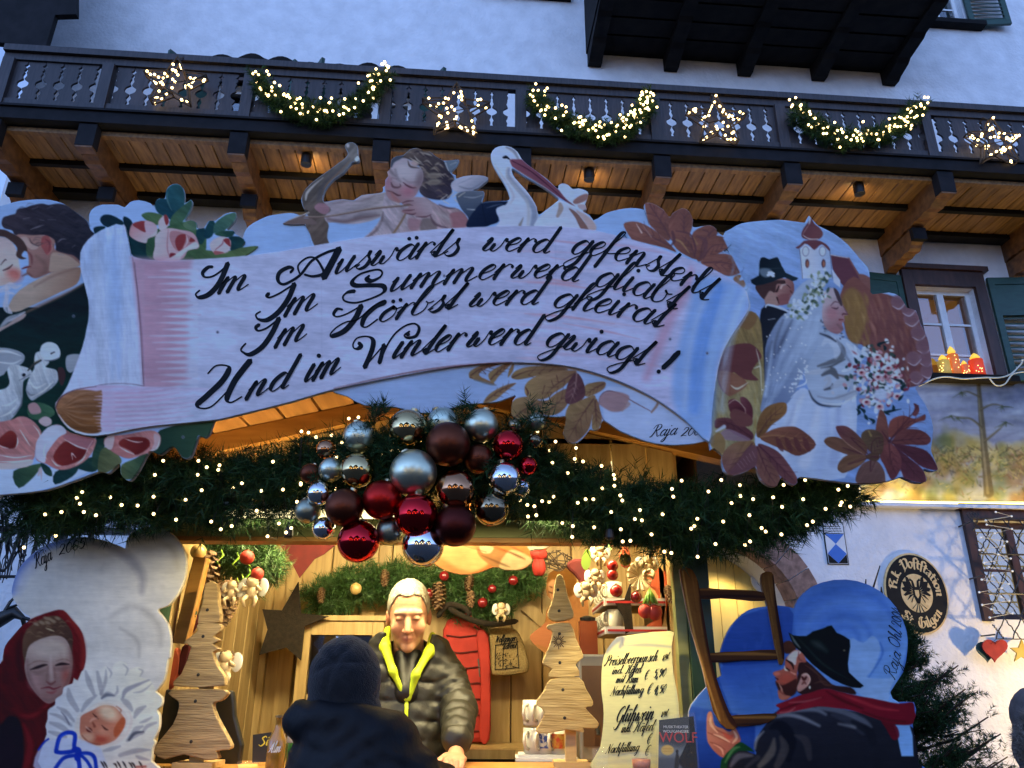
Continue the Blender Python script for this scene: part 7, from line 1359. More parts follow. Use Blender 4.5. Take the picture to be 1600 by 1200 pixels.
lc2.st(t(Z9,(440,310),(458,480),(490,690)),[3,6,6],(38,26,22),.9,1)
cutout('ladder_rail',rl_[0],lc,2.592,.02,WR,M['paint'],swp,sm=2);cutout('ladder_rail',rl_[1],lc2,2.592,.02,WR,M['paint'],swp,sm=2)
for P,c in((t(Z9,(98,368),(200,372),(320,376),(398,388),(402,424),(300,420),(200,412),(104,416)),0),(t(Z9,(148,668),(300,660),(448,652),(462,696),(300,702),(158,712)),1),(t(Z9,(222,962),(330,952),(452,948),(440,975),(380,1000),(246,1006)),2)):
    rc=Canvas(1080,900,1260,1160,(62,44,34));x0,y0=P[0];rc.st([(x0,y0+2),(x0+60,y0+1),(x0+110,y0+3)],[2,5,2],(122,92,56),.8,1.2);rc.st([(x0,y0+13),(x0+60,y0+12),(x0+110,y0+14)],[2,4,2],(36,26,22),.8,1.2)
    cutout('ladder_rung',P,rc,2.594,.02,WR,M['paint'],swp,sm=2)

# ================================================================ wooden trees on the counter
def wood_tree(Z,tiers,post,nails,Y,lab,sun=None,wood='oldwood'):
    x,y=t(Z,post[0])[0];b=onY(x,1190,Y);b[2]=CZ
    tr=thing('wooden_tree',tuple(b),lab,'wooden tree','tree shaped boards on the counter')
    for P in tiers:
        o=slab('board',t(Z,*P),Y,.032,[M[wood]],tr,2,.003)
    p0,p1=t(Z,*post);A,B=onY(*p0,Y+.02),onY(*p1,Y+.02);m=MB();m.box((A[0],Y+.034,CZ),(B[0],Y+.075,A[2]+.25));m.build('post',M['sawn'],tr)
    m=MB();m.box((A[0]-.04,Y+.0,CZ),(B[0]+.04,Y+.12,CZ+.015));m.build('foot',M['sawn'],tr)
    for n_ in nails:
        c=onY(*t(Z,n_)[0],Y);q=MB();q.ball(c,.0055,8,6,(1,.5,1));q.build('nail',M['black'],tr)
    if sun:
        c=onY(*t(Z,sun)[0],Y-.001);q=MB()
        for k in range(16):a=k*math.pi/8;r=.018 if k%2 else.025;q.tube([c+np.array((.007*math.cos(a),0,.007*math.sin(a))),c+np.array((r*math.cos(a),0,r*math.sin(a)))],.0014,4)
        q.build('sun_motif',M['brown'],tr)
wood_tree(Z7,([(950,346),(1003,346),(1010,440),(1016,524),(914,530),(935,440)],[(912,535),(1016,531),(1018,566),(986,592),(1022,608),(980,626),(1016,650),(984,664),(1006,730),(1042,818),(800,820),(838,764),(884,640),(846,624),(884,590),(916,562)],[(792,838),(1036,838),(1040,872),(1012,892),(984,902),(1000,962),(1042,1040),(1070,1096),(1058,1116),(1000,1122),(1012,1156),(950,1164),(850,1138),(762,1160),(706,1130),(722,1090),(798,1000),(826,922),(820,888),(794,872)]),
          ((868,1160),(938,1160)),((960,468),(940,590),(918,768),(905,890),(885,1078)),2.72,'weathered brown tree of rough boards at the left of the counter')
wood_tree(Z8,([(1010,306),(1036,312),(1058,400),(1086,482),(1074,510),(1000,520),(970,502),(966,476),(988,420),(1000,340)],[(966,536),(1068,528),(1096,600),(1124,660),(1130,690),(1096,722),(1114,774),(970,780),(986,742),(946,722),(944,700),(970,640),(988,570),(968,556)],[(980,790),(1110,780),(1142,832),(1176,892),(1168,916),(1140,922),(1194,980),(1202,1004),(1182,1020),(1130,1016),(1134,1036),(1050,1024),(960,1042),(910,1030),(926,1000),(950,942),(920,912),(914,890),(950,840)]),
          ((1048,1030),(1098,1030)),((1012,375),(1018,472),(1020,578),(1022,712),(1036,838),(1044,968)),2.80,'pale yellowish tree of rough boards at the right of the counter',(1016,615),'palewood')
# ================================================================ price list, flyer stand, bottles, glasses
M['paper']=pmat('cream_paper',(.62,.56,.30),(.72,.66,.38),6,rough=.8,bump=.1,bscale=20)
pl=t(Z8,(1280,600),(1310,590),(1530,565),(1545,600),(1540,640),(1548,760),(1572,900),(1578,1100),(1570,1215),(1180,1215),(1210,1100),(1225,950),(1214,840),(1218,720),(1240,650))
YP=2.66
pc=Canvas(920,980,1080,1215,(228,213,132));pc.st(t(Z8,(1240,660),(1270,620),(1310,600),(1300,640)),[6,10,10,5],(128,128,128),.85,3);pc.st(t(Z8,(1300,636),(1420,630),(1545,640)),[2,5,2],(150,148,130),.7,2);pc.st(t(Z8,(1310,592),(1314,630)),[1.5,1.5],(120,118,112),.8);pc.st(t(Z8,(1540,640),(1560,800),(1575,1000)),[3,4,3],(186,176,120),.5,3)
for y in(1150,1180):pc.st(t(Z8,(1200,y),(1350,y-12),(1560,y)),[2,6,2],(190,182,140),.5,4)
pt_=thing('price_list',tuple(onY(1000,1190,YP)),'cream paper scroll hand lettered with punch and mulled wine prices','price list')
cutout('paper',pl,pc,YP,.003,(240,232,196),M['paint'],pt_,1.3,sm=3)
pk=Ink()
def pw_(txt,a,b,xh,th=1.55,tn=.6,sh=.35):pk.word(txt,[t(Z8,a)[0],t(Z8,b)[0]],xh/2.963,sh,th,tn)
pw_('Preiselbeerpunsch',(1228,728),(1470,704),26,1.7);pw_('incl.',(1262,766),(1312,762),20);pw_('Häferl',(1326,764),(1396,758),22);pw_('mit',(1280,806),(1316,804),20);pw_('Rum',(1328,806),(1382,804),22);pw_('€',(1408,792),(1428,790),30);pw_('5,90',(1452,782),(1508,776),26);pw_('Nachfüllung',(1256,864),(1404,854),22);pw_('€',(1420,860),(1442,856),34);pw_('4,50',(1454,858),(1508,850),26)
pw_('Glühwein',(1278,990),(1452,976),40,2.3,.8);pw_('inkl.',(1304,1036),(1350,1032),24);pw_('Häferl',(1362,1034),(1452,1026),26);pw_('€',(1418,1090),(1440,1086),32);pw_('Nachfüllung',(1234,1132),(1384,1120),23);pw_('€',(1408,1144),(1434,1140),32);pw_('1/4l',(1492,702),(1522,694),16,1.2,.6);pw_('1/4l',(1486,964),(1516,958),16,1.2,.6)
pk.build('lettering',YP,M['ink'],pt_,.0012)
# flyer in a clear stand
YFL=2.60
fc_=Canvas(1020,1110,1100,1230,(60,62,62));fc_.poly([(1020,1160),(1060,1168),(1100,1160),(1100,1185),(1020,1185)],(120,124,120),8,.8,0);fc_.poly([(1020,1186),(1100,1184),(1100,1230),(1020,1230)],(74,80,84),3,.8,0)
fc_.el(1043,1172,10,8,(186,152,78),.95,.8);fc_.st([(1036,1170),(1050,1170)],1,(150,116,50),.7);fc_.st([(1036,1174),(1050,1174)],1,(150,116,50),.7)
for x,y,h in((1058,1190,14),(1076,1186,18)):fc_.st([(x,y-h),(x,y),(x-2,y+h)],[3,7,5],(24,24,26),.95,.8);fc_.el(x,y-h-2,2.2,2.6,(30,28,28),1,.7)
fc_.st([(1074,1180),(1080,1176)],[2,3],(190,196,200),.8)
fo=[(1030,1125),(1084,1119),(1092,1222),(1028,1222)]
clear=pmat('clear_acrylic',(.9,.9,.9),rough=.05);clear.node_tree.nodes['Principled BSDF'].inputs['Alpha'].default_value=.03
fs=thing('flyer_stand',tuple(onY(1060,1200,YFL)),'clear acrylic stand with a dark theatre flyer titled in red','flyer stand')
cutout('flyer',fo,fc_,YFL,.002,(210,205,190),M['paint'],fs,1.2,sm=0,back=False)
slab('front_sheet',[(1026,1119),(1086,1113),(1095,1226),(1024,1226)],YFL-.006,.003,clear,fs)
def ftext(txt,px,py,size,Y,mat,parent,name='lettering',sx=1.0):
    c=bpy.data.curves.new(name,'FONT');c.body=txt;c.size=size;c.align_x='CENTER';c.align_y='CENTER';c.extrude=.0003
    o=bpy.data.objects.new(name,c);dg=bpy.context.evaluated_depsgraph_get();me=bpy.data.meshes.new_from_object(o.evaluated_get(dg))if False else o.to_mesh().copy()
    bpy.data.objects.remove(o);me.materials.clear();me.materials.append(mat)
    return inst(name,me,parent,onY(px,py,Y),mat_rot=(R(90),0,0),sc=(sx,1,1))
M['redink']=pmat('red_print',(.42,.02,.02),(.5,.03,.03),9,rough=.6);M['palink']=pmat('pale_print',(.6,.6,.58),(.7,.7,.68),9,rough=.6)
ftext('WOLF',1060,1153,.042,YFL-.0012,M['redink'],fs);ftext('MUSIKTHEATER',1056,1136,.011,YFL-.0012,M['palink'],fs);ftext('WOLFGANGSEE',1056,1143,.011,YFL-.0012,M['palink'],fs)
# bottles
def bottle(px,py,Y,h,r,gl,liq,lab,capm):
    c=onY(px,1190,Y);c[2]=CZ;b=thing('bottle',tuple(c),lab,'bottle')
    pr=[(0,0),(r*.92,.0),(r,.01),(r,h*.52),(r*.9,h*.58),(r*.45,h*.74),(r*.36,h*.80),(r*.36,h*.95),(r*.42,h*.955),(r*.42,h*.975),(0,h*.975)]
    m=MB();m.lathe(c,pr,20);m.build('glass_body',gl,b,True);m=MB();m.lathe(c,[(r*.44,h*.96),(r*.46,h),(r*.3,h*1.01)],16);m.build('cap',capm,b)
    return b,c
G1=pmat('amber_filled_glass',(.20,.10,.012),(.32,.18,.03),3,rough=.06,coat=1);G2=pmat('green_filled_glass',(.012,.10,.02),(.03,.2,.04),3,rough=.06,coat=1)
amb=pmat('amber_drink',(.45,.26,.05),(.5,.3,.07),3,rough=.2);gdk=pmat('green_drink',(.03,.2,.04),(.04,.25,.05),3,rough=.2)
b1,c1=bottle(430,1190,2.66,.158,.029,G1,amb,'clear glass bottle of amber lemonade on the counter',cap)
b2,c2=bottle(459,1190,2.72,.165,.026,G2,gdk,'green glass bottle with a pale neck label on the counter',M['redink'])
m=MB();m.lathe(c2,[(.0255,.075),(.0268,.078),(.0268,.112),(.0255,.115)],18);m.build('label_band',M['palink'],b2,True)
sg=Ink();sg.word('Alm',[(419,1176),(438,1175)],9,.3,1.8,.8);sg.build('lettering',2.628,M['palink'],b1,.002)
cd_=slab('menu_card',[(395,1148),(424,1144),(424,1190),(394,1192)],2.80,.004,pmat('black_card',(.012,.012,.012),(.02,.02,.02),5,rough=.5),None,loc=tuple(onY(410,1190,2.8)));tag(cd_,'small black card with yellow scrawl behind the amber bottle','card')
sg=Ink();sg.word('Si',[(404,1166),(420,1164)],8,.3,2.2,1.2);sg.build('lettering',2.80,pmat('yellow_print',(.7,.55,.05),(.75,.6,.06),5),cd_,.002)
def tumbler(px,Y,h,r,mat,lab,fill=None):
    c=onY(px,1190,Y);c[2]=CZ;g_=thing('drinking_glass',tuple(c),lab,'glass');m=MB();m.lathe(c,[(r*.8,0),(r*.86,.004),(r,h),(r*.94,h),(r*.8,.008)],20);m.build('wall',mat,g_,True)
    if fill is not None:m=MB();m.lathe(c,[(r*.74,.01),(r*.88,h*.72)],18);m.build('drink',fill,g_,True)
tumbler(1002,2.585,.062,.033,clear,'short glass of amber drink at the foot of the price list',pmat('punch',(.35,.10,.06),(.45,.18,.1),4,rough=.3));tumbler(938,2.63,.07,.026,clear,'empty clear glass left of the price list')
tumbler(388,2.60,.03,.034,clear,'low amber candle glass on the counter near the bottles',emat('candle_glow',(1,.4,.08),1.5))

# ================================================================ back of the stall
M['felt']=pmat('brown_felt',(.010,.006,.003),(.022,.014,.008),60,rough=.95,bump=.5,bscale=160)
M['redcloth']=pmat('red_cloth',(.30,.014,.010),(.42,.026,.016),12,rough=.75,bump=.2,bscale=60);M['dkred']=pmat('dark_red_felt',(.07,.004,.004),(.10,.007,.006),20,rough=.9)
s_=slab('felt_star',t(Z7,(1380,338),(1392,484),(1522,497),(1408,545),(1392,702),(1325,642),(1200,676),(1238,560),(1214,465),(1305,470)),3.62,.012,M['felt'],None,loc=tuple(onY(460,980,3.62)));tag(s_,'big dark brown felt star hanging on the battened door','star','felt stars hung in the stall')
s_=slab('felt_star',t(Z8,(1352,330),(1350,430),(1362,560),(1325,580),(1316,500),(1270,425),(1320,420)),3.0,.012,M['felt'],None,loc=tuple(onY(982,940,3.0)));tag(s_,'dark felt star seen edgewise beside the mug rack','star','felt stars hung in the stall')
pn=slab('red_pennant',t(Z7,(1292,162),(1420,150),(1562,160),(1500,210),(1456,232),(1386,320),(1350,250)),3.35,.006,M['dkred'],None,loc=tuple(onY(480,860,3.35)));tag(pn,'triangular dark red felt pennant under the stall header','pennant')
b=MB();A,B=onY(283,1006,2.84),onY(316,872,2.84);b.bar(A,B,.05,.04,(0,1,0),.004);b.build('post_brace',M['orange'],stall)
# glazed cabinet
YC=3.66;cb=thing('wall_cabinet',tuple(onY(520,1150,YC)),'pale pine cabinet with a glazed door behind the vendor','cabinet')
x0,zt=onY(470,972,YC)[0],onY(470,970,YC)[2];x1=onY(600,972,YC)[0]
m=MB();m.box((x0,YC,CZ+.002),(x0+.05,YC+.03,zt));m.box((x1-.05,YC,CZ+.002),(x1,YC+.03,zt));m.box((x0+.052,YC,zt-.06),(x1-.052,YC+.03,zt));m.box((x0+.052,YC,CZ+.002),(x1-.052,YC+.03,CZ+.06));m.build('door_frame',M['honey'],cb)
m=MB();m.box((x0,YC+.032,CZ+.002),(x0+.02,YB-.04,zt));m.box((x1-.02,YC+.032,CZ+.002),(x1,YB-.04,zt));m.box((x0-.01,YC-.01,zt+.002),(x1+.01,YB-.04,zt+.024));m.box((x0+.02,YB-.06,CZ+.002),(x1-.02,YB-.04,zt));m.build('case',M['honey'],cb)
m=MB();m.box((x0+.055,YC+.012,zt-.30),(x1-.055,YC+.016,zt-.065));m.build('pane',M['glass'],cb);m=MB();m.box((x0+.055,YC+.004,CZ+.065),(x1-.055,YC+.02,zt-.31));m.build('door_panel',M['honey'],cb)
m=MB();m.box((x0+.03,YC+.05,zt-.20),(x1-.03,YB-.07,zt-.19));m.build('shelf',M['honey'],cb)
for i in range(5):
    c=np.array([x0+.10+i*.07,YC+.09,zt-.19]);q=MB();q.lathe(c,[(.022,0),(.026,.01),(.028,.07),(.024,.07)],12);o=q.build('figure_jar',M['wframe'],None,True,loc=tuple(c));tag(o,'small white jar on the cabinet shelf, '+('leftmost','second from left','in the middle','second from right','rightmost')[i],'jar','white jars in the cabinet')
# bits of greenery along the back wall
wr=thing('fir_garland',tuple(onY(640,910,3.78)),'short fir garland with cones across the back wall of the stall','garland')
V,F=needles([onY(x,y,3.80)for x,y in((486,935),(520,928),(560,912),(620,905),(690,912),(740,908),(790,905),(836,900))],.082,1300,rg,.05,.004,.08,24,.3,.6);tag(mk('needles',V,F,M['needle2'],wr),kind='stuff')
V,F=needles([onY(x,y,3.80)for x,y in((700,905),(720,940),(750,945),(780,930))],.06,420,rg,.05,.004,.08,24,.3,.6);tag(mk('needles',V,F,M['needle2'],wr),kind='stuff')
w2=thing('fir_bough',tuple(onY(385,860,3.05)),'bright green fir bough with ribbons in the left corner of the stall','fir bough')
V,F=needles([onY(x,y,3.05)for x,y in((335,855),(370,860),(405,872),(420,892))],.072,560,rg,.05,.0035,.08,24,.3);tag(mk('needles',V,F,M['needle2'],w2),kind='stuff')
M['ribbon']=pmat('green_ribbon',(.16,.36,.03),(.3,.5,.06),8,rough=.3)
for i in range(7):
    p=onY(345+rg.random()*60,858+rg.random()*50,2.95);q=MB();q.tube([p,p+(.01,0,-.02),p+(-.01,-.005,-.045),p+(.006,0,-.06)],[.002,.005,.004,.002],6);q.build('ribbon',M['ribbon'],w2,True)
# cones: overlapping scales about a spindle
M['cone']=pmat('pine_cone',(.10,.05,.025),(.30,.18,.09),30,rough=.8,island=.4)
def cone_mesh(n=64):
    V,F=[],[]
    m=MB();m.tube([(0,0,0),(0,0,-.5),(0,0,-1)],[.12,.2,.05],7);V+=[tuple(v)for v in m.V];F+=m.F
    for i in range(n):
        z=-(i+.5)/n;a=i*2.39996;r=.15+.17*math.sin(math.pi*min(1,(.15-z)*.86));w_=.10;ca,sa=math.cos(a),math.sin(a);b=len(V)
        f=lambda rr,s,zz:(rr*ca-s*sa,rr*sa+s*ca,zz)
        V+=[f(.08,-.04,z+.03),f(.08,.04,z+.03),f(r,w_,z-.05),f(r,-w_,z-.05),f(r*1.06,w_*.6,z-.10),f(r*1.06,-w_*.6,z-.10),f(r*.9,0,z-.09)]
        F+=[(b,b+1,b+2,b+3),(b+3,b+2,b+4,b+5),(b+5,b+4,b+6),(b,b+6,b+1)]
    me=bpy.data.meshes.new('pine_cone');me.from_pydata(V,[],F);me.materials.append(M['cone']);return me
CM=cone_mesh()
for px,py,Y,L_,lab in((328,862,2.95,66,'longest pine cone hanging at the top left of the stall'),(358,908,2.95,66,'pine cone hanging lower beside the cherub figures'),(686,910,3.70,40,'slim pine cone hanging from the back garland right of the vendor'),(735,898,3.70,24,'round pine cone high in the back garland right of the vendor'),(735,922,3.70,24,'pine cone in the lower part of the back garland'),(503,918,3.7,22,'pine cone at the left end of the back garland'),(602,890,3.7,24,'pine cone standing up over the back garland'),(1042,915,2.9,26,'pine cone by the right post above the price list')):
    c=onY(px,py,Y);k=L_*mpp(px,py,Y);o=inst('pine_cone',CM,None,(0,0,0))if False else bpy.data.objects.new('pine_cone',CM);COL.objects.link(o);o.location=c;o.scale=(k*.95,k*.95,k);o.rotation_euler=(rg.normal(0,.12),rg.normal(0,.15),rg.random()*6);tag(o,lab,'pine cone','pine cones hung in the stall')
# small baubles indoors
BM['red_i']=pmat('glossy_red_bauble',(.36,.012,.012),(.4,.016,.014),5,rough=.12,coat=.6);BM['mat_i']=pmat('frosted_red_bauble',(.5,.035,.02),(.55,.045,.03),30,rough=.55,bump=.2);BM['gold_i']=pmat('pearly_gold_bauble',(.62,.42,.14),(.68,.48,.2),6,rough=.3,coat=.3);BM['lime_i']=pmat('olive_gold_bauble',(.3,.26,.02),(.36,.32,.04),6,rough=.25,coat=.3);BM['dkred_i']=pmat('dark_red_bauble',(.16,.006,.01),(.2,.01,.014),6,rough=.12,coat=.6)
for k in('red_i','mat_i','gold_i','lime_i','dkred_i'):ball[k]=local_mesh('shell',ms,BM[k])
for k in ball.values():k.polygons.foreach_set('use_smooth',np.ones(len(k.polygons),bool))
for px,py,Y,r,k,lab in((310,862,2.85,12,'gold_i','pearly gold bauble at the top left corner of the stall'),(386,871,2.9,11,'mat_i','frosted red bauble higher of two in the green bough'),(402,897,2.9,10,'mat_i','frosted red bauble lower of two in the green bough'),(670,928,3.70,8,'dkred_i','dark red bauble beside the vendor on his right ear side'),(694,900,3.7,8,'dkred_i','dark red bauble high in the back garland near the slim cone'),(754,942,3.7,8,'dkred_i','dark red bauble hanging lowest over the jute bag'),(769,920,3.7,7,'dkred_i','dark red bauble in the middle of the back garland'),(802,907,3.7,8,'dkred_i','dark red bauble at the right of the back garland'),(556,920,3.7,9,'gold_i','gold bauble in the back garland left of the vendor'),
                             (963,923,2.9,10,'red_i','bright red bauble hanging before the mug rack'),(994,933,2.9,9,'dkred_i','small dark red bauble right of the felt star'),(957,884,2.9,9,'red_i','upper of two red glass balls hung one over the other'),(957,898,2.9,9,'red_i','lower of two red glass balls hung one over the other'),(977,875,2.68,9,'lime_i','olive gold bauble hanging from the outer garland at the right'),(1008,955,2.8,11,'mat_i','left one of two frosted red balls under green lace'),(1023,957,2.8,12,'mat_i','right one of two frosted red balls under green lace'),(293,1055,2.85,7,'gold_i','small coppery gold bauble below the red bag')):
    c=onY(px,py,Y);bauble(c,r*mpp(px,py,Y),k,lab,'small baubles inside the stall')
q=MB();c=onY(1016,940,2.8)
for i in range(9):a=i*.7;q.tube([c+(0,0,.045),c+(.01*math.cos(a),.01*math.sin(a),.02),c+(.026*math.cos(a),.026*math.sin(a),-.008)],[.002,.006,.004],6)
o=q.build('lace_ribbon',M['ribbon'],None,True,loc=tuple(c));tag(o,'green lace ribbon tied over two frosted red balls','ribbon')
# vendor's back wall: red jacket and jute bag
rj=slab('red_jacket',t(Z8,(545,480),(600,470),(640,540),(695,590),(690,700),(700,900),(695,1070),(640,1085),(560,1080),(450,1070),(480,800),(480,560)),3.76,.07,M['redcloth'],None,3,.022,tuple(onY(725,1050,3.76)));tag(rj,'red padded jacket hanging on the back wall beside the vendor','jacket')
for i in range(7):
    y=580+i*74;m=MB();m.tube([onY(*p,3.757)for p in t(Z8,(495,y+6),(560,y+14),(640,y+4),(688,y+16))],.004,6);m.build('quilt_seam',M['dkred'],rj)
slab('shoulder_patch',t(Z8,(640,695),(672,690),(676,775),(648,778)),3.754,.004,pmat('grey_patch',(.06,.06,.06),(.1,.1,.1),8),rj)
slab('sleeve',t(Z8,(640,560),(690,590),(700,800),(696,1060),(650,1066),(655,800),(640,640)),3.735,.05,M['redcloth'],rj,3,.02)
ju=pmat('jute',(.22,.15,.06),(.34,.25,.11),60,(3,3,3),.95,.6,180)
jb=slab('jute_bag',t(Z8,(700,560),(760,545),(820,560),(860,640),(880,740),(840,765),(720,772),(700,740),(694,640)),3.75,.06,ju,None,3,.02,tuple(onY(795,1020,3.75)));tag(jb,'small jute bag with black printed village picture on the back wall','bag')
sg=Ink();sg.word('Wolfganger',[t(Z8,(722,620))[0],t(Z8,(815,612))[0]],6,.3,1.4,.7);sg.word('Advent',[t(Z8,(752,652))[0],t(Z8,(818,644))[0]],6,.3,1.4,.7)
for P in([(722,632),(820,618)],[(822,600),(832,740)],[(724,632),(722,745)],[(722,745),(832,735)],[(760,640),(758,740)]):sg.put(*ribbon(np.array(t(Z8,*P)),np.array([1.2,1.2])))
for i in range(46):x,y=724+rg.random()*104,672+rg.random()*64;P=t(Z8,(x,y),(x+rg.normal(0,9),y+rg.normal(0,9)));sg.put(*ribbon(np.array(P),np.array([.9,.9])))
sg.build('print',3.748,M['ink'],jb,.002)
# dark draped ribbon over bag and jacket
for P,lab in(([(700,950),(735,968),(770,975),(810,970)],'dark ribbon trailing over the jute bag'),([(683,965),(700,945),(725,950),(735,962)],'dark red bow at the collar of the red jacket')):
    m=MB();m.tube(crom([onY(x,y,3.70)for x,y in P],5),[.004]+[.014]*(5*(len(P)-1)-1)+[.004],6);o=m.build('dark_ribbon',M['felt'],None,True,loc=tuple(onY(*P[0],3.7)));tag(o,lab,'ribbon')
# hanging painted scroll inside, its last letter showing
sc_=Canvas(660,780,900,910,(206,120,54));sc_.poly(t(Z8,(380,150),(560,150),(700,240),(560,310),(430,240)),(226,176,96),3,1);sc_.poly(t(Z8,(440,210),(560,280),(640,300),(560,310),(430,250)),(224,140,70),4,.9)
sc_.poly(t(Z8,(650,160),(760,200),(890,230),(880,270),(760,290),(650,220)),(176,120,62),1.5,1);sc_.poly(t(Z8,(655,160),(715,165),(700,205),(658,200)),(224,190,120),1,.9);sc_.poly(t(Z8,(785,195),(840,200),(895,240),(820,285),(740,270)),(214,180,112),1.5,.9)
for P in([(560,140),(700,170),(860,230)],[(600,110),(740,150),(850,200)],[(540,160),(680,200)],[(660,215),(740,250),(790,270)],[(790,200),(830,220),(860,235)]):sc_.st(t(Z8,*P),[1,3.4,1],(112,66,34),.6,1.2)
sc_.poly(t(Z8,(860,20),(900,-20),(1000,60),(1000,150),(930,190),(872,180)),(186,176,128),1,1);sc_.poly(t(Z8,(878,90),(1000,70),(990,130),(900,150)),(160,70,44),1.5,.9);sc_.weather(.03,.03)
sco=thing('painted_cutout',tuple(onY(770,840,2.98)),'orange painted scroll hanging inside behind the baubles','cutout')
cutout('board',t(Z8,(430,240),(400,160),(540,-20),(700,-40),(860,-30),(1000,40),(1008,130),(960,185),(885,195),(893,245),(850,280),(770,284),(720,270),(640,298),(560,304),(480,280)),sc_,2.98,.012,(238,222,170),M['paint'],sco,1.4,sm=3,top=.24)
pkn=Ink();pkn.word('n',[t(Z8,(742,108))[0],t(Z8,(828,100))[0]],27,.25,5.5,1.6);pkn.build('lettering',2.98,M['ink'],sco,.0015)
# cherub picture at the back right
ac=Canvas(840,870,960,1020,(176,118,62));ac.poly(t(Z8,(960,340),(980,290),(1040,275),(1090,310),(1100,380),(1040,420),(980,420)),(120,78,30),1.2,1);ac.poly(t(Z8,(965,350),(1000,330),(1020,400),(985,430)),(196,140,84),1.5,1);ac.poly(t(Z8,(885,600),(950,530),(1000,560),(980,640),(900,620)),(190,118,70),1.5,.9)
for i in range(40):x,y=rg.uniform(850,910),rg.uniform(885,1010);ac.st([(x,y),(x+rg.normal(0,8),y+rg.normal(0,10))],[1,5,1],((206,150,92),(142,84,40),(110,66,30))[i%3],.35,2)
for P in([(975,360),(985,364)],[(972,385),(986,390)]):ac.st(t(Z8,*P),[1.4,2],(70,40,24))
apt=thing('painted_cutout',tuple(onY(890,980,3.55)),'painted cherub cutout half hidden behind the pale wooden tree','cutout')
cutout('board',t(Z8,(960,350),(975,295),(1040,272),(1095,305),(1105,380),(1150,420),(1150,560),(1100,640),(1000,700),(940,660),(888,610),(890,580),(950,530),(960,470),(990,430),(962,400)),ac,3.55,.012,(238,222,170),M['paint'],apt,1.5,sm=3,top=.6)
# rattan star, red heart cushions
q=MB();c=onY(868,876,3.3)
for i in range(34):a,b=rg.uniform(0,6.28,2);q.tube([c+np.array((math.cos(a)*.055,rg.normal(0,.008),math.sin(a)*.04)),c+np.array((math.cos(b)*.075,rg.normal(0,.008),math.sin(b)*.045))],.0022,4)
o=q.build('twig_star',M['twig'],None,loc=tuple(c));tag(o,'loose star woven of bare twigs above the cherub picture','twig star')
for px,py,rx,rz,lab in((842,866,13,9,'upper dark red heart cushion beside the twig star'),(842,886,10,14,'lower red heart cushion beside the twig star')):
    c=onY(px,py,3.3);k=mpp(px,py,3.3);q=MB();q.ball(c+(-.3*rx*k,0,0),1,14,10,(rx*k*.8,.02,rz*k));q.ball(c+(.3*rx*k,0,0),1,14,10,(rx*k*.8,.02,rz*k));o=q.build('heart_cushion',M['redcloth'],None,True,loc=tuple(c));tag(o,lab,'cushion')
# cherub figurines
M['wax']=pmat('cream_resin',(.62,.46,.26),(.74,.60,.40),20,rough=.5,bump=.2)
def cherub(px,py,Y,s,lab,wing=True):
    c=onY(px,py,Y);k=s*mpp(px,py,Y);f=thing('cherub_figurine',tuple(c),lab,'figurine','cherub figurines hung in the stall');q=MB()
    q.ball(c+np.array((0,0,.28))*k,.24*k,12,8);q.ball(c+np.array((0,0,-.06))*k,.22*k,12,8,(1,.9,1.2))
    for sx in(-1,1):
        q.tube([c+np.array((sx*.16,-.05,.06))*k,c+np.array((sx*.34,-.14,.0))*k,c+np.array((sx*.22,-.24,.14))*k],[.08*k,.07*k,.05*k],7);q.tube([c+np.array((sx*.10,-.05,-.22))*k,c+np.array((sx*.24,-.22,-.36))*k,c+np.array((sx*.16,-.12,-.62))*k],[.11*k,.09*k,.05*k],7)
    q.build('body',M['wax'],f,True);h=MB()
    for i in range(16):a=i*2.4;z=-.1+.2*(i/16);h.ball(c+np.array((.2*math.cos(a),.04+.16*math.sin(a)*.8,.36+z))*k,.075*k,6,5)
    h.build('curls',M['cone'],f,True)
    if wing:
        for sx in(-1,1):w_=MB();w_.ball(c+np.array((sx*.34,.14,.12))*k,1,10,7,(.22*k,.03*k,.34*k));w_.build('wing',M['wframe'],f,True)
for a in((362,925,2.9,34,'small cream cherub figurine left of two hanging by the lower cone'),(394,922,2.9,42,'cream cherub figurine hanging under the green bough'),(352,1040,2.9,44,'cream cherub figurine lying low behind the weathered tree'),(783,955,3.6,26,'tiny cherub figurine hanging above the jute bag'),(916,926,2.95,34,'cherub figurine lowest of three left of the red glass balls'),(930,904,2.95,30,'cherub figurine in the middle of three left of the red glass balls'),(938,866,2.95,30,'cherub figurine highest at the right under the outer garland'),(1012,884,2.95,34,'cherub figurine near the right post with pale flowers')):cherub(*a)
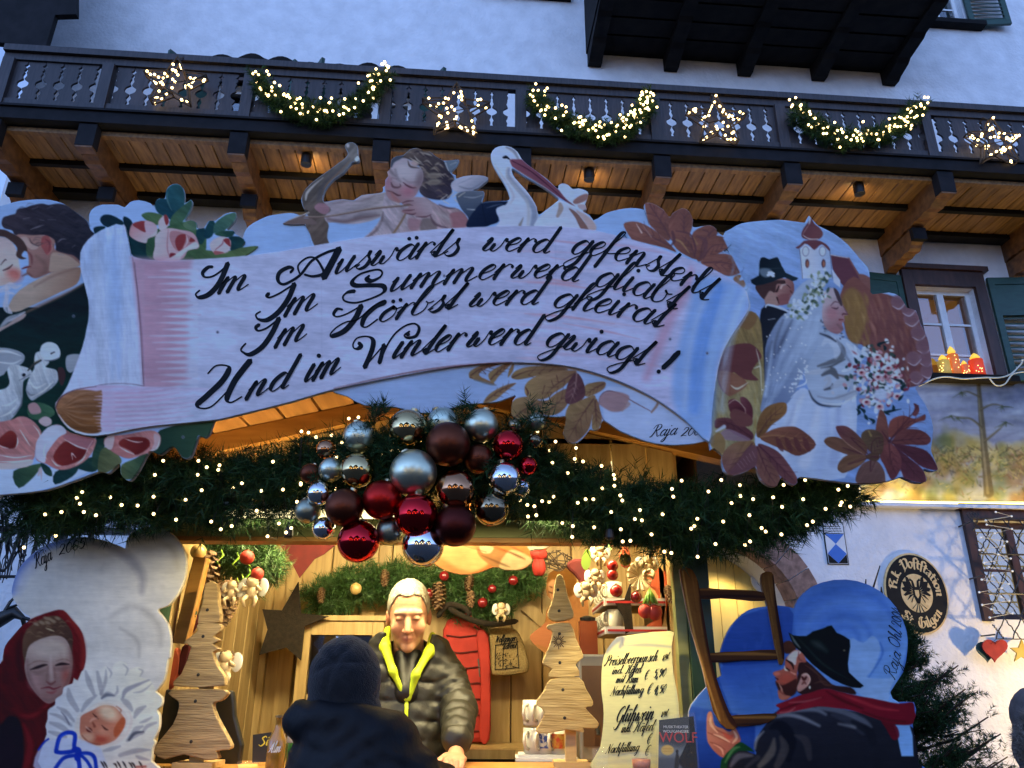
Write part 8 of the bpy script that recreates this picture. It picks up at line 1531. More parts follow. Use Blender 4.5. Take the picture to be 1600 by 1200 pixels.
# leaf, dried orange, stockings and gnome hats at the right
lf=slab('paper_leaf',t(Z8,(1140,190),(1165,200),(1162,260),(1140,284),(1120,250)),2.9,.003,pmat('lime_leaf',(.3,.5,.06),(.42,.62,.12),9,rough=.5),None,3,0,tuple(onY(917,875,2.9)));tag(lf,'lime green leaf ornament hanging under the outer garland at the right','leaf')
q=MB();c=onY(999,900,2.95)
for i in range(14):a=i*2*math.pi/14;q.tube([c,c+np.array((.045*math.cos(a),-.01,.055*math.sin(a)))],[.004,.009],5)
o=q.build('straw_flower',M['wax'],None,loc=tuple(c));tag(o,'round straw flower ornament beside the right post','ornament')
M['orangecloth']=pmat('orange_red_felt',(.5,.085,.03),(.62,.13,.05),14,rough=.85,bump=.2,bscale=80)
for P,lab,mm in(([(1440,280),(1490,260),(1525,330),(1520,470),(1500,560),(1430,575),(1420,545),(1470,500),(1480,400),(1430,340)],'orange red felt stocking hanging by the right post','orangecloth'),([(1300,190),(1340,180),(1350,260),(1310,262)],'orange felt mitten high among the right hand ornaments','orangecloth'),([(1050,260),(1120,230),(1190,330),(1180,400),(1120,420),(1110,330)],'dark red felt stocking behind the cherub figurines','dkred')):
    o=slab('felt_stocking',t(Z8,*P),3.02,.03,M[mm],None,3,.01,tuple(onY(*t(Z8,P[0])[0],3.02)));tag(o,lab,'stocking')
for P,lab,mm in(([(835,480),(870,462),(915,500),(900,550),(850,600),(812,570)],'dark red cloth sack with black leaves at the left post','dkred'),([(770,690),(815,640),(840,700),(815,800),(752,845)],'orange red felt stocking low at the left post','orangecloth'),([(840,640),(880,630),(870,700),(850,790),(820,760)],'striped dark cloth hanging behind the weathered tree','dkred')):
    o=slab('cloth_sack' if 'sack' in lab else 'felt_stocking',t(Z7,*P),2.88,.03,M[mm],None,3,.01,tuple(onY(*t(Z7,P[0])[0],2.88)));tag(o,lab,'sack' if 'sack' in lab else 'stocking')
m=MB();c=onY(297,958,2.85)
for i in range(8):a=i*.8;m.tube([c,c+np.array((.025*math.cos(a),-.012,.025*math.sin(a)))],[.003,.008],5)
o=m.build('leaf_rosette',M['green'],None,loc=tuple(c));tag(o,'dark green leaf rosette on the red cloth sack','ornament')
# mugs
M['mug']=pmat('white_mug',(.62,.58,.46),(.70,.66,.54),5,rough=.25,coat=.3)
mm_=MB();mm_.lathe((0,0,0),[(.034,0),(.038,.004),(.040,.09),(.036,.09),(.034,.01)],20);mb_=local_mesh('mug_body',mm_,M['mug'],True)
mm_=MB();mm_.tube([(0,-.038,.075),(0,-.062,.07),(0,-.066,.045),(0,-.058,.022),(0,-.037,.018)],.0065,8);mh=local_mesh('handle',mm_,M['mug'],True)
def mug(c,rz,lab,grp,s=1.0,printc=None):
    g_=thing('mug',tuple(c),lab,'mug',grp);inst('mug_body',mb_,g_,c,rz,sc=(s,s,s));inst('handle',mh,g_,c,rz,sc=(s,s,s))
    if printc:
        q=MB();n=9;V=[]
        for z in(.02,.07):
            for j in range(n):a=-2.5+2.0*j/(n-1)+rz*0;V.append(c+np.array((.0405*math.cos(a),.0405*math.sin(a),z))*s)
        q.add(V,[(j,j+1,n+j+1,n+j)for j in range(n-1)]);q.build('print',printc,g_)
pb=pmat('blue_mug_print',(.03,.06,.25),(.5,.5,.45),90,rough=.3,ramp=(.45,.55));pr_=pmat('red_mug_print',(.45,.05,.03),(.5,.3,.05),70,rough=.3,ramp=(.4,.6))
for i,(px,py,z,p,lab)in enumerate(((834,1170,0,None,'plain white mug lower left of the stacked mugs by the pale tree'),(851,1170,0,pb,'blue printed mug in the lower row of stacked mugs'),(872,1170,0,pr_,'red printed mug in the lower row of stacked mugs'),(833,1150,.092,None,'white mug upper left of the stacked mugs'),(847,1150,.092,None,'white mug in the middle of the upper stacked row'),(862,1150,.092,pb,'blue printed mug in the upper row half behind the tree'))):
    c=onY(px,1168,3.05);c[2]=CZ+.022+z;c[0]=onY(px,1168,3.05)[0];mug(c,-.6,lab,'mugs stacked on the counter',.95,p)
m=MB();m.box((.02,2.99,CZ+.001),(.24,3.14,CZ+.012));m.box((.03,3.0,CZ+.0125),(.22,3.13,CZ+.0215));o=m.build('napkin_stack',M['wframe'],None,loc=(.12,3.05,CZ));tag(o,'folded white papers under the stacked mugs','papers')
# mug rack on the right wall
rk=thing('mug_rack',(.50,3.2,1.62),'two tier cream mug rack with red striped edges on the right wall','rack')
rc_=lambda px,py,Y:onY(px,py,Y)
for(z,nm)in((rc_(925,950,3.35)[2],'a'),(rc_(935,990,3.35)[2],'b')):
    m=MB();m.box((.36,3.02,z-.016),(.585,3.42,z));m.build('shelf',M['honey'],rk);m=MB();m.box((.352,3.01,z-.020),(.359,3.43,z+.006));m.box((.36,3.002,z-.02),(.585,3.009,z+.006));m.build('edge_strip',M['wframe'],rk);m=MB();m.box((.349,3.012,z-.012),(.3515,3.428,z-.004));m.box((.362,2.999,z-.012),(.583,3.0015,z-.004));m.build('red_stripe',M['redink'],rk)
    for i in range(5):mug(np.array((.40,3.06+i*.075,z+.001)),-1.35,('white mug on the upper tier of the mug rack, ' if nm=='a' else 'white mug on the lower tier of the mug rack, ')+('nearest the counter edge','second from the counter edge','in the middle','second from the back wall','nearest the back wall')[i],'mugs on the upper tier of the rack' if nm=='a' else 'mugs on the lower tier of the rack',.78)
m=MB();m.box((.57,3.02,1.50),(.588,3.42,2.0));m.build('back_panel',M['honey'],rk)
# grey machine, tin lantern, black panel
m=MB();x0=onY(905,1100,3.0)[0];x1=onY(950,1100,3.0)[0];zt=onY(905,1022,3.0)[2];m.box((x0,3.0,CZ+.001),(x1+.06,3.34,zt));o=m.build('drinks_boiler',pmat('grey_metal',(.16,.15,.14),(.22,.21,.2),6,rough=.45,metal=.4),None,loc=(x0,3.0,CZ));bb=o.modifiers.new('bevel','BEVEL');bb.width=.008;bb.segments=2;tag(o,'plain grey metal boiler standing between tree and price list','boiler')
m=MB();m.box((x0+.012,2.996,CZ+.05),(x1+.045,2.9995,zt-.04));m.build('front_panel',M['brown'],o);m=MB();m.tube([(x0+.06,2.99,CZ+.12),(x0+.06,2.955,CZ+.12),(x0+.06,2.95,CZ+.09)],.008,8);m.build('tap',M['black'],o)
c=onY(920,1005,3.2);m=MB();m.box((c[0]-.035,3.2,c[2]-.085),(c[0]+.035,3.25,c[2]+.085));o=m.build('tea_tin',pmat('copper_red_tin',(.25,.05,.02),(.35,.09,.03),8,rough=.3,metal=.5),None,loc=tuple(c));tag(o,'copper red tin standing on the grey boiler','tin');m=MB();m.lathe(c+(0,.025,.086),[(.03,0),(.032,.012),(.012,.02)],16);m.build('lid',M['black'],o)
m=MB();m.box((x0+.005,3.18,zt+.001),(x1+.05,3.30,c[2]-.086));o=m.build('wooden_block',M['honey'],None,loc=(x0,3.2,zt));tag(o,'small wooden block under the copper red tin','block')
bp2=slab('black_panel',t(Z7,(1000,860),(1050,842),(1078,850),(1088,960),(1104,1215),(700,1215),(750,860),(800,850)),2.86,.03,pmat('black_leatherette',(.008,.008,.008),(.014,.013,.012),30,rough=.4),None,2,.008,tuple(onY(340,1180,2.86)));tag(bp2,'black rounded panel leaning behind the weathered tree','panel')
# ================================================================ people: one continuous skin per figure, meshed from a blended field
def snets(fn,lo,hi,h):
    lo,hi=np.array(lo,float),np.array(hi,float);n=np.ceil((hi-lo)/h).astype(int)+1
    g=[lo[i]+h*np.arange(n[i])for i in range(3)];X,Y,Z=np.meshgrid(*g,indexing='ij');D=fn(X,Y,Z).astype(np.float32)
    s=D<0;c=np.zeros(tuple(n-1),int)
    for a in(0,1):
        for b in(0,1):
            for d in(0,1):c+=s[a:n[0]-1+a,b:n[1]-1+b,d:n[2]-1+d]
    m=(c>0)&(c<8);idx=np.full(m.shape,-1);idx[m]=np.arange(m.sum());I=np.argwhere(m);P=np.zeros((len(I),3));K=np.zeros(len(I))
    for a in range(3):
        e=np.eye(3,dtype=int)[a];o=[x for x in range(3)if x!=a]
        for u in(0,1):
            for v in(0,1):
                f=np.zeros(3,int);f[o[0]]=u;f[o[1]]=v;A=I+f;B=A+e;da=D[tuple(A.T)];db=D[tuple(B.T)];q=(da<0)!=(db<0)
                t_=np.where(q,da/(da-db+1e-12),0);P+=np.where(q[:,None],A+t_[:,None]*e,0);K+=q
    V=lo+h*P/K[:,None];F=[]
    for a in range(3):
        e=np.eye(3,dtype=int)[a];b,d=[np.eye(3,dtype=int)[x]for x in range(3)if x!=a]
        sl0=[slice(1,None)]*3;sl0[a]=slice(0,-1);sl1=[slice(1,None)]*3;sl1[a]=slice(1,None)
        q=s[tuple(sl0)]!=s[tuple(sl1)];J=np.argwhere(q)+1;J[:,a]-=1
        ok=(J<(n-1)).all(1);J=J[ok];fl_=s[tuple(J.T)]
        quad=np.stack([idx[tuple((J-b-d).T)],idx[tuple((J-d).T)],idx[tuple(J.T)],idx[tuple((J-b).T)]],1)
        if a==1:fl_=~fl_
        quad[~fl_]=quad[~fl_][:,::-1];F.append(quad)
    F=np.vstack(F);return V,F[(F>=0).all(1)]
def smin(a,b,k):hh=np.clip(.5+.5*(b-a)/k,0,1);return b*(1-hh)+a*hh-k*hh*(1-hh)
def ell(X,Y,Z,c,r):
    x,y,z=(X-c[0])/r[0],(Y-c[1])/r[1],(Z-c[2])/r[2];k0=np.sqrt(x*x+y*y+z*z)+1e-9;k1=np.sqrt((x/r[0])**2+(y/r[1])**2+(z/r[2])**2)+1e-9;return k0*(k0-1)/k1
def cap(X,Y,Z,a,b,ra,rb,par=False):
    a,b=np.array(a,float),np.array(b,float);e=b-a;t_=np.clip(((X-a[0])*e[0]+(Y-a[1])*e[1]+(Z-a[2])*e[2])/e.dot(e),0,1)
    d=np.sqrt((X-a[0]-t_*e[0])**2+(Y-a[1]-t_*e[1])**2+(Z-a[2]-t_*e[2])**2)-(ra+(rb-ra)*t_);return(d,t_)if par else d
def quilt(u,p):return np.abs(np.sin(math.pi*u/p))**.55
# ---------------------------------------------------------------- the vendor, bending his head over the counter
YM=3.12;hc=onY(640,962,YM);MX=hc[0];HZ=hc[2]
man=thing('person',(MX,YM,0),'white haired man in dark quilted jacket with neon yellow lining behind the counter','person')
TL=R(-16);ct,st_=math.cos(TL),math.sin(TL);YAW=R(6)
def hl(X,Y,Z):  # world -> head frame (face looks along -y, bowed and turned a little)
    x,y,z=X-MX,Y-YM+.03,Z-HZ;y,z=y*ct-z*st_,y*st_+z*ct;return x*math.cos(YAW)+y*math.sin(YAW),-x*math.sin(YAW)+y*math.cos(YAW),z
def headf(X,Y,Z):
    x,y,z=hl(X,Y,Z);ax=np.abs(x)
    d=ell(x,y,z,(0,.012,.028),(.076,.096,.098));d=smin(d,ell(x,y,z,(0,-.03,-.045),(.062,.068,.082)),.03)
    d=smin(d,ell(ax,y,z,(.040,-.070,-.030),(.024,.022,.026)),.02);d=smin(d,cap(x,y,z,(0,-.092,.012),(0,-.122,-.034),.010,.0135),.012);d=smin(d,ell(ax,y,z,(.012,-.108,-.037),(.010,.010,.008)),.006)
    d=smin(d,cap(ax,y,z,(.008,-.092,.028),(.046,-.078,.024),.010,.008),.014);d=-smin(-d,ell(ax,y,z,(.032,-.102,.006),(.018,.012,.011)),.008)
    d=smin(d,ell(ax,y,z,(.031,-.083,.005),(.015,.013,.010)),.004);d=smin(d,cap(ax,y,z,(.0,-.100,-.064),(.020,-.090,-.065),.0065,.003),.006);d=smin(d,cap(ax,y,z,(.0,-.098,-.075),(.016,-.090,-.074),.007,.004),.006)
    d=np.maximum(d,-cap(ax,y,z,(0,-.109,-.0695),(.022,-.094,-.0695),.0018,.001));d=smin(d,ell(x,y,z,(0,-.082,-.102),(.024,.02,.02)),.018);d=np.maximum(d,-cap(ax,y,z,(.020,-.1,-.03),(.034,-.086,-.07),.003,.002)+.001)
    d=smin(d,ell(ax,y,z,(.079,.012,-.012),(.010,.020,.032)),.008);d=np.maximum(d,-ell(ax,y,z,(.089,.004,-.012),(.006,.010,.018)))
    return smin(d,cap(x,y,z,(0,.03,-.08),(0,.075,-.21),.056,.066),.03)
V,F=snets(headf,(MX-.12,YM-.2,HZ-.24),(MX+.12,YM+.16,HZ+.15),.0042)
x,y,z=hl(V[:,0],V[:,1],V[:,2]);ax=np.abs(x);C=np.tile(np.array(L(204,152,118)),(len(V),1))
def blend(msk,col,a):C[:]=C*(1-(np.clip(msk,0,1)*a)[:,None])+np.array(L(*col))*(np.clip(msk,0,1)*a)[:,None]
g3=lambda c,r:np.exp(-(((ax-c[0])/r[0])**2+((y-c[1])/r[1])**2+((z-c[2])/r[2])**2))
blend(g3((.042,-.07,-.032),(.02,.05,.02)),(208,132,100),.45);blend(g3((0,-.12,-.034),(.014,.03,.014)),(204,118,92),.6);blend(g3((.085,.01,-.01),(.02,.03,.03)),(200,110,84),.6)
blend(g3((.008,-.1,-.069),(.018,.03,.009)),(158,78,66),.8);blend(g3((.034,-.085,.026),(.018,.03,.005)),(190,176,156),.8);blend(g3((.031,-.095,.001),(.014,.03,.0028)),(70,46,36),.85);blend(g3((.031,-.09,-.012),(.016,.03,.005)),(170,112,90),.5);blend((np.abs(np.sin(z*260))>.93)*(z>.045)*(y<0),(176,118,88),.4);blend((z<-.085)*1.0*(y<-.02),(190,142,112),.5)
M['skin']=vmat('skin',.5,.08,.4,200,(1,1,1));mk('head',V,F,M['skin'],man,True,C)
def hairf(X,Y,Z):
    x,y,z=hl(X,Y,Z);th=np.arctan2(x,y);d=ell(x,y,z,(0,.014,.034),(.0815,.101,.102))+.0016*np.sin(th*46+z*90+3*np.sin(z*60))+.0012*np.sin(x*300+y*200)
    line=.084+.003*np.sin(th*9+1)+.0015*np.sin(th*31+2)-1.15*np.clip(y+.045,0,.12)-.045*np.clip((np.abs(x)-.045)/.025,0,1);return np.maximum(d,line-z)
V,F=snets(hairf,(MX-.13,YM-.17,HZ-.12),(MX+.13,YM+.16,HZ+.17),.0042);mk('hair',V,F,pmat('white_hair',(.27,.25,.19),(.44,.41,.33),80,(1,1,.2),.6,.5,220),man,True)
# jacket
sh=HZ-.185;SX=.205
ela,han=(MX+.205,YM-.02,1.36),onY(712,1192,2.86)
han[2]=CZ+.05
def jackf(X,Y,Z):
    d=ell(X,Y,Z,(MX,YM+.06,sh-.20),(.165,.13,.30));d=smin(d,cap(X,Y,Z,(MX-.125,YM+.06,sh-.02),(MX+.125,YM+.06,sh-.02),.066,.066),.06);d=smin(d,cap(X,Y,Z,(MX,YM+.06,sh-.30),(MX,YM+.05,sh-.75),.150,.155),.08)
    d=d-.012*quilt(Z+.05*np.abs(X-MX),.066)**.7
    for s in(-1,1):
        e=np.array(ela if s>0 else(MX-.22,YM-.02,1.34));hd=np.array(han if s>0 else(MX-.18,YM-.24,CZ+.07));d1,t1=cap(X,Y,Z,(MX+s*.15,YM+.06,sh-.03),e,.066,.056,True);d2,t2=cap(X,Y,Z,e,hd+(e-hd)*.22,.062,.047,True)
        d1=d1-.010*quilt(t1,.19);d2=d2-.009*quilt(t2,.24);d=smin(d,smin(d1,d2,.02),.025)
    hood=np.sqrt((np.sqrt((X-MX)**2+(Y-YM-.06)**2)-.115)**2+((Z-sh-.055)*.8+(Y-YM)*.25)**2)-.05+.006*np.sin(np.arctan2(X-MX,Y-YM)*9);hood=np.maximum(hood,-(Y-YM+.045-.3*np.abs(X-MX)));d=smin(d,hood,.02)
    neck=ell(X,Y,Z,(MX,YM-.02,sh+.10),(.085,.10,.19));return-smin(-d,neck,.012)+.0022*np.sin(X*90+Z*40)*np.sin(Z*110-X*30)
V,F=snets(jackf,(MX-.44,YM-.34,CZ-.25),(MX+.44,YM+.28,sh+.16),.0078)
M['nylon']=pmat('dark_olive_nylon',(.014,.013,.008),(.028,.025,.016),9,rough=.52,bump=.25,bscale=50,dist=.006);mk('jacket',V,F,M['nylon'],man,True)
M['neon']=pmat('neon_yellow_lining',(.55,.72,.015),(.66,.82,.03),9,rough=.6,bump=.2,bscale=60)
def front(x,z):
    lo,hi=YM-.26,YM+.06
    for _ in range(20):
        m_=(lo+hi)/2;v=jackf(np.array([x]),np.array([m_]),np.array([z]))[0];lo,hi=(lo,m_)if v<0 else(m_,hi)
    return(lo+hi)/2
nb=np.array((MX+.012,front(MX+.012,sh-.13)-.004,sh-.115))
def linf(X,Y,Z):
    d=cap(X,Y,Z,(MX-.088,YM+.045,sh+.135),(MX-.084,YM-.03,sh+.07),.014,.019);d=smin(d,cap(X,Y,Z,(MX-.082,YM-.035,sh+.068),(MX-.040,YM-.085,sh-.02),.019,.015),.02);d=smin(d,cap(X,Y,Z,(MX-.04,YM-.085,sh-.02),nb,.013,.008),.015)
    e=cap(X,Y,Z,(MX+.088,YM+.045,sh+.115),(MX+.086,YM-.03,sh+.05),.013,.018);e=smin(e,cap(X,Y,Z,(MX+.082,YM-.035,sh+.048),(MX+.045,YM-.085,sh-.03),.018,.014),.02);e=smin(e,cap(X,Y,Z,(MX+.045,YM-.085,sh-.03),nb+np.array((.012,0,0)),.016,.008),.015);return smin(d,e,.004)
V,F=snets(linf,(MX-.16,YM-.2,sh-.18),(MX+.16,YM+.1,sh+.18),.006);mk('collar_lining',V,F,M['neon'],man,True)
zp=[(MX+.014+.004*math.sin(i),front(MX+.014,sh-.12-.028*i)-.006,sh-.12-.028*i)for i in range(17)]
m=MB();m.tube(crom(zp,3),.0075,6);m.build('zip',M['neon'],man,True);m=MB();m.ball(zp[2],.011,8,6,(.7,.6,1.6));m.build('zip_pull',M['neon'],man,True)
def undf(X,Y,Z):return cap(X,Y,Z,(MX,YM+.03,sh+.02),(MX+.01,YM-.045,sh-.09),.06,.05)
V,F=snets(undf,(MX-.1,YM-.12,sh-.16),(MX+.1,YM+.12,sh+.1),.008);mk('undershirt',V,F,M['black'],man,True)
# hands resting on the counter: palm, four bent fingers, thumb off the side
def handf(base,s,dirx):
    b=np.array(base);f0=np.array((dirx*.25,-.95,-.12));f0/=np.linalg.norm(f0);sd=np.array((s*.95,dirx*s*.25,0));k1=b+f0*.085
    def f(X,Y,Z):
        d=ell(X,Y,Z,b+f0*.045,(.040,.050,.017));d=smin(d,cap(X,Y,Z,b-f0*.06,b,.028,.026),.02)
        for i,(o,ln)in enumerate(((-.028,.072),(-.009,.080),(.010,.075),(.028,.058))):
            p0=k1+sd*o;p1=p0+f0*ln*.5+(0,0,.004);p2=p1+f0*ln*.32+(0,0,-.010);p3=p2+f0*ln*.24+(0,0,-.012);d=smin(d,cap(X,Y,Z,p0-f0*.02,p1,.0095,.009),.006);d=smin(d,cap(X,Y,Z,p1,p2,.009,.0082),.003);d=smin(d,cap(X,Y,Z,p2,p3,.0082,.007),.003)
        q0=b+f0*.02-sd*.034;q1=q0+f0*.036-sd*.022+(0,0,-.006);q2=q1+f0*.03-sd*.004+(0,0,-.006);d=smin(d,cap(X,Y,Z,q0,q1,.014,.011),.01);return smin(d,cap(X,Y,Z,q1,q2,.0105,.0085),.004)
    return f,b+f0*.06
for s,bs in((1,han+(0,-.02,-.02)),(-1,np.array((MX-.18,YM-.26,CZ+.03)))):
    f,c=handf(bs,s,.1*s);V,F=snets(f,c-.16,c+.16,.0045);mk('hand',V,F,M['skin'],man,True,np.tile(np.array(L(208,146,112)),(len(V),1)))
m=MB();m.tube([(MX-.09,YM+.06,CZ-.3),(MX-.1,YM+.06,.5),(MX-.1,YM+.05,.06)],[.1,.08,.06],12);m.tube([(MX+.09,YM+.06,CZ-.3),(MX+.1,YM+.06,.5),(MX+.1,YM+.05,.06)],[.1,.08,.06],12);m.build('trousers',M['black'],man,True)
for s in(-1,1):m=MB();m.ball((MX+s*.1,YM,.05),1,12,8,(.055,.14,.05));m.build('shoe',M['black'],man,True)
# ---------------------------------------------------------------- the customer, seen from behind
YC_=2.18;bc=onY(539,1064,YC_);BX,BZ=bc[0],bc[2]
cus=thing('person',(BX,YC_,0),'customer in black knitted cap and black hooded jacket seen from behind','person')
def beanf(X,Y,Z):
    x,y,z=X-BX,Y-YC_,Z-BZ;d=ell(x,y,z,(0,.0,.0),(.094,.108,.112));a=np.arctan2(z-.045,x+.01);rr=np.sqrt((z-.045)**2+(x+.01)**2);fold=np.clip(1-np.abs(rr-.045)/.05,0,1)*(y<.03)
    d=d-.007*fold*np.abs(np.sin(a*3.5))**.6+.010*np.exp(-(rr/.014)**2)*(y<0);d=smin(d,ell(x,y,z,(.0,.01,-.065),(.097,.110,.045)),.02);return d+.0015*np.sin(x*500)*np.sin(z*400)
V,F=snets(beanf,(BX-.13,YC_-.15,BZ-.13),(BX+.13,YC_+.15,BZ+.14),.005);mk('knitted_cap',V,F,pmat('black_knit',(.006,.006,.008),(.014,.013,.014),60,rough=.95,bump=.7,bscale=260,sheen=.15),cus,True)
V,F=snets(lambda X,Y,Z:smin(ell(X,Y,Z,(BX,YC_+.03,BZ-.05),(.078,.092,.12)),cap(X,Y,Z,(BX,YC_+.02,BZ-.1),(BX,YC_+.02,BZ-.24),.06,.065),.03),(BX-.12,YC_-.12,BZ-.26),(BX+.12,YC_+.16,BZ+.1),.008);mk('head',V,F,M['skin'],cus,True,np.tile(np.array(L(206,150,116)),(len(V),1)))
S2=onY(540,1164,YC_)[2];JX=onY(562,1165,YC_)[0];pa,pe=onY(628,1178,YC_+.02),onY(690,1222,YC_+.28)
def cjf(X,Y,Z):
    d=cap(X,Y,Z,(JX-.07,YC_+.01,S2-.05),(JX+.075,YC_+.01,S2-.07),.09,.085);d=smin(d,cap(X,Y,Z,(JX,YC_,S2-.1),(JX,YC_,S2-.7),.165,.175),.10)
    h1=np.sqrt((np.sqrt(((X-BX-.02)/1.25)**2+(Y-YC_-.0)**2)-.085)**2+(Z-S2-.045+.12*np.clip(Y-YC_,-.2,.2)+.10*(X-BX))**2)-.052;d=smin(d,h1,.03);d=smin(d,ell(X,Y,Z,(JX+.0,YC_-.08,S2+.0),(.115,.06,.075)),.03)
    for P0,P1,P2 in((((JX+.12,YC_+.02,S2-.12)),tuple(pa+(.03,0,-.07)),tuple(pe)),((JX-.10,YC_+.02,S2-.1),(JX-.13,YC_+.05,S2-.38),(JX-.10,YC_+.3,CZ+.06))):d=smin(d,smin(cap(X,Y,Z,P0,P1,.085,.072),cap(X,Y,Z,P1,P2,.072,.05),.03),.04)
    return d+.004*np.sin(X*30+4*np.sin(Z*22))*np.sin(Z*46+3*np.sin(X*25))+.0014*np.sin(X*90+Z*60+5*np.sin(Z*30))
V,F=snets(cjf,(JX-.42,YC_-.26,S2-.75),(JX+.5,YC_+.42,S2+.16),.0095);mk('hooded_jacket',V,F,pmat('black_nylon',(.004,.004,.005),(.009,.009,.011),9,rough=.6,bump=.3,bscale=45,dist=.006,spec=.25),cus,True)
m=MB();m.tube([(JX-.1,YC_,S2-.7),(JX-.11,YC_,.45),(JX-.11,YC_,.06)],[.11,.085,.065],12);m.tube([(JX+.1,YC_,S2-.7),(JX+.11,YC_,.45),(JX+.11,YC_,.06)],[.11,.085,.065],12);m.build('trousers',M['black'],cus,True)
for s in(-1,1):m=MB();m.ball((JX+s*.11,YC_+.05,.05),1,12,8,(.055,.14,.05));m.build('shoe',M['black'],cus,True)
# ---------------------------------------------------------------- passer-by at the right edge, fur trimmed hood
YP_=2.7;pc_=onY(1634,1138,YP_);PX,PZ=pc_[0],pc_[2]
pas=thing('person',(PX,YP_,0),'passer-by in a grey coat with fur trimmed hood at the right edge','person')
def coatf(X,Y,Z):
    d=ell(X,Y,Z,(PX,YP_,PZ-.42),(.17,.14,.34));d=smin(d,ell(X,Y,Z,(PX,YP_+.02,PZ-.06),(.088,.11,.12)),.05);d=smin(d,cap(X,Y,Z,(PX,YP_,PZ-.5),(PX,YP_,PZ-1.0),.18,.2),.08);return d+.004*np.sin(Z*60+X*30)
V,F=snets(coatf,(PX-.26,YP_-.24,PZ-1.1),(PX+.26,YP_+.24,PZ+.12),.012);mk('coat',V,F,pmat('grey_wool',(.05,.055,.07),(.09,.09,.11),40,rough=.95,bump=.3,bscale=160),pas,True)
ring=[np.array((PX+.105*math.cos(a),YP_-.05,PZ-.07+.12*math.sin(a)))for a in np.linspace(0,2*math.pi,12)]
V,F=needles(ring,.035,500,np.random.default_rng(8),.03,.0016,.03,26);tag(mk('fur_trim',V,F,pmat('grey_fur',(.16,.14,.12),(.34,.31,.28),30,rough=.9,island=.4),pas),kind='stuff')
V,F=snets(lambda X,Y,Z:smin(ell(X,Y,Z,(PX,YP_-.03,PZ-.06),(.07,.085,.10)),ell(X,Y,Z,(PX,YP_-.115,PZ-.075),(.012,.014,.018)),.012),(PX-.1,YP_-.16,PZ-.18),(PX+.1,YP_+.08,PZ+.06),.006);mk('head',V,F,M['skin'],pas,True,np.tile(np.array(L(206,150,120)),(len(V),1)))
m=MB();m.ball((PX,YP_-.0,PZ+.03),1,16,12,(.09,.11,.10));m.build('woollen_hat',pmat('grey_hat',(.12,.11,.11),(.2,.18,.18),40,rough=.95,bump=.4,bscale=120),pas,True)
for s in(-1,1):m=MB();m.tube([(PX+s*.09,YP_,PZ-1.0),(PX+s*.09,YP_,.08)],[.09,.06],12);m.ball((PX+s*.09,YP_-.04,.05),1,12,8,(.05,.13,.05));m.build('leg',M['black'],pas,True)
# ================================================================ signs, grille and trimmings on the front of the inn
def fslab(name,pts,o0,o1,mat,parent=None,sm=0,loc=None):
    P=crom(pts,sm,True)if sm else np.asarray(pts,float);Q=[fac(x,y,o1)for x,y in P];m=MB();m.prism(Q,lambda u,v:FP(u,v,o1),lambda u,v:FP(u,v,o0));return m.build(name,mat,parent,loc=loc)
M['enamel_w']=pmat('white_enamel',(.66,.66,.66),(.74,.74,.74),9,rough=.3);M['enamel_b']=pmat('blue_enamel',(.03,.13,.5),(.04,.16,.56),9,rough=.3);M['enamel_k']=pmat('black_enamel',(.006,.006,.006),(.010,.010,.010),9,rough=.65,spec=.2);M['goldpaint']=pmat('gold_leaf_paint',(.62,.42,.16),(.74,.54,.24),30,rough=.45)
ps=thing('heritage_plaque',tuple(FP(3.3,2.8,0)),'small upright blue and white diamond plaque on the white wall','plaque');s0,s1,h0,h1=3.19,3.41,2.57,3.0
def fbox(name,a,b,c,d,o0,o1,mat,par):m=MB(FP);m.box((a,c,o0),(b,d,o1));return m.build(name,mat,par)
fbox('plate',s0,s1,h0,h1,.002,.014,M['enamel_k'],ps);fbox('white_field',s0+.008,s1-.008,h0+.008,h1-.008,.0145,.0155,M['enamel_w'],ps)
def fpoly(name,pts,o,mat,par):m=MB();m.prism(pts,lambda u,v:FP(u,v,o),lambda u,v:FP(u,v,o-.001));return m.build(name,mat,par)
a,b,tp,cm,bt=s0+.012,s1-.012,h1-.125,h1-.225,h0+.012;mid=(a+b)/2
fpoly('blue_field',[(a,tp),(mid,cm),(b,tp)],.0172,M['enamel_b'],ps);fpoly('blue_field',[(mid,cm),(a,(cm+bt)/2+.0),(mid,bt),(b,(cm+bt)/2)],.0172,M['enamel_b'],ps);fpoly('black_field',[(a,(cm+bt)/2-.004),(a,bt),(mid,bt)],.0174,M['enamel_k'],ps);fpoly('black_field',[(b,(cm+bt)/2-.004),(mid,bt),(b,bt)],.0174,M['enamel_k'],ps)
fbox('black_bar',a,b,tp+.002,tp+.008,.0165,.0172,M['enamel_k'],ps)
sg=Ink()
for r in range(4):
    y=822.5+r*3.6;x=1287+r*.5
    while x<1311+r*.5:wd=1.4+random.random()*2.4;sg.put(*ribbon(np.array([(x,y),(x+wd,y+.2)]),np.array([1.1,1.1])));x+=wd+1
def wproj(o):return lambda P:facs(P,o)
sg.build('small_lettering',0,M['enamel_k'],ps,proj=wproj(.018))
# oval sign
ov=thing('oval_sign',tuple(FP(4.06,2.3,0)),'black oval sign with gold blackletter and a double headed eagle','sign');oc,oh,ra,rb=4.055,2.30,.325,.395
th=np.linspace(0,2*math.pi,49)[:-1]
def oval(k,o0,o1,nm,mat):m=MB();m.prism([(oc+ra*k*math.cos(q),oh+(rb*k+(k-1)*.02)*math.sin(q))for q in th],lambda u,v:FP(u,v,o1),lambda u,v:FP(u,v,o0));m.build(nm,mat,ov)
oval(1.0,.004,.028,'rim',M['goldpaint']);oval(.955,.0285,.031,'black_field',M['enamel_k']);oval(.50,.0315,.034,'gold_medallion',M['goldpaint'])
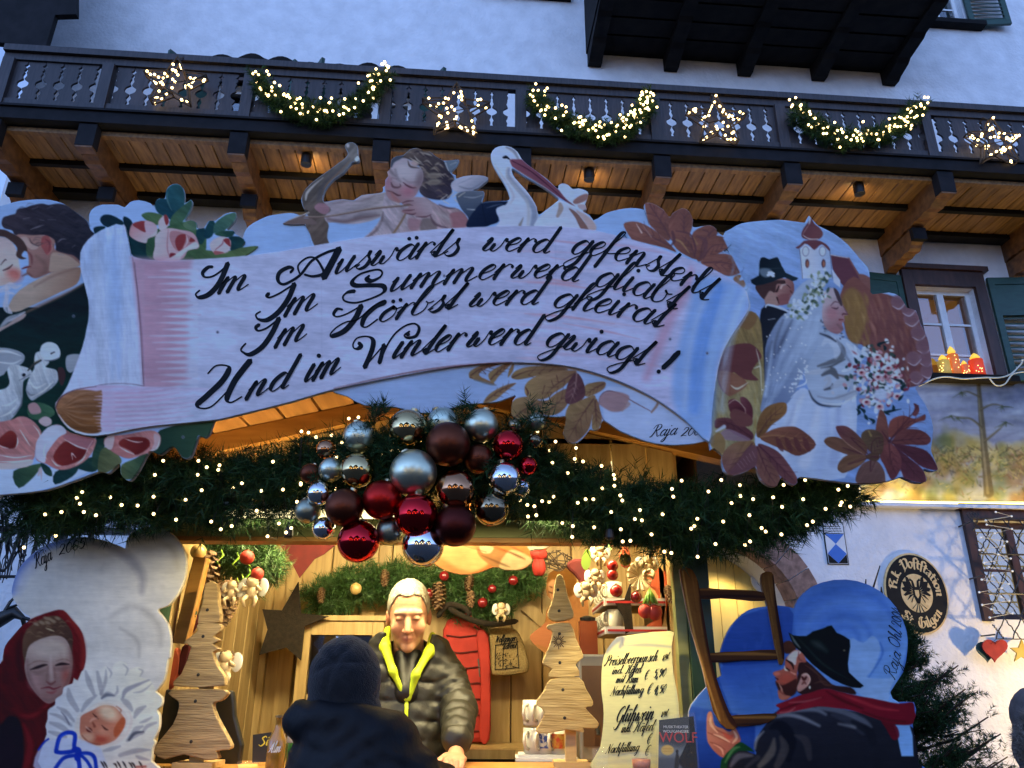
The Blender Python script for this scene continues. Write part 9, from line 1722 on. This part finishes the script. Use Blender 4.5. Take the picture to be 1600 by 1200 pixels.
# blackletter: broad pen held at 40 degrees, letters set round the oval
BL={'P':(.9,[[(.1,1.5),(.3,1.7),(.3,.1),(.1,-.3)],[(.3,1.4),(.6,1.7),(.85,1.4),(.8,.5),(.5,.1),(.3,.3)],[(0,1.1),(.2,1.2)]]),'o':(.62,[[(.3,1.0),(.08,.75),(.1,.2),(.3,0)],[(.3,1.0),(.52,.8),(.5,.25),(.3,0)]]),'ſ':(.42,[[(.5,1.6),(.3,1.75),(.18,1.4),(.18,-.2)],[(.05,.9),(.3,.9)]]),'t':(.45,[[(.2,1.4),(.18,.15),(.4,.05)],[(.02,.98),(.42,.98)]]),'a':(.62,[[(.1,.9),(.4,1),(.46,.1),(.6,.05)],[(.4,.55),(.1,.4),(.12,.05),(.4,.2)]]),'i':(.32,[[(.1,1),(.16,.9),(.16,.1),(.3,.05)],[(.12,1.4),(.22,1.5)]]),'n':(.7,[[(.1,1),(.16,.9),(.16,0)],[(.16,.8),(.45,1),(.52,.8),(.52,.1),(.66,.05)]]),'K':(.9,[[(.2,1.6),(.2,0)],[(.0,1.3),(.3,1.6),(.7,1.5),(.4,.9),(.7,.7),(.7,.1),(.9,.05)]]),'k':(.6,[[(.16,1.6),(.16,0)],[(.16,.8),(.45,1),(.2,.6),(.45,.1),(.58,.05)]]),'.':(.3,[[(.1,.1),(.2,.02)]]),'S':(.9,[[(.8,1.5),(.4,1.7),(.1,1.3),(.6,.8),(.75,.4),(.4,0),(.05,.25)],[(.35,1.5),(.35,.1)]]),'G':(.95,[[(.7,1.6),(.3,1.65),(.08,1.0),(.2,.2),(.55,0),(.85,.4),(.8,.95),(.5,.9)],[(.45,1.5),(.4,.2)]]),'l':(.32,[[(.12,1.65),(.14,.1),(.3,.05)]]),'g':(.64,[[(.3,1),(.1,.8),(.12,.2),(.42,.1)],[(.48,1),(.48,-.2),(.25,-.5),(.05,-.3)]]),'e':(.52,[[(.14,.5),(.4,.8),(.26,1),(.08,.7),(.12,.15),(.3,0),(.46,.15)]]),' ':(.4,[])}
VV,FF,nn=[],[],0
def arc_text(txt,q0,q1,k,xh,flip):
    global nn
    tot=sum(BL[c][0]for c in txt);u=0
    for c in txt:
        for stq in BL[c][1]:
            P=crom(stq,5)if len(stq)>2 else np.array(stq,float);tg=np.gradient(P,axis=0);wv=.07+.20*np.abs(np.sin(np.arctan2(tg[:,1],tg[:,0])-R(40)));V,F=ribbon(P,wv)
            for x,y in V:
                q=q0+(q1-q0)*(u+x)/tot;rr=k+(-1 if flip else 1)*(y-.5)*xh;VV.append(FP(oc+ra*rr*math.cos(q),oh+rb*rr*math.sin(q),.0325+1e-5*(nn%50)))
            FF.extend(tuple(i+nn for i in f)for f in F);nn+=len(V)
        u+=BL[c][0]
for a_ in(('K.k. Poſtſtation',R(172),R(-6),.70,.15,False),('St. Gilgen',R(222),R(326),.76,.15,True)):VV,FF,nn=[],[],0;arc_text(*a_);mk('blackletter',VV,FF,M['goldpaint'],ov)
# double eagle on the medallion
eg=MB();E=lambda P,o=.0355:eg.prism([(oc+x*.165,oh+y*.2)for x,y in P],lambda u,v:FP(u,v,o),lambda u,v:FP(u,v,o-.0015))
E([(-.22,.3),(.22,.3),(.26,-.1),(.1,-.5),(-.1,-.5),(-.26,-.1)])
for s in(-1,1):
    E([(s*.05,.28),(s*.12,.6),(s*.3,.72),(s*.36,.62),(s*.24,.56),(s*.22,.3)],.0356)
    for k in range(6):
        q=R(62-k*26);r=.98-.05*k;E([(s*.18,.16-k*.05),(s*(.18+r*math.cos(q)*.6-.06),.1+r*math.sin(q)*.6+.13),(s*(.18+r*math.cos(q)*.86),.1+r*math.sin(q)*.86),(s*(.18+r*math.cos(q)*.6+.10),.1+r*math.sin(q)*.6-.11)],.0357+k*1e-4)
for k in range(5):q=R(-130+k*20);E([(0,-.4),(.85*math.cos(q)*.8-.04,-.1+.85*math.sin(q)),(.85*math.cos(q)*.8+.04,-.1+.85*math.sin(q))],.0362+k*1e-4)
eg.build('eagle',M['enamel_k'],ov);sh_=[(-.14,.16),(.14,.16),(.13,-.12),(0,-.3),(-.13,-.12)]
fpoly('shield',[(oc+x*.15,oh+y*.18)for x,y in sh_],.0385,M['goldpaint'],ov)
# wire grille cage before the low window
gr=thing('window_grille',tuple(FP(5.3,2.5,.2)),'black wavy wire grille cage bulging before the low window','grille');GO=.26;ga,gb,gc,gd=4.62,6.4,1.86,3.02
def wire(p,q,amp,name='grille_wire',r=.006):
    p,q=np.array(p),np.array(q);n=26;e=q-p;nn_=np.array([-e[1],e[0]])/np.linalg.norm(e);m=MB();m.tube([FP(*(p+e*k/n+nn_*amp*math.sin(k*math.pi/2)),GO+.006*math.sin(k*math.pi/2+1))for k in range(n+1)],r,5);m.build(name,M['black'],gr)
stp=.17
for k in range(-7,11):
    x=ga+k*stp
    for sg_ in(1,-1):
        xs,xe=(x,x+(gd-gc)*.66)if sg_>0 else(x+(gd-gc)*.66,x);P0,P1=np.array([xs,gc]),np.array([xe,gd]);t0=[0,1]
        for lim,f in((ga,lambda v:v<ga),(gb,lambda v:v>gb)):
            if f(P0[0])!=f(P1[0]):
                u=(lim-P0[0])/(P1[0]-P0[0]);
                if f(P0[0]):t0[0]=max(t0[0],u)
                else:t0[1]=min(t0[1],u)
            elif f(P0[0]):t0=[1,0]
        if t0[1]-t0[0]>.06:wire(P0+(P1-P0)*t0[0],P0+(P1-P0)*t0[1],.007)
for h in(2.28,2.66):m=MB();m.tube([FP(ga,h,GO+.012),FP(gb,h,GO+.012)],.009,6);m.build('grille_bar',M['black'],gr)
for h in(gc,gd):
    m=MB();m.tube([FP(ga,h,GO),FP(gb,h,GO)],.006,6);m.build('edge_wire',M['black'],gr)
for h in(1.9,2.45,2.98):m=MB();m.tube([FP(ga,h,GO),FP(ga+.04,h,.0)],.008,6);m.build('wall_tie',M['black'],gr)
for k in range(4):m=MB();m.tube([FP(ga-.01+.03*k,gd,GO),FP(ga-.03+.04*k,gd+.04,GO),FP(ga+.03*k,gd+.055,GO),FP(ga+.01+.03*k,gd+.03,GO)],.005,5);m.build('scroll_tip',M['black'],gr)
LS=local_mesh('light_bulb',MB().ball((0,0,0),.011,8,6),emat('unlit_bulb_glow',(.8,.8,.75),.25),True);fx=thing('fairy_lights',tuple(FP(5.3,2.9,.28)),'string of pale unlit fairy lights hooked over the window grille','light string');wp=[]  # faint emission put into these unlit bulbs
for k in range(26):
    p=FP(*fac(*((1556+26*math.sin(k*1.9),800+k*6.6)),GO+.03),GO+.03);inst('light_bulb',LS,fx,p);wp.append(p)
m=MB();m.tube(wp,.003,4,False);m.build('wire',M['cable'],fx)
# hearts and star on the wall
def heart(cx,cy,r):return[(cx+r*.062*16*math.sin(q)**3,cy-r*.062*(13*math.cos(q)-5*math.cos(2*q)-2*math.cos(3*q)-math.cos(4*q)))for q in np.linspace(0,2*math.pi,33)[:-1]]
for P,o,mm,lab,nm in((heart(1544,1016,18),.13,M['green'],'dark green wooden heart hanging behind the red one','wooden_heart'),(heart(1555,1014,20),.17,M['redcloth'],'red wooden heart hanging under the window grille','wooden_heart'),([(1597+(19 if k%2==0 else 8)*math.sin(k*math.pi/5),1018-(19 if k%2==0 else 8)*math.cos(k*math.pi/5))for k in range(10)],.15,pmat('yellow_paint',(.5,.36,.05),(.56,.4,.07),9),'yellow wooden star hanging right of the red heart','wooden_star')):
    o_=fslab(nm,P,o-.018,o,mm,None,0,tuple(FP(*fac(*P[0],o),o)));tag(o_,lab,'wooden ornament');s_,h_=fac(*P[0],o);m=MB();m.tube([FP(s_,h_,o-.01),FP(s_+.01,gc,GO)],.002,4);m.build('string',M['black'],o_)
# candle shaped lamps, cable
for px,h,r,c,e,lab in((1476,36,9.5,(1,.55,.08),.5,'dull amber candle lamp leftmost on the window sill'),(1492,52,9,(1,.22,.03),.8,'tallest orange candle lamp on the window sill'),(1508,27,6,(1,.2,.05),.7,'smallest candle lamp on the window sill'),(1527,41,11,(1,.07,.015),1.1,'bright red candle lamp rightmost on the window sill')):
    py=588-(1527-px)*.02;s_,h_=fac(px,py,.03);k=.0068;c0=FP(s_,WIN1[2]+.002,.055);t_=thing('candle_lamp',tuple(c0),lab,'lamp','candle lamps on the window sill');R_c,H_=r*k,h*k
    m=MB();m.lathe(c0,[(R_c*.9,0),(R_c,.01),(R_c,H_*.68),(R_c*.7,H_*.72)],14);m.build('body',emat('candle_lamp_body',c,e*.3),t_,True);m=MB();m.lathe(c0,[(R_c*.5,H_*.72),(R_c*.72,H_*.8),(R_c*.4,H_*.92),(R_c*.06,H_)],12);m.build('flame',emat('lamp_flame',(1,.58,.06),.9),t_,True)
    for i in range(9):m=MB();q=random.random()*3-3.1;m.ball(c0+np.array((R_c*math.cos(q),R_c*math.sin(q),H_*random.uniform(.1,.65))),.006,6,5);m.build('glow_dot',emat('glow_dot',(1,.7,.2),3),t_)
ca=[(1436,603),(1460,592),(1480,589),(1505,592),(1540,590),(1562,590),(1580,584),(1596,568),(1600,562),(1640,566)]
m=MB();m.tube(crom([FP(*fac(x,y,.14),.14)for x,y in ca],5),.009,6);m.tube(crom([FP(*fac(x,y,.15),.15)for x,y in((1546,591),(1556,602),(1570,600),(1582,585),(1600,581))],5),.008,6);o_=m.build('cable',M['cable'],None,True,loc=tuple(FP(*fac(1500,590,.14),.14)));tag(o_,'pale electric cable slung along the window sill','cable')
# antler sign in the doorway
s_,h_=fac(1196,905,-.7);an=thing('antler_sign',tuple(FP(s_,h_,-.72)),'round white sign with antlers inside the arched entrance','sign');m=MB();m.prism([(s_+.15*math.cos(q),h_+.15*math.sin(q))for q in th],lambda u,v:FP(u,v,-.72),lambda u,v:FP(u,v,-.74));m.build('disc',M['enamel_w'],an);m=MB();m.prism([(s_+.095*math.cos(q),h_+.095*math.sin(q))for q in th],lambda u,v:FP(u,v,-.715),lambda u,v:FP(u,v,-.719));m.build('dark_centre',M['enamel_k'],an)
for sgn in(-1,1):m=MB();m.tube([FP(s_+sgn*a_,h_+b_,-.68)for a_,b_ in((.03,.0),(.14,.05),(.2,.12),(.21,.2))],[.016,.014,.01,.004],7);m.tube([FP(s_+sgn*.17,h_+.08,-.68),FP(s_+sgn*.15,h_+.18,-.68)],[.01,.004],6);m.build('antler',M['cone'],an,True)
# ================================================================ conifer beside the entrance, bare climber on the left wall
xt=thing('fir_tree',tuple(onY(1465,1190,4.3)*np.array((1,1,0))),'dark unlit fir tree standing behind the chimney sweep cutout','tree');c0=onY(1412,1190,4.3);rg=np.random.default_rng(12);tip=onY(1384,975,4.3)
m=MB();m.tube([(c0[0],4.3,0),(c0[0],4.3,c0[2]),tip],[.05,.035,.006],8);m.build('trunk',M['twig'],xt,True)
VV,FF,nn=[],[],0;tw=MB()
for i in range(120):
    u=rg.random();z=.5+(tip[2]-.55)*u;L_=(.66*(1-u)**.7+.05)*rg.uniform(.7,1.1);a=rg.random()*6.283;x0=c0[0]+(tip[0]-c0[0])*max(0,(z-c0[2])/(tip[2]-c0[2]));p=np.array((x0,4.3,z));d=np.array((math.cos(a),math.sin(a),.32));q=p+d*L_*.6;e=p+d*L_+(0,0,.05);tw.tube([p,q,e],[.008,.006,.003],5)
    for w_ in range(3):V,F=needles([p+(e-p)*.2,q,e],.03,10,rg,.028,.0032,.07,26);VV.append(V);FF.append(F+nn);nn+=len(V)
    for sd in(-1,1):b0=p+(e-p)*.5;b1=b0+np.array((math.cos(a+sd*.7),math.sin(a+sd*.7),.2))*L_*.4;tw.tube([b0,b1],[.005,.002],4);V,F=needles([b0,(b0+b1)/2,b1],.025,9,rg,.026,.0032,.06,24);VV.append(V);FF.append(F+nn);nn+=len(V)
for px0,py0,px1,py1 in((1352,960,1375,884),(1352,935,1353,905),(1378,930,1377,917)):tw.tube([onY(px0,py0,4.25),onY(px1,py1,4.25)],[.008,.003],5)
tw.build('branch',M['twig'],xt);tag(mk('needles',np.vstack(VV),np.vstack(FF),M['needle'],xt),kind='stuff')
YV=6.2;cl=thing('bare_climber',tuple(onY(60,1100,YV)),'bare leafless climber trained on a dark rail before the left wall','climber');m=MB();A,B=onY(-80,826,YV),onY(205,831,YV);m.bar(A,B,.05,.075,(0,1,0));m.build('rail',M['black'],cl)
m=MB();m.bar(onY(100,826,YV),onY(92,848,YV),.07,.05,(0,1,0));m.build('rail_bracket',M['black'],cl)
m=MB();m.tube([onY(x,y,YV-.1)for x,y in((-60,985),(0,968),(24,957),(36,966),(38,980))],[.09,.06,.045,.02,.012],8);m.build('stem',M['black'],cl,True);m=MB();m.tube([onY(x,y,YV-.1)for x,y in((-40,870),(0,846),(40,822),(80,806))],[.02,.02,.016,.01],7);m.build('stem',M['black'],cl,True)
m=MB()
for i in range(60):
    x,y=rg.uniform(-30,150),rg.uniform(785,830);P=[(x,y)]
    for k in range(5):P.append((P[-1][0]+rg.normal(-2,6),P[-1][1]+rg.uniform(6,26)*(1 if i%3 else-.5)))
    m.tube([onY(a,b,YV-.1+rg.normal(0,.03))for a,b in P],[.013,.011,.009,.007,.005,.004],4)
for P in([(30,835),(22,860),(14,884),(10,905)],[(-10,890),(6,892),(14,882),(8,876)],[(0,962),(14,950),(30,944)],[(6,957),(16,940),(24,932)],[(-10,901),(24,901)],[(36,965),(60,972)]):m.tube([onY(a,b,YV-.12)for a,b in P],[.014,.012,.009,.006][:len(P)],5)
m.build('twigs',M['black'],cl)
